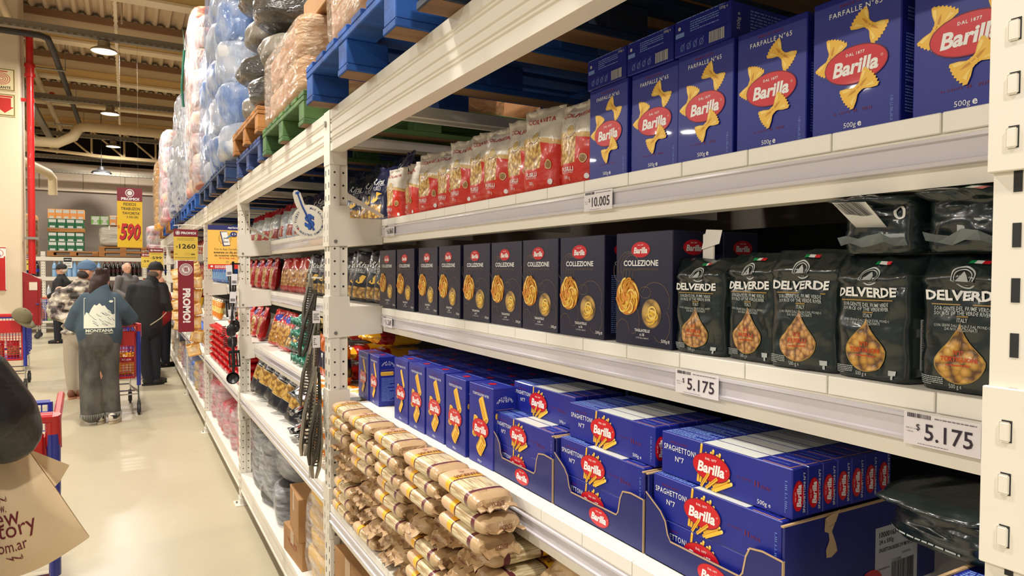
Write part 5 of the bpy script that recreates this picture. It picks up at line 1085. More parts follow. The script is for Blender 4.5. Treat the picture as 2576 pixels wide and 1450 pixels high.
def big590(A):
    w,h=.345,.93; A.rect(0,w,-h*.225,0,0); A.ring(w*.5,-h*.085,.055,.055,.012,2,.0006); A.ell(w*.5,-h*.085,.036,.036,2,.0006,n=14); A.t('PROMO!',w*.52,-h*.185,w=w*.72,h=h*.05,mi=2,bold=.05)
    for k,(s,ww) in enumerate((('FIDEOS',.5),('TIRABUZON','.76'),("'FAVORITA'",.7))): A.t(s,w*(.5+.03*k),-h*(.275+.075*k),w=w*float(ww),h=h*.05,mi=3,bold=.015,shear=.05)
    A.t('X 500 GRS',w*.6,-h*.49,w=w*.48,h=h*.04,mi=3,bold=.01); A.t('590',w*.52,-h*.75,w=w*.84,h=h*.29,mi=3,bold=.05,shear=.22,lift=.0006); A.t('590',w*.50,-h*.74,w=w*.84,h=h*.29,mi=4,bold=.035,shear=.22,lift=.0014); A.t('$',w*.06,-h*.66,h=h*.06,mi=4); A.t('c/u',w*.9,-h*.875,w=w*.12,mi=4)
t=board('hanging_banner',.345,.93,(-.105,12.28,2.945),big590,PM,'long yellow hand-lettered banner reading 590 with a maroon head over the aisle',5,holder=False)
mb=MB(); mb.tube([(.05,.002,0),(.05,-.02,2.235)],.0012,4); mb.tube([(.29,.002,0),(.29,-.02,2.235)],.0012,4); mb.build('hanging_cord',mat('cord_dark',(90,80,66),.7),t)
# app poster
def app(A):
    w,h=.225,.312; A.rect(0,w,-.034,0,1); A.t('AppCarrefour',w*.79,-.017,w=w*.42,h=.014,mi=2,bold=.05,shear=.15); A.rect(0,w,-h,-h+.034,3); A.lines(w*.2,w*.72,-h+.006,-h+.026,2,2,.0008,seed=5,fill=.6); A.ell(w*.11,-h+.019,.009,.007,2,.0008,n=12)
    for k in range(20): a=k*PI/10; A.ell(w*.5+.042*cos(a)*.95,-.093+.042*sin(a),.005,.005,4,.0005,n=8); A.ell(w*.5+.042*cos(a)*.95,-.093+.042*sin(a),.0035,.0035,0,.0008,n=8)
    q=lambda *p:[(w*.5+a,-.093+b) for a,b in p]
    A.poly(q((-.034,.048),(.014,.05),(.036,-.05),(-.012,-.056)),1,.001); A.poly(q((-.027,.044),(.014,.046),(.034,-.046),(-.006,-.050)),2,.0014); A.lines(w*.45,w*.6,-.125,-.085,3,4,.0018,seed=3)
    A.poly(q((.004,.0),(.04,.032),(.05,.02)),5,.002); A.ell(w*.76,-.062,.024,.018,1,.0022); A.poly([(w*.76-.014,-.062),(w*.76-.004,-.052),(w*.76-.006,-.062),(w*.76-.004,-.072)],2,.0028); A.poly([(w*.76+.014,-.062),(w*.76+.004,-.052),(w*.76+.006,-.062),(w*.76+.004,-.072)],2,.0028)
    for k,(s,m,b) in enumerate((('Con la App Carrefour',4,.0),('enterate un día antes',4,.02),('de nuestras ofertas.',4,.01),('Sin la App, nop.',3,.01))): A.t(s,w*.56,-.172-.021*k,w=w*(.76,.78,.74,.46)[k],mi=m,bold=b)
    A.ring(w*.57,-h+.05,.008,.007,.0015,4,.0008)
board('app_poster',.225,.312,(.508,5.25,1.99),app,[mat('poster_amber',(248,196,92),.5),mat('poster_navy',(44,46,112),.5),PW,mat('poster_red',(214,52,44),.5),mat('poster_ink',(74,62,52),.6),mat('poster_blue',(60,130,210),.5)],'amber poster with a drawn smartphone beside the third post',0,holder=False)
# round wobbler with the guitar dollar
t=empty('round_sign'); mb=MB(); r=.068
out=[(r*cos(a),r*sin(a)) for a in [R(105)+2*PI*i/48*.945 for i in range(48)]]; out=[p for p in out]
neck=[(-.048,.052),(-.058,.075),(-.066,.11),(-.060,.122),(-.048,.124),(-.036,.115),(-.018,.066)]
o2=[(r*cos(a),r*sin(a)) for a in [R(126)+(2*PI-R(24))*i/44 for i in range(45)]]
o2=o2+neck[::-1]
mb.prism(o2,lambda u,v:(u,0,v),lambda u,v:(u,.002,v)); mb.build('panel',mat('sign_card',(232,228,216),.5),t)
mb=MB(); A=Art(mb,lambda u,v,l:(u,-l*1.5,v)); NB=mat('sign_navy',(34,56,118),.5)
A.t('$',.002,-.002,h=.062,mi=1,bold=.05,lift=.0006); A.t('$',-.001,.0,h=.062,mi=0,bold=.03,lift=.0012)
A.line([(-.048,.112),(-.030,.062),(.018,-.034)],[.004,.005,.009],1,.0018); A.line([(-.046,.112),(-.028,.062),(.019,-.033)],[.003,.004,.006],0,.0022); A.ell(-.048,.113,.005,.009,0,.0022,n=10,rot=R(-70))
A.ctext('MÁS BAJO',0,0,.054,.0085,1,R(84),-R(9.2)); A.ctext('EL TICKET',0,0,.054,.0085,1,R(210),-R(8.6)); A.ctext('NUESTRO COMPROMISO',0,0,.054,.0080,1,R(228),R(8.1),inside=True)
for a in (R(216),R(4)): A.ell(.055*cos(a),.055*sin(a),.0035,.003,2,.0008,n=8)
mb.build('printed_face',[mat('sign_blue_bright',(40,90,180),.45),NB,LRED],t)
put(t,(.648,2.80,1.870),0,'round white sign with a blue guitar crossing a dollar sign by the second post','sign')
mb=MB(); mb.box(.62,.70,2.803,2.806,1.86,1.875); tag(mb.build('sign_arm',mat('clear_strip',(220,220,216),.2)),'small clear arm holding the round guitar sign','sign holder')
# ================================================================= UTENSIL STRIPS
UT=mat('nylon_black',(20,20,22),.35,coat=.3)
def utens(kind,L,m,m2=None):
    t=empty(('slotted_spoon','kitchen_spatula','pasta_server','serving_ladle')[kind%4] if m is UT else 'grill_tongs')
    if m is UT:
        mb=MB(); mb.tube([(0,0,L),(0,-.004,L*.55),(0,0,.10)],[.009,.007,.006],8); mb.build('handle',UT,t,smooth=True)
        mb=MB(); mb.box(-.012,.012,-.006,.004,L*.8,L*.99,b=.003); mb.build('grip',UT,t)
        mb=MB()
        if kind==0: mb.lathe([(.002,0),(.026,.012),(.034,.04),(.03,.075),(.012,.1)],14,M=Matrix.Diagonal((1,.35,1,1)))
        elif kind==1:
            for q in range(5): mb.box(-.035+.0155*q,-.035+.0155*q+.009,-.003,.003,.0,.1)
            mb.box(-.036,.036,-.003,.003,.085,.105); mb.box(-.036,.036,-.003,.003,-.008,.004)
        elif kind==2:
            mb.lathe([(.002,.02),(.026,.03),(.033,.06),(.028,.09),(.01,.11)],14,M=Matrix.Diagonal((1,.4,1,1)))
            for q in range(6): mb.tube([(-.034,-.0,.03+.012*q),(-.055,-.016,.026+.012*q)],.0035,5)
        else: mb.lathe([(.002,0),(.034,.012),(.042,.04),(.04,.045),(.03,.02),(.0,.01)],14,M=Matrix.Rotation(R(70),4,'X')); mb.box(-.006,.006,-.004,.004,.03,.11)
        mb.build('head',UT,t,auto=40)
        mb=MB(); mb.box(-.02,.02,-.012,-.011,L-.03,L+.045); A=Art(mb,lambda u,v,l:(u,-.012-l,v)); A.barcode(-.015,.015,L-.02,L,1,seed=kind); mb.build('swing_tag',[mat('tag_white',(224,219,222),.4),PBLK],t)
    else:
        for sg in (-1,1): mb=MB(); mb.tube([(sg*.004,0,L),(sg*.017,0,L*.5),(sg*.014,0,.04),(sg*.006,0,0)],[.006,.009,.010,.006],6); mb.build('tong_arm',m,t,auto=50)
        mb=MB()
        for q in range(14): mb.box(-.008,.008,-.0105,-.009,.05+L*.045*q,.05+L*.045*q+.006)
        mb.build('grip_ribs',mat('steel_dark',(90,86,80),.35,.8),t)
        mb=MB(); mb.tube([(0,0,L),(0,.0,L+.02)],.007,8); mb.build('hanging_loop',m,t)
    return t
SM=mat('brushed_steel',(168,160,146),.28,.9); SD=mat('steel_dark',(90,86,80),.35,.8)
for i,(x,z,L,m,rx) in enumerate(((.665,1.42,.22,SM,5),(.64,1.32,.26,SD,12),(.675,1.22,.26,SM,6),(.635,1.12,.27,SM,9),(.672,1.02,.24,SD,5),(.628,.93,.34,SM,8),(.668,.84,.28,SM,4),(.65,.90,.24,SD,7))):
    u=utens(4,L,m); put(u,(x-.015,2.87-.021*i,z),(0,R(rx),R(-15+8*(i%3))),'metal grill tongs on the hanging strip by the second post, %s from the top'%ORD[i],'tongs','metal tongs on the strip')
mb=MB(); mb.box(-.008,.008,0,.0015,.0,.86); mb.tube([(0,0,.86),(.01,0,.9),(-.01,0,.92)],.003,6); mb.box(-.002,.02,-.115,.0,.84,.846); thing1(mb,'clip_strip',mat('clear_strip',(220,220,216),.2),'clear hanging strip carrying the metal tongs by the second post','clip strip',loc=(.672,2.89,.8))
for k,z in enumerate((1.46,1.36)): mb=MB(); mb.box(0,.03,0,.001,0,.05); A=Art(mb,lambda u,v,l:(u,-l,v)); A.lines(.004,.026,.01,.04,4,1,seed=k); thing1(mb,'swing_tag',[mat('tag_white',(224,219,222),.4),PBLK],'small white card tag on the tongs strip, '+('upper','lower')[k]+' one','tag','tags on the tongs strip',loc=(.655,2.78,z))
for i,(x,z,L,k) in enumerate(((.655,1.36,.30,1),(.67,1.24,.36,0),(.65,1.12,.3,2),(.668,1.02,.34,1),(.655,.93,.32,3),(.64,1.20,.28,2))):
    u=utens(k,L,UT); put(u,(x-.025,4.972-.010*i,z),(0,R(3*((i%3)-1)),R(-10)),'black nylon %s on the strip by the third post, %s'%(('slotted spoon','slotted turner','toothed pasta server','ladle')[k],('top','second','third','fourth','lowest','middle, in front')[i]),'kitchen utensil','black utensils on the strip')
mb=MB(); mb.box(-.008,.008,0,.0015,.0,.8); mb.box(-.004,.004,0,.10,.78,.79); mb.box(-.004,.058,.095,.127,.78,.79); thing1(mb,'clip_strip',UT,'black hanging strip carrying the nylon utensils by the third post','clip strip',loc=(.64,4.985,.93))
# ================================================================= CROSS AISLE AT THE BACK
YB=21.4
def backpost(x,nm):
    mb=MB(); mb.box(-.05,.05,-.04,.04,0,2.12); 
    for k in range(28): mb.box(-.03,-.02,-.0405,-.04,.1+k*.07,.13+k*.07,1); mb.box(.02,.03,-.0405,-.04,.1+k*.07,.13+k*.07,1)
    thing1(mb,'rack_upright',[WHITE,DARKHOLE],'white perforated post of the back drinks rack, '+nm,'rack post','posts of the back rack',loc=(x,YB+.05,0))
for x,nm in ((-1.86,'beside the red riser'),(.46,'behind the man in the black cap'),(-4.2,'hidden beyond the column'),(2.6,'far right end')): backpost(x,nm)
for z,nm in ((1.98,'top'),(1.46,'second'),(.9,'third'),(.35,'lowest')):
    t=empty('store_shelf',(0,YB,z),0,'white %s shelf of the back drinks rack'%nm,'shelf','shelves of the back rack'); mb=MB(); mb.box(-4.2,2.6,.0,.9,-.03,0); mb.build('deck',WHITE2,t); mb=MB(); mb.box(-4.2,2.6,-.02,0,-.1,0); mb.build('front_beam',WHITE,t)
def bottle(name,body,cap,r=.05,h=.33,label=None):
    t=empty(name); mb=MB(); mb.lathe([(r*.8,0),(r,.02),(r,h*.62),(r*.86,h*.72),(r*.5,h*.86),(r*.3,h*.93),(r*.3,h*.96)],10,0); mb.build('bottle',body,t,smooth=True); mb=MB(); mb.lathe([(r*.34,h*.945),(r*.34,h)],8,0); mb.build('cap',cap,t)
    if label: mb=MB(); mb.lathe([(r*1.01,h*.3),(r*1.01,h*.52)],10,0,cap=False); mb.build('label',label,t)
    kids(t); return t
COLA=mat('cola_bottle',(28,20,20),.15,coat=.8); WAT=mat('water_bottle',(150,196,240),.1,coat=1); CLRB=mat('clear_bottle',(196,204,210),.1,coat=1); BLUEL=mat('label_blue',(36,60,160),.4); ORJ=mat('orange_bottle',(236,150,90),.2,coat=.6)
def bottles(b,x0,x1,z,n,nm,grp,rows=1):
    for i in range(n):
        x=x0+(x1-x0)*i/(n-1); loc=(x,YB+.07,z+.0005); lab='%s, %s from the left'%(nm,ORD[i] if i<20 else 'number %d'%(i+1))
        if b.get('used'): dup(b,loc,None,lab,grp)
        else: put(b,loc,0,lab,'bottle',grp); b['used']=1
bt_w=bottle('water_bottle',WAT,PW,.055,.42); bt_c=bottle('cola_bottle',COLA,LRED,.052,.40,mat('label_black_red',(60,20,22),.4)); bt_p=bottle('cola_bottle',COLA,BLUEL,.055,.40,BLUEL); bt_k=bottle('clear_bottle',CLRB,PW,.05,.34,mat('label_pale',(206,212,220),.4)); bt_o=bottle('juice_bottle',ORJ,PW,.055,.3)
bottles(bt_w,-1.62,-.62,1.46,10,'tall pale blue water bottle on the back rack','water bottles on the back rack'); bottles(bt_c,-.48,.33,1.46,9,'dark cola bottle with a red cap on the back rack','cola bottles on the back rack'); bottles(bt_p,-2.34,-2.0,1.46,4,'blue-labelled cola bottle left of the red riser','blue label bottles'); bottles(bt_k,-1.75,-.6,.9,11,'clear drink bottle on the third back shelf','clear bottles on the back rack'); bottles(bt_p,.6,1.2,1.46,6,'blue capped dark bottle right on the back rack','dark bottles right of the back post')
bottles(bt_c,-.5,.4,.9,9,'dark bottle behind the shoppers','dark bottles on the third back shelf')
for k in range(3): o=(put if k==0 else dup)(bt_o,(-1.74+.125*k,19.72,.4355),0,'orange juice bottle standing in the far trolley, %s from the left'%ORD[k],*(('bottle','juice bottles in the far trolley') if k==0 else ('juice bottles in the far trolley',)))
for i,(x,nm) in enumerate(((-1.70,'white labelled notice card on the back rack beam above the water bottles'),)):
    mb=MB(); mb.box(0,.2,0,.004,-.28,0); A=Art(mb,lambda u,v,l:(u,-l*4,v)); A.rect(.01,.19,-.12,-.01,1); A.t('OFERTA',.1,-.06,w=.15,mi=0,bold=.03); A.lines(.03,.17,-.26,-.15,4,1,seed=3); thing1(mb,'notice_card',[PW,PBLK],nm,'sign',loc=(-1.42,YB-.03,1.97))
mb=MB(); mb.box(0,.16,0,.004,-.16,0); A=Art(mb,lambda u,v,l:(u,-l*4,v)); A.rect(0,.16,-.035,0,1); A.lines(.03,.13,-.1,-.06,2,2,seed=1); thing1(mb,'price_card',PM[1::-1]+[PBLK] if False else [PM[1],PM[0],PBLK],'small yellow price card under the back shelf, right of the bald man','sign',loc=(.42,YB-.03,1.42))
mb=MB(); mb.box(0,1.0,0,.01,-.19,0); A=Art(mb,lambda u,v,l:(u,-l*4,v)); A.t('SKY',.3,-.095,w=.34,h=.12,mi=1,bold=.04); thing1(mb,'shelf_banner',[mat('banner_navy',(30,40,96),.5),PW],'navy banner with white letters under the back shelf','sign',loc=(-.1,YB-.035,1.37))
def bpal(x,z,m,lab):
    t=empty('wooden_pallet',(x,YB,z),0,lab,'pallet','pallets on the back rack')
    for k in range(3): mb=MB(); mb.box(k*.5,k*.5+.14,0,.9,.022,.1); mb.build('block',m,t)
    mb=MB(); mb.box(0,1.14,0,.9,.1,.135); mb.build('deck_board',m,t); mb=MB(); mb.box(0,1.14,0,.9,0,.022); mb.build('bottom_board',m,t)
bpal(-1.77,2.0005,PNAT,'light wood pallet under the green cartons on the back rack'); bpal(-.62,2.0005,PNAT,'lower light wood pallet under the silver wrapped stack'); bpal(-.62,2.138,PNAT,'upper light wood pallet under the silver wrapped stack'); bpal(.55,2.0005,PNAT,'light wood pallet behind the yellow banner')
GRC=mat('carton_green',(20,104,64),.5); ORC=mat('carton_orange',(244,162,84),.5); LGC=mat('carton_light_green',(126,178,90),.5)
def scarton(w,h,d,m,wind):
    t=empty('drink_carton'); mb=MB(); mb.box(0,w,0,d,0,h,b=.004); mb.build('carton',m,t); mb=MB(); A=Art(mb,lambda u,v,l:(u,-l*6,v)); A.rect(w*.08,w*.92,h*.62,h*.93,0); A.rect(w*.2,w*.8,h*.06,h*.26,0); A.rect(0,w,-.0,h*.03,0)
    if wind: A.poly([(w*.3,h*.3),(w*.7,h*.3),(w*.7,h*.55),(w*.85,h*.6),(w*.5,h*.85),(w*.15,h*.6),(w*.3,h*.55)],0,.001)
    mb.build('carton_print',[mat('carton_print_white',(216,220,214),.6)],t); kids(t); return t
gc=scarton(.195,.245,.3,GRC,False); oc=scarton(.16,.25,.3,ORC,False); lg=scarton(.20,.22,.3,LGC,True)
k=0
for r in range(3):
    for c in range(4):
        loc=(-1.75+.2*c,YB+.05,2.137+.25*r+(.10 if r==2 else 0)); lab='green drinks carton on the back rack pallet, %s layer, %s from the left'%(LAYN[r],ORD[c])
        if r==0 and c==0: put(gc,loc,0,lab,'carton','green cartons on the back rack')
        else: dup(gc,loc,0,lab)
for c in range(5):
    loc=(-1.75+.162*c,YB+.05,2.984); lab='orange drinks carton on top of the green ones, %s from the left'%ORD[c]
    put(oc,loc,0,lab,'carton','orange cartons on the back rack') if c==0 else dup(oc,loc,0,lab)
mb=MB(); mb.box(-1.76,-.94,YB+.03,YB+.38,2.637,2.735); tag(mb.build('wooden_pallet',PNAT),'thin light wood pallet between the green carton layers on the back rack','pallet')
for c in range(2):
    loc=(-.79+.21*c,YB+.06,2.86); lab='light green carton on the silver wrapped stack, %s'%('left','right')[c]
    put(lg,loc,0,lab,'carton','light green cartons') if c==0 else dup(lg,loc,0,lab)
for c in range(2): dup(oc,(-.36+.165*c,YB+.06,2.86),0,'orange carton on the silver wrapped stack, %s'%('left','right, by the banner')[c],'orange cartons on the silver stack')
bundle('wrapped_load',1.0,.8,.57,(-.12,YB+.45,2.2765),0,[mat('silver_goods',(196,190,178),.4)],'silver shiny wrapped stack on two pallets of the back rack',131,film('wrap_silver',(240,236,224),.6,5,(.4,1,2.4),1.,.06,.06),2,.015,'wrapped load')
bundle('wrapped_load',.9,.8,.75,(.95,YB+.45,2.142),0,[BAGP,BAGC],'pale pink wrapped stack behind the yellow banner',132,FW,3,.03,'wrapped load')
bundle('wrapped_load',.62,.8,1.1,(-2.3,YB+.45,2.0005),0,[CARTN],'brown cartons wrapped in film behind the red riser',133,FT,5,.02,'wrapped load')
board('promo_sign',.30,.34,(-2.35,21.37,1.97),promo('199',.30,.34),PM,'yellow promo sign reading 199 behind the red riser',1)
# ================================================================= PEOPLE
SKIN=mat('skin',(206,150,118),.5); SKIN2=mat('skin_pale',(214,160,132),.5)
def blob(name,parts,m,parent=None,vox=.013,smooth=6):
    """parts grown together into ONE continuous surface: tapered limbs (lists of x,y,z,r) and ellipsoids ('e',centre,(rx,ry,rz)[,rot])"""
    mb=MB()
    for p in parts:
        if p[0]=='e':
            M=Matrix.Translation(p[1])@(p[3].to_4x4() if len(p)>3 else Matrix.Identity(4))@Matrix.Diagonal((*p[2],1))
            mb.lathe([(sin(PI*i/12)+.0001,-cos(PI*i/12)) for i in range(13)],16,M=M)
        elif p[0]=='s': # squashed limb: ('s', scale-y about y0, y0, chain)
            M=Matrix.Translation((0,p[2],0))@Matrix.Diagonal((1,p[1],1,1))@Matrix.Translation((0,-p[2],0)); c=p[3]; mb.tube([q[:3] for q in c],[q[3] for q in c],18,M=M)
            for q in (c[0],c[-1]): mb.lathe([(q[3]*sin(PI*i/8)+.0001,-q[3]*cos(PI*i/8)) for i in range(9)],14,M=M@Matrix.Translation(q[:3]))
        else:
            mb.tube([q[:3] for q in p],[q[3] for q in p],14)
            for q in (p[0],p[-1]): mb.lathe([(q[3]*sin(PI*i/8)+.0001,-q[3]*cos(PI*i/8)) for i in range(9)],12,M=Matrix.Translation(q[:3]))
    o=mb.build(name,m if isinstance(m,list) else [m],parent)
    r=o.modifiers.new('join','REMESH'); r.mode='VOXEL'; r.voxel_size=vox; r.use_smooth_shade=True
    s=o.modifiers.new('soften','SMOOTH'); s.iterations=smooth; s.factor=.5
    return o
def head(c,face,s=1.,nose=True):
    """head, jaw, nose and ears; face = direction looked at in the ground plane (degrees, 90 = down the aisle)"""
    x,y,z=c; f=Vector((cos(R(face)),sin(R(face)),0)); g=Vector((-f.y,f.x,0)); C=Vector(c); Rz=Matrix.Rotation(R(face-90),3,'Z')
    L=[('e',C,(.076*s,.095*s,.115*s),Rz),('e',C+f*.028*s+Vector((0,0,-.07*s)),(.055*s,.06*s,.055*s),Rz)]
    L+=[('e',C+f*.10*s+Vector((0,0,-.02*s)),(.013*s,.02*s,.022*s),Rz),('e',C+f*.094*s+Vector((0,0,-.066*s)),(.024*s,.012*s,.01*s),Rz),('e',C+f*.088*s+Vector((0,0,.022*s)),(.05*s,.014*s,.012*s),Rz)]
    for sg in (-1,1): L.append(('e',C+g*sg*.078*s-f*.005*s+Vector((0,0,-.012*s)),(.012*s,.022*s,.032*s),Rz))
    return L
def eyes(c,face,parent,s=1.):
    f=Vector((cos(R(face)),sin(R(face)),0)); g=Vector((-f.y,f.x,0)); C=Vector(c)
    for sg in (-1,1):
        mb=MB(); M=Matrix.Translation(C+f*.088*s+g*sg*.032*s)@Matrix.Diagonal((.012*s,.012*s,.007*s,1)); mb.lathe([(sin(PI*i/8)+.0001,-cos(PI*i/8)) for i in range(9)],10,0,M)
        M=Matrix.Translation(C+f*.097*s+g*sg*.032*s)@Matrix.Diagonal((.006*s,.006*s,.006*s,1)); mb.lathe([(sin(PI*i/8)+.0001,-cos(PI*i/8)) for i in range(9)],8,1,M); mb.build('eye',[PW,PBLK],parent,smooth=True)
    mb=MB(); p=C+f*.104*s+Vector((0,0,-.066*s)); a=p+g*.022*s; b=p-g*.022*s; mb.tube([a,p+f*.002,b],.0035*s,6); mb.build('mouth',mat('lip',(150,84,72),.5),parent)
def hand(wrist,d,up,s=1.,curl=.5):
    """palm with five bent fingers; d = pointing direction, up = back-of-hand normal"""
    d=Vector(d).normalized(); n=Vector(up).normalized(); g=d.cross(n).normalized(); W=Vector(wrist); L=[]
    pc=W+d*.05*s; L.append([(*(W),.024*s),(*(W+d*.045*s+g*.012*s),.026*s),(*(W+d*.085*s+g*.02*s),.019*s)]); L.append([(*(W+d*.02*s),.02*s),(*(W+d*.085*s-g*.02*s),.018*s)])
    for k,(o,l) in enumerate(((-.033,.06),(-.011,.075),(.011,.08),(.033,.07))):
        b=W+d*.085*s+g*o*s; m=b+(d*cos(curl*.6)-n*sin(curl*.6))*l*.45*s; e=m+(d*cos(curl*1.6)-n*sin(curl*1.6))*l*.55*s
        L.append([(*b,.0095*s),(*m,.0088*s),(*e,.0075*s)])
    b=W+d*.03*s+g*.03*s; m=b+(d*.6+g*.7)*.035*s; e=m+(d*.9+g*.25-n*.3)*.032*s; L.append([(*b,.012*s),(*m,.0105*s),(*e,.0085*s)]); return L
def shoe(name,x,y,ang,m,sole,parent,s=1.):
    d=Vector((cos(R(ang)),sin(R(ang)),0)); Rz=Matrix.Rotation(R(ang-90),3,'Z'); p=Vector((x,y,0))
    o=blob(name,[('e',p+d*.06*s+Vector((0,0,.045)),(.047*s,.135*s,.045*s),Rz),('e',p-d*.03*s+Vector((0,0,.07)),(.043*s,.06*s,.06*s),Rz)],m,parent,.01,4)
    mb=MB(); M=Matrix.Translation(p+d*.045*s)@Rz.to_4x4(); mb.lathe([(.001,0),(1,0),(1.02,.5),(1,1),(.001,1)],20,0,M@Matrix.Diagonal((.047*s,.14*s,.026,1)),cap=False); mb.build('sole',sole,o,auto=40); return o
# ---------------------------------------------------------------- woman leaning on the trolley
SW=mat('sweatshirt_slate',(62,78,90),.85,bmp=(60,.25,dict(dist=.004))); DEN=mat('denim_grey',(98,94,88),.85,bmp=(120,.3,dict(dist=.002)),vary=(7,(62,60,58),(1,1,.6),.38,.66)); HAIR=mat('hair_brown',(50,32,25),.45,bmp=(40,.7,dict(stretch=(3,3,.4),dist=.006)))
t=empty('person',(-.20,8.56,0),0,'person in a slate blue sweatshirt and grey wide jeans leaning on a red trolley','person')
hc=(-.03,.20,1.545)
b=head(hc,58,.98)+[[(-.03,.15,1.36,.06),(-.03,.17,1.48,.055)],('s',.7,.1,[(-.05,.06,.92,.15),(-.05,.09,1.15,.15),(-.04,.12,1.25,.13)]),[(-.2,.13,1.30,.045),(-.32,.18,1.06,.04),(-.18,.40,1.06,.035)],[(.12,.13,1.30,.045),(.25,.2,1.12,.04),(.10,.42,1.07,.035)],
 [(-.13,.03,.9,.10),(-.09,.0,.5,.07),(-.055,-.02,.08,.045)],[(.02,.05,.9,.10),(.03,.03,.5,.07),(.065,.0,.08,.045)]]+hand((-.18,.40,1.06),(.4,.9,0),(0,0,1),1,1.2)+hand((.10,.42,1.07),(-.4,.9,0),(0,0,1),1,1.2)
body=blob('body',b,SKIN2,t,.012,3); eyes(hc,58,t,.98)
o=blob('sweatshirt',[('s',.72,.1,[(-.045,.055,.93,.215),(-.05,.06,1.0,.225),(-.045,.09,1.15,.20),(-.04,.12,1.30,.17),(-.035,.14,1.40,.115),(-.032,.15,1.44,.09)]),[(-.17,.13,1.345,.075),(-.24,.13,1.22,.085),(-.30,.15,1.06,.082),(-.27,.3,1.03,.07),(-.21,.37,1.06,.058)],[(.09,.13,1.345,.075),(.17,.14,1.23,.085),(.25,.18,1.12,.08),(.18,.34,1.07,.066),(.12,.39,1.08,.056)],[(-.035,.15,1.40,.09),(-.03,.165,1.46,.078)]],SW,t,.014,6)
mb=MB(); A=Art(mb,lambda u,v,l:(u,-.075+.16*max(0,v-1.06)-l-.012*cos(u*9)-.006,v))
# printed picture on the back
P2=[mat('print_offwhite',(212,214,196),.8),mat('print_slate',(62,78,90),.85)]
pw=.29;x0=-.19;z0=1.04;zz=.32
def grid(pts): return pts
for a,bq,c,d in ((x0,x0+pw,z0+zz-.005,z0+zz),(x0,x0+.005,z0,z0+zz),(x0+pw-.005,x0+pw,z0,z0+zz)): A.rect(a,bq,c,d,0,.004)
ys=[.12,.17,.155,.21,.25,.24,.265,.235,.24,.2,.18,.14,.15]
for k in range(12): xa=x0+pw*k/12; xb=x0+pw*(k+1)/12; A.poly([(xa,z0),(xb,z0),(xb,z0+ys[k+1]),(xa,z0+ys[k])],0,.004)
rn=random.Random(3)
for k in range(18):
    xa=x0+.02+rn.random()*.24; za=z0+.03+rn.random()*.13; A.line([(xa,za+.02),(xa+rn.uniform(.01,.03),za),(xa+rn.uniform(.03,.05),za-.012)],.003,1,.005)
A.ell(x0+pw*.87,z0+zz*.88,.02,.013,0,.004,n=16)
A.t('MONTANA',x0+pw*.5,z0-.025,w=pw*.88,h=.035,mi=0,bold=.05,lift=.004); A.t('NORTHERN MOUNTAIN AREA',x0+pw*.5,z0-.055,w=pw*.88,h=.013,mi=0,bold=.04,lift=.004)
pr=mb.build('back_print',P2,o)
sh=pr.modifiers.new('hug','SHRINKWRAP'); sh.target=o; sh.wrap_method='PROJECT'; sh.use_project_x=False; sh.use_project_y=True; sh.use_project_z=False; sh.use_negative_direction=True; sh.use_positive_direction=True; sh.offset=.004
blob('jeans',[('s',.85,.04,[(-.055,.04,.96,.165),(-.055,.04,.86,.175)]),[(-.135,.035,.86,.112),(-.135,.01,.55,.108),(-.125,-.01,.3,.112),(-.12,-.02,.13,.112)],[(.035,.055,.86,.112),(.045,.03,.5,.088),(.07,.0,.2,.075),(.075,-.01,.11,.076)]],DEN,t,.013,5)
mb=MB(); rn=random.Random(8)
for cx,cy,r in ((-.12,-.02,.112),(.075,-.01,.076)):
    for k in range(40): a=2*PI*k/40; x=cx+r*cos(a); y=cy+r*sin(a); mb.add([(x-.005,y,.125),(x+.005,y,.125),(x+rn.uniform(-.006,.006),y+rn.uniform(-.004,.004),.06+rn.uniform(0,.02))],[(0,1,2)])
mb.build('frayed_hem',mat('fray',(150,148,142),.9),t)
for x,y,a in ((-.045,.02,86),(.075,-.035,70)): 
    s=shoe('shoe',x,y,a,mat('sneaker_white',(214,204,188),.6),mat('sneaker_sole',(190,176,150),.7),t,.95); mb=MB(); mb.box(x-.03,x+.035,y-.075,y-.06,.06,.10,b=.004); mb.build('heel_patch',PBLK,s)
blob('hair',[('e',(-.035,.185,1.575),(.088,.10,.105)),('e',(-.055,.15,1.53),(.085,.08,.10)),('e',(-.075,.13,1.47),(.075,.055,.09)),('e',(-.05,.12,1.66),(.04,.05,.035)),[(-.09,.12,1.5,.05),(-.12,.1,1.42,.03),(-.13,.09,1.36,.014)],[(.02,.14,1.66,.025),(-.03,.10,1.65,.02),(-.09,.12,1.6,.02)]],HAIR,t,.011,3)
# ---------------------------------------------------------------- man in a camouflage puffer
m,nt,bs=newmat('camo_puffer'); bs.inputs['Roughness'].default_value=.5
tc=nt.nodes.new('ShaderNodeTexCoord'); n1=nt.nodes.new('ShaderNodeTexNoise'); n1.inputs['Scale'].default_value=9; n1.inputs['Detail'].default_value=2; nt.links.new(tc.outputs['Object'],n1.inputs[0])
r=nt.nodes.new('ShaderNodeValToRGB'); r.color_ramp.interpolation='CONSTANT'; el=r.color_ramp.elements; el[0].color=S((60,54,50))+(1,); el[1].color=S((222,212,192))+(1,); el[1].position=.58
for p,c in ((.38,(112,98,94)),(.47,(176,166,148))): e=el.new(p); e.color=S(c)+(1,)
nt.links.new(n1.outputs[0],r.inputs[0]); nt.links.new(r.outputs[0],bs.inputs['Base Color']); CAMO=m
t=empty('person',(-.53,10.38,0),0,'person in a camouflage puffer jacket, blue cap and beige joggers, hand on hip','person')
hc=(.10,.02,1.645)
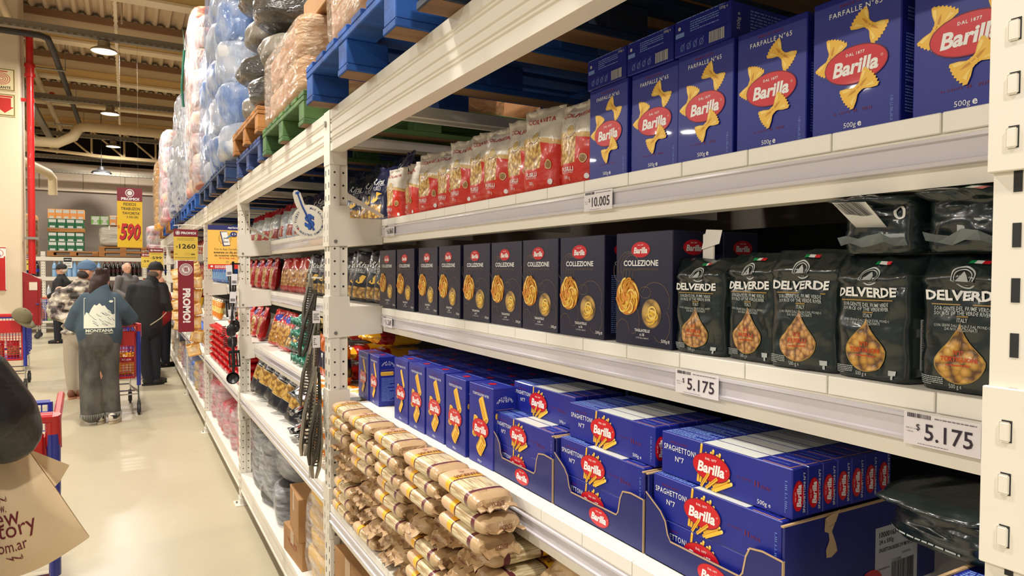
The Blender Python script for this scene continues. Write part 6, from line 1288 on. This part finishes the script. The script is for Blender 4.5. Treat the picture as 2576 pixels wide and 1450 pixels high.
blob('body',head(hc,15)+[[(.03,.01,1.45,.06),(.06,.015,1.56,.058)],('s',.75,0,[(0,0,.9,.15),(0,0,1.2,.16),(.0,0,1.30,.13)]),[(-.05,.0,.9,.09),(-.08,0,.5,.065),(-.07,0,.08,.045)],[(.07,.02,.9,.09),(.03,.03,.5,.065),(.01,.02,.08,.045)],[(-.2,0,1.4,.05),(-.26,-.04,1.15,.045),(-.12,-.14,1.02,.035)]]+hand((-.13,-.14,1.02),(.8,.1,-.4),(0,-1,0),1,.6),SKIN,t,.012,3); eyes(hc,15,t)
L=[]
for k in range(8): z=.86+.078*k; L.append(('e',(.0+.01*(k%2),0,z),(.215-.004*abs(k-3),.165,.054)))
for k in range(6): a=k/5; L.append(('e',(-.17-.09*sin(a*2.2),-.02-.06*a,1.38-.30*a),(.085,.085,.06)))
for k in range(4): a=k/3; L.append(('e',(-.23+.12*a,-.08-.05*a,1.08-.05*a),(.06,.065,.058)))
for k in range(5): a=k/4; L.append(('e',(.17+.04*a,.02+.05*a,1.38-.34*a),(.08,.085,.06)))
L+=[('e',(.02,0,1.43),(.15,.12,.07)),('e',(.04,0,1.50),(.105,.10,.05))]
blob('puffer_jacket',L,CAMO,t,.013,2)
blob('joggers',[('s',.85,0,[(0,0,.86,.175),(0,0,.8,.17)]),[(-.07,0,.8,.105),(-.085,0,.5,.085),(-.08,0,.2,.066),(-.075,0,.09,.05)],[(.06,.02,.8,.10),(.03,.03,.5,.082),(.02,.02,.2,.066),(.01,.02,.09,.05)]],mat('joggers_beige',(170,158,138),.85,bmp=(50,.2,dict(dist=.004))),t,.013,4)
for x,y in ((-.075,.0),(.02,.03)): shoe('shoe',x,y,70,mat('shoe_brown',(120,72,52),.6),mat('shoe_sole_tan',(196,140,104),.7),t)
CAPB=mat('cap_blue',(84,112,144),.75)
def cap(c,face,m,parent,s=1.):
    f=Vector((cos(R(face)),sin(R(face)),0)); C=Vector(c); Rz=Matrix.Rotation(R(face-90),3,'Z')
    mb=MB(); M=Matrix.Translation(C+Vector((0,0,.02*s)))@Rz.to_4x4()@Matrix.Diagonal((.092*s,.112*s,.125*s,1)); mb.lathe([(1,.0),(1.01,.12),(.93,.45),(.75,.72),(.45,.92),(.1,.99),(.001,1)],22,0,M,cap=False); o=mb.build('cap',m,parent,smooth=True); sd=o.modifiers.new('t','SOLIDIFY'); sd.thickness=.004
    mb=MB(); n=12; vs=[]
    for i in range(n+1):
        a=PI*i/n; base=Vector((.088*s*cos(a),.105*s*sin(a),.028*s)); tip=Vector((.088*s*cos(a),.105*s*sin(a)+.085*s*sin(a)**.6,.02*s-.012*s*abs(cos(a)))); vs+=[base,tip]
    M=Matrix.Translation(C)@Rz.to_4x4(); mb.add(vs,[(2*i,2*i+1,2*i+3,2*i+2) for i in range(n)],0,M); q=mb.build('brim',m,o,smooth=True); sd=q.modifiers.new('t','SOLIDIFY'); sd.thickness=.005
    mb=MB(); mb.lathe([(.008,0),(.006,.008),(.0005,.01)],8,0,Matrix.Translation(C+Vector((0,0,.143*s)))); mb.build('button',m,o); return o
cap(hc,15,CAPB,t); blob('hair',[('e',(.06,.0,1.60),(.075,.085,.06))],mat('hair_dark',(50,40,36),.6),t,.011,2)
mb=MB()
for sg in (-1,1): mb.tube([(.10+.09*cos(R(15))+.0+.012*cos(a)-.03*sg*sin(R(15)),.02+.09*sin(R(15))+.03*sg,1.667+.016*sin(a)) for a in [k*PI/5 for k in range(11)]],.002,4)
mb.build('glasses',PBLK,t)
# ---------------------------------------------------------------- man in black
BKJ=mat('jacket_black',(26,26,28),.75,bmp=(40,.2,dict(dist=.004))); NAVT=mat('trousers_navy',(24,26,36),.8)
t=empty('person',(.27,11.1,0),0,'person in a black jacket and black cap reaching to the shelf on the right','person')
hc=(.115,.10,1.645)
blob('body',head(hc,40)+[[(.07,.05,1.45,.065),(.10,.08,1.56,.06)],('s',.75,0,[(0,0,.9,.16),(0,.02,1.2,.17),(.02,.03,1.30,.13)]),[(-.06,.0,.9,.09),(-.05,0,.5,.07),(.0,0,.08,.05)],[(.09,.05,.9,.09),(.08,.05,.5,.07),(.08,.05,.08,.05)],[(.21,.03,1.40,.055),(.23,-.03,1.14,.05),(.30,.10,1.09,.038),(.345,.2,1.07,.032)]]+hand((.345,.2,1.07),(.8,.6,.05),(0,0,1),1.05,.3),SKIN,t,.012,3); eyes(hc,40,t)
blob('jacket',[('s',.74,.02,[(.0,0,.86,.20),(-.01,.0,1.0,.205),(.0,.02,1.25,.215),(.02,.04,1.40,.19),(.05,.05,1.46,.13),(.06,.055,1.50,.09)]),[(-.17,.02,1.40,.085),(-.21,.02,1.2,.085),(-.18,.1,1.02,.075),(-.05,.22,1.0,.06)],[(.19,.03,1.40,.088),(.225,-.03,1.18,.085),(.25,-.0,1.12,.07),(.285,.07,1.095,.055)],[(.06,.05,1.44,.085),(.075,.06,1.50,.075)]],BKJ,t,.013,5)
blob('trousers',[('s',.85,.02,[(.0,.02,.9,.185),(.0,.02,.82,.18)]),[(-.07,.0,.8,.11),(-.05,0,.5,.095),(.0,-.02,.15,.08),(.02,-.02,.07,.075)],[(.08,.05,.8,.11),(.085,.05,.5,.09),(.09,.03,.15,.078),(.09,.03,.08,.075)]],NAVT,t,.013,4)
for x,y,a in ((.02,-.03,10),(.10,.05,40)): shoe('shoe',x,y,a,mat('boot_black',(30,28,28),.4,coat=.2),BLACK,t,1.05)
cap(hc,40,mat('cap_black',(28,27,28),.75),t); blob('hair',[('e',(.085,.075,1.60),(.076,.086,.06))],mat('hair_cropped',(96,80,68),.8),t,.011,2)
mb=MB(); mb.tube([(.24,-.11,1.05),(.16,-.19,.97),(.03,-.2,.88)],.007,6); mb.build('jacket_cord',mat('cord_beige',(190,176,150),.6),t)
# ---------------------------------------------------------------- people farther away
def bystander(loc,lab,coat,hairm,face,capm=None,sc=1.,legs=NAVT,vest=None):
    t=empty('person',loc,0,lab,'person'); hc=(0,0,1.60*sc); f=Vector((cos(R(face)),sin(R(face)),0)); g=Vector((-f.y,f.x,0))
    arm=lambda sg,z: [(*(g*sg*.20+Vector((0,0,1.38*sc))),.05),(*(g*sg*.25+Vector((0,0,1.12*sc))),.045),(*(g*sg*.18+f*.24+Vector((0,0,1.02*sc))),.034)]
    hd=[]
    for sg in (-1,1): hd+=hand(g*sg*.18+f*.24+Vector((0,0,1.02*sc)),f,(0,0,1),1,.7)
    blob('body',head(hc,face)+[[(0,0,1.40*sc,.06),(0,0,1.52*sc,.056)],('s',.8,0,[(0,0,.9,.15),(0,0,1.28*sc,.12)]),arm(1,0),arm(-1,0),[(-.08,0,.88,.09),(-.08,0,.06,.05)],[(.08,0,.88,.09),(.08,0,.06,.05)]]+hd,SKIN2,t,.014,3); eyes(hc,face,t)
    sl=lambda sg: [(*(g*sg*.18+Vector((0,0,1.38*sc))),.08),(*(g*sg*.25+Vector((0,0,1.13*sc))),.075),(*(g*sg*.19+f*.19+Vector((0,0,1.03*sc))),.055)]
    blob('coat',[('s',.82,0,[(0,0,.86,.19),(0,0,1.2,.195),(0,0,1.34*sc,.175),(0,0,1.40*sc,.13),(0,0,1.46*sc,.085)]),sl(1),sl(-1)],coat,t,.015,4)
    blob('trousers',[[(-.085,0,.86,.10),(-.085,0,.1,.07)],[(.085,0,.86,.10),(.085,0,.1,.07)],('e',(0,0,.88),(.18,.15,.1))],legs,t,.015,3)
    for x in (-.085,.085): shoe('shoe',x,0,face,BLACK,BLACK,t)
    if capm: cap(hc,face,capm,t)
    C=Vector(hc); blob('hair',[('e',C-f*.035+Vector((0,0,-.02)),(.078,.078,.07)),('e',C-f*.05+Vector((0,0,.02)),(.07,.06,.07))],hairm,t,.012,2)
    return t
bystander((.03,17.,0),'bald grey-haired person in a grey vest facing the viewer between the shoppers',mat('vest_grey',(104,100,100),.8),mat('hair_grey',(170,160,150),.8),-55,None,1.06,vest=True)
bystander((-1.24,18.2,0),'person in a black cap and red-trimmed black jacket by the far trolley',BKJ,mat('hair_white',(196,184,170),.8),170,mat('cap_black',(28,27,28),.75),1.03)
bystander((.50,13.0,0),'person in a red jacket mostly hidden behind the man in black',mat('jacket_red',(170,26,34),.6),HAIR,30,None,.9)
bystander((-.47,13.2,0),'fair person in white mostly hidden behind the camouflage jacket',mat('shirt_white',(220,214,200),.7),mat('hair_fair',(190,150,100),.6),60,None,1.0)
# ---------------------------------------------------------------- near shopper cut by the left edge
PUF=mat('puffer_black',(20,20,22),.38,bmp=(7,.5,dict(dist=.03,detail=3)),coat=.1)
k=2.55/2.0; kk=lambda x,z,y=2.0,y1=2.55:(x*y1/y,1.675-(1.675-z)*y1/y)
t=empty('person',(-.66,2.55,0),0,'person in a black puffer coat at the left edge, elbow bent with a tote bag','person')
ex,ez=kk(-.185,1.305); ex+=.66
hc=(-.06,.02,1.60)
blob('body',head(hc,80)+[[(-.06,0,1.36,.06),(-.06,.01,1.5,.056)],('s',.75,0,[(-.06,0,.9,.15),(-.06,0,1.3,.13)]),[(.10,0,1.32,.05),(ex-.13,.0,ez+.01,.04),(.22,.25,1.10,.04),(.10,.66,1.08,.03)],[(-.26,0,1.36,.055),(-.32,.1,1.12,.045),(-.25,.55,1.07,.03)],[(-.15,0,.88,.09),(-.15,0,.06,.05)],[(.03,0,.88,.09),(.03,0,.06,.05)]]+hand((.10,.66,1.08),(-.1,1,0),(0,0,1),1,1.3)+hand((-.25,.55,1.07),(.1,1,0),(0,0,1),1,1.3),SKIN,t,.012,3); eyes(hc,80,t)
L=[('s',.85,.0,[(-.055,0,.70,.27),(-.055,.0,.95,.275),(-.05,0,1.2,.265),(-.06,0,1.36,.22),(-.06,0,1.43,.10)])]
c=[(.13,.02,1.38,.105),(.27,.0,1.33,.105),(ex-.10,-.01,ez+.02,.105),(ex-.085,.03,ez-.035,.098),(.26,.22,1.15,.09),(.16,.46,1.10,.075)]; L.append(c)
L.append([(-.25,0,1.36,.10),(-.33,.08,1.12,.09),(-.28,.4,1.07,.07)])
o=blob('puffer_coat',L,PUF,t,.014,5)
mb=MB(); 
for q in range(40): z=.72+q*.011; mb.box(.225,.231,.045,.052,z,z+.006)
mb.build('zip_teeth',mat('zip_dark',(40,38,36),.4,.5),o)
blob('trousers',[[(-.14,0,.86,.10),(-.14,0,.1,.07)],[(.03,0,.86,.10),(.03,0,.1,.07)]],NAVT,t,.015,3)
for x in (-.14,.03): shoe('shoe',x,0,90,BLACK,BLACK,t)
blob('hair',[('e',(-.06,-.01,1.62),(.085,.10,.11)),('e',(-.06,-.05,1.5),(.08,.06,.1))],HAIR,t,.012,2)
# tote bag
TOTE=mat('tote_canvas',(236,212,174),.85,bmp=(90,.2,dict(dist=.002)),vary=(3,(226,200,160),(1,1,1),.35,.65)); INKM=mat('tote_maroon_ink',(116,36,44),.8)
Y1=2.72; q=lambda x,z:(x*Y1/2.25,1.675-(1.675-z)*Y1/2.25)
BL=[q(-.360,.838),q(-.094,.915),q(-.232,1.178),q(-.338,1.163)]
t=empty('tote_bag',(-.30,Y1,.72),0,'beige canvas tote bag with maroon lettering hanging from the near shopper\'s arm','bag')
BLl=[(x+.30,z-.72) for x,z in BL]
def bag2(u,v,l=0,side=1):
    a=[BLl[0][i]*(1-u)+BLl[1][i]*u for i in (0,1)]; b=[BLl[3][i]*(1-u)+BLl[2][i]*u for i in (0,1)]
    sag=-.03*sin(u*PI)*(1-v); x=a[0]*(1-v)+b[0]*v; z=a[1]*(1-v)+b[1]*v+sag
    bul=.05*sin(min(u,1)*PI)**.6*(sin(min(max(v,0),1)*PI*.75+.35)); w=.010*noise.noise(Vector((u*3,v*3,2)))+.006*sin(u*14+v*5)*v
    return (x,-side*(bul+.006)-w-(l if side>0 else 0),z)
for sd,nm in ((1,'front_panel'),(-1,'back_panel')):
    mb=MB(); N=18
    for j in range(N+1):
        for i in range(N+1): mb.v.append(bag2(i/N,j/N,0,sd))
    for j in range(N):
        for i in range(N): a=j*(N+1)+i; mb.f.append((a,a+1,a+N+2,a+N+1)); mb.m.append(0)
    mb.build(nm,TOTE,t,smooth=True)
mb=MB(); A=Art(mb,lambda u,v,l:bag2(u,v,l+.0015)); K=.34
def sk(s,cx,cy,w,b=0,h=None,rot=.0): 
    vs,fs,x0,x1,y0,y1=text(s,b,0,3,1); kx=w/(x1-x0); h=h or .1
    mb.add([bag2(cx+(x-x0)*kx,cy+(y-y0)/(y1-y0)*h,.0016) for x,y in vs],fs,0)
sk('www.',.20,.575,.20,.0,.055); sk('new',.12,.455,.42,.0,.10); sk('story',.18,.315,.50,.0,.15); sk('com.ar',.20,.235,.34,.0,.065)
for cx,cy,sg in ((.30,.68,1),(.42,.69,-1),(.34,.17,1),(.46,.18,-1)):
    A.line([(cx+.012*k*sg+.02*sin(k*.9),cy+.016*cos(k*1.1)) for k in range(12)],.006,0)
mb.build('printed_lettering',[INKM],t)
T1=[q(-.241,1.185),q(-.143,1.116),q(-.166,1.073),q(-.185,1.06)]
mb=MB(); pts=[(x+.30,z-.72) for x,z in T1]; mb.add([(pts[0][0],.01,pts[0][1]),(pts[1][0],.05,pts[1][1]),(pts[2][0],.05,pts[2][1]),(pts[3][0],.0,pts[3][1])],[(0,1,2,3)]); f=mb.build('back_flap',TOTE,t); sd=f.modifiers.new('t','SOLIDIFY'); sd.thickness=.002
mb=MB(); a=[q(-.262,1.172),q(-.236,1.172),q(-.240,1.245),q(-.258,1.245)]; a=[(x+.30,z-.72) for x,z in a]
mb.add([(a[0][0],-.02,a[0][1]),(a[1][0],-.02,a[1][1]),(a[2][0],-.03,a[2][1]),(a[3][0],-.03,a[3][1])],[(0,1,2,3)]); f=mb.build('strap',TOTE,t); sd=f.modifiers.new('t','SOLIDIFY'); sd.thickness=.003
# ================================================================= TROLLEYS
TRD=mat('trolley_red',(196,28,34),.35,coat=.3); TBL=mat('trolley_blue',(36,48,156),.35,coat=.3)
def trolley():
    t=empty('shopping_trolley'); W=.27
    def grid(nm,P,w,h,nx,nz,m,bt=.0035,frame=.014,parent=t):
        mb=MB()
        def bar(a,b,r): mb.tube([P(*a),P(*b)],r,5)
        for i in range(nx+1): u=w*(i/nx-.5)*2; bar((u/1,0),(u,h),bt if 0<i<nx else frame)
        for j in range(nz+1): bar((-w,h*j/nz),(w,h*j/nz),bt if 0<j<nz else frame)
        return mb.build(nm,m,parent,auto=50)
    grid('rear_gate',lambda u,v:(u,.03+.04*(1-v/.52),.43+v),.235,.52,14,16,TRD)
    mb=MB(); mb.box(-.235,.235,-.0,.02,.80,.97,b=.006); mb.build('child_seat_panel',TRD,t)
    for sg in (-1,1):
        mb=MB(); 
        for j in range(12): z=.44+.042*j; mb.tube([(sg*(W-.012*(1-j/12)),.06,z),(sg*(W-.05),.86,z+.06)],.006,5)
        for k in range(6): y=.06+.16*k; mb.tube([(sg*(W-.012-.006*k),y,.43+.01*k),(sg*(W-.008*k),y,.94)],.007,5)
        mb.build('side_panel',TBL,t,auto=50)
        mb=MB(); mb.tube([(sg*W,.03,.34),(sg*W,.02,.7),(sg*W,.0,1.0)],[.022,.024,.026],8); mb.build('corner_post',TBL,t,auto=50)
        mb=MB(); mb.tube([(sg*W,.02,.90),(sg*W,-.01,1.05)],.03,8); mb.tube([(sg*W,.04,.95),(sg*(W-.03),.86,1.0)],.018,6); mb.build('top_rail',TRD,t,auto=50)
    grid('front_panel',lambda u,v:(u*.8,.88,.5+v),.235,.46,10,9,TBL)
    mb=MB(); mb.box(-.22,.22,.06,.86,.425,.435); mb.build('basket_floor',TBL,t)
    mb=MB(); mb.tube([(-W,-.02,1.04),(W,-.02,1.04)],.024,10); mb.build('handle',TRD,t,auto=50)
    mb=MB()
    for sg in (-1,1):
        mb.tube([(sg*W,.03,.36),(sg*W,.03,.17)],.012,6); mb.tube([(sg*W,.03,.26),(sg*.20,.86,.22)],.011,6); mb.tube([(sg*.2,.86,.22),(sg*.2,.86,.13)],.012,6); mb.tube([(sg*.2,.86,.22),(sg*.2,.82,.48)],.010,6)
    for y,w in ((.03,.27),(.3,.24),(.86,.2)): mb.tube([(-w,y,.24),(w,y,.24)],.009,6)
    mb.build('base_frame',CHROME,t,auto=50)
    for x,y in ((-W,.03),(W,.03),(-.2,.86),(.2,.86)):
        mb=MB(); mb.box(x-.016,x+.016,y-.02,y+.02,.1,.17,b=.003); mb.prism([(-.035,.03),(.035,.03),(.026,.135),(-.026,.135)],lambda u,v:(x-.021,y+u,v),lambda u,v:(x-.015,y+u,v)); mb.prism([(-.035,.03),(.035,.03),(.026,.135),(-.026,.135)],lambda u,v:(x+.015,y+u,v),lambda u,v:(x+.021,y+u,v)); o=mb.build('castor',mat('castor_grey',(70,70,70),.5,.3),t)
        mb=MB(); mb.lathe([(.02,-.013),(.062,-.013),(.065,0),(.062,.013),(.02,.013)],16,0,Matrix.Translation((x,y,.0655))@Matrix.Rotation(PI/2,4,'Y')); mb.build('wheel',mat('tyre',(46,46,46),.6),o,auto=40)
    kids(t); return t
tr=trolley(); put(tr,(-.145,8.86,0),R(1),'red and blue shopping trolley pushed by the person in the sweatshirt','trolley')
dup(tr,(-1.47,11.32,0),R(-2),'red and blue shopping trolley at the left edge with an olive cap on it'); dup(tr,(-1.86,19.85,0),FAC,'red and blue shopping trolley seen from the side beyond the hose cabinet')
dup(tr,(-.545,3.5,0),0,'red and blue shopping trolley in front of the near shopper, behind the tote bag'); dup(tr,(.12,11.85,0),R(2),'red and blue shopping trolley partly hidden behind the man in black')
for i,(p,x,y,z,r,lab) in enumerate((('yel',.0,9.12,.437,0,'yellow pasta bag inside the trolley of the person in the sweatshirt'),('redV',.04,9.32,.437,10,'red and gold pasta bag inside the trolley of the person in the sweatshirt'),('redB',-.19,9.14,.437,-8,'red clear pasta bag inside the trolley of the person in the sweatshirt'),('redV',-1.53,11.6,.437,0,'red and gold pasta bag in the left trolley'),('redB',-1.36,11.6,.437,8,'red clear pasta bag in the left trolley'))):
    dup(PROT[p],(x,y,z),(0,0,R(r)),lab,'bags in the trolleys')
# olive cap on the left trolley, green carton in the far one
t=empty('olive_cap',(-1.235,11.27,.99),0,'olive green cap hanging on the corner of the left trolley','cap'); cap((0,0,0),-20,mat('cap_olive',(120,112,84),.85),t,1.15); t.rotation_euler=(R(28),R(30),R(-10))
t=empty('drink_carton',(-1.62,19.52,.44),0,'green carton hanging in the side of the far trolley','carton'); mb=MB(); mb.box(0,.36,0,.05,0,.34,b=.004); mb.build('carton',LGC,t); mb=MB(); A=Art(mb,lambda u,v,l:(u,-l*5,v)); A.rect(.14,.32,.04,.13,0); A.lines(.14,.3,.2,.3,3,0,seed=2); mb.build('carton_print',[PW],t)
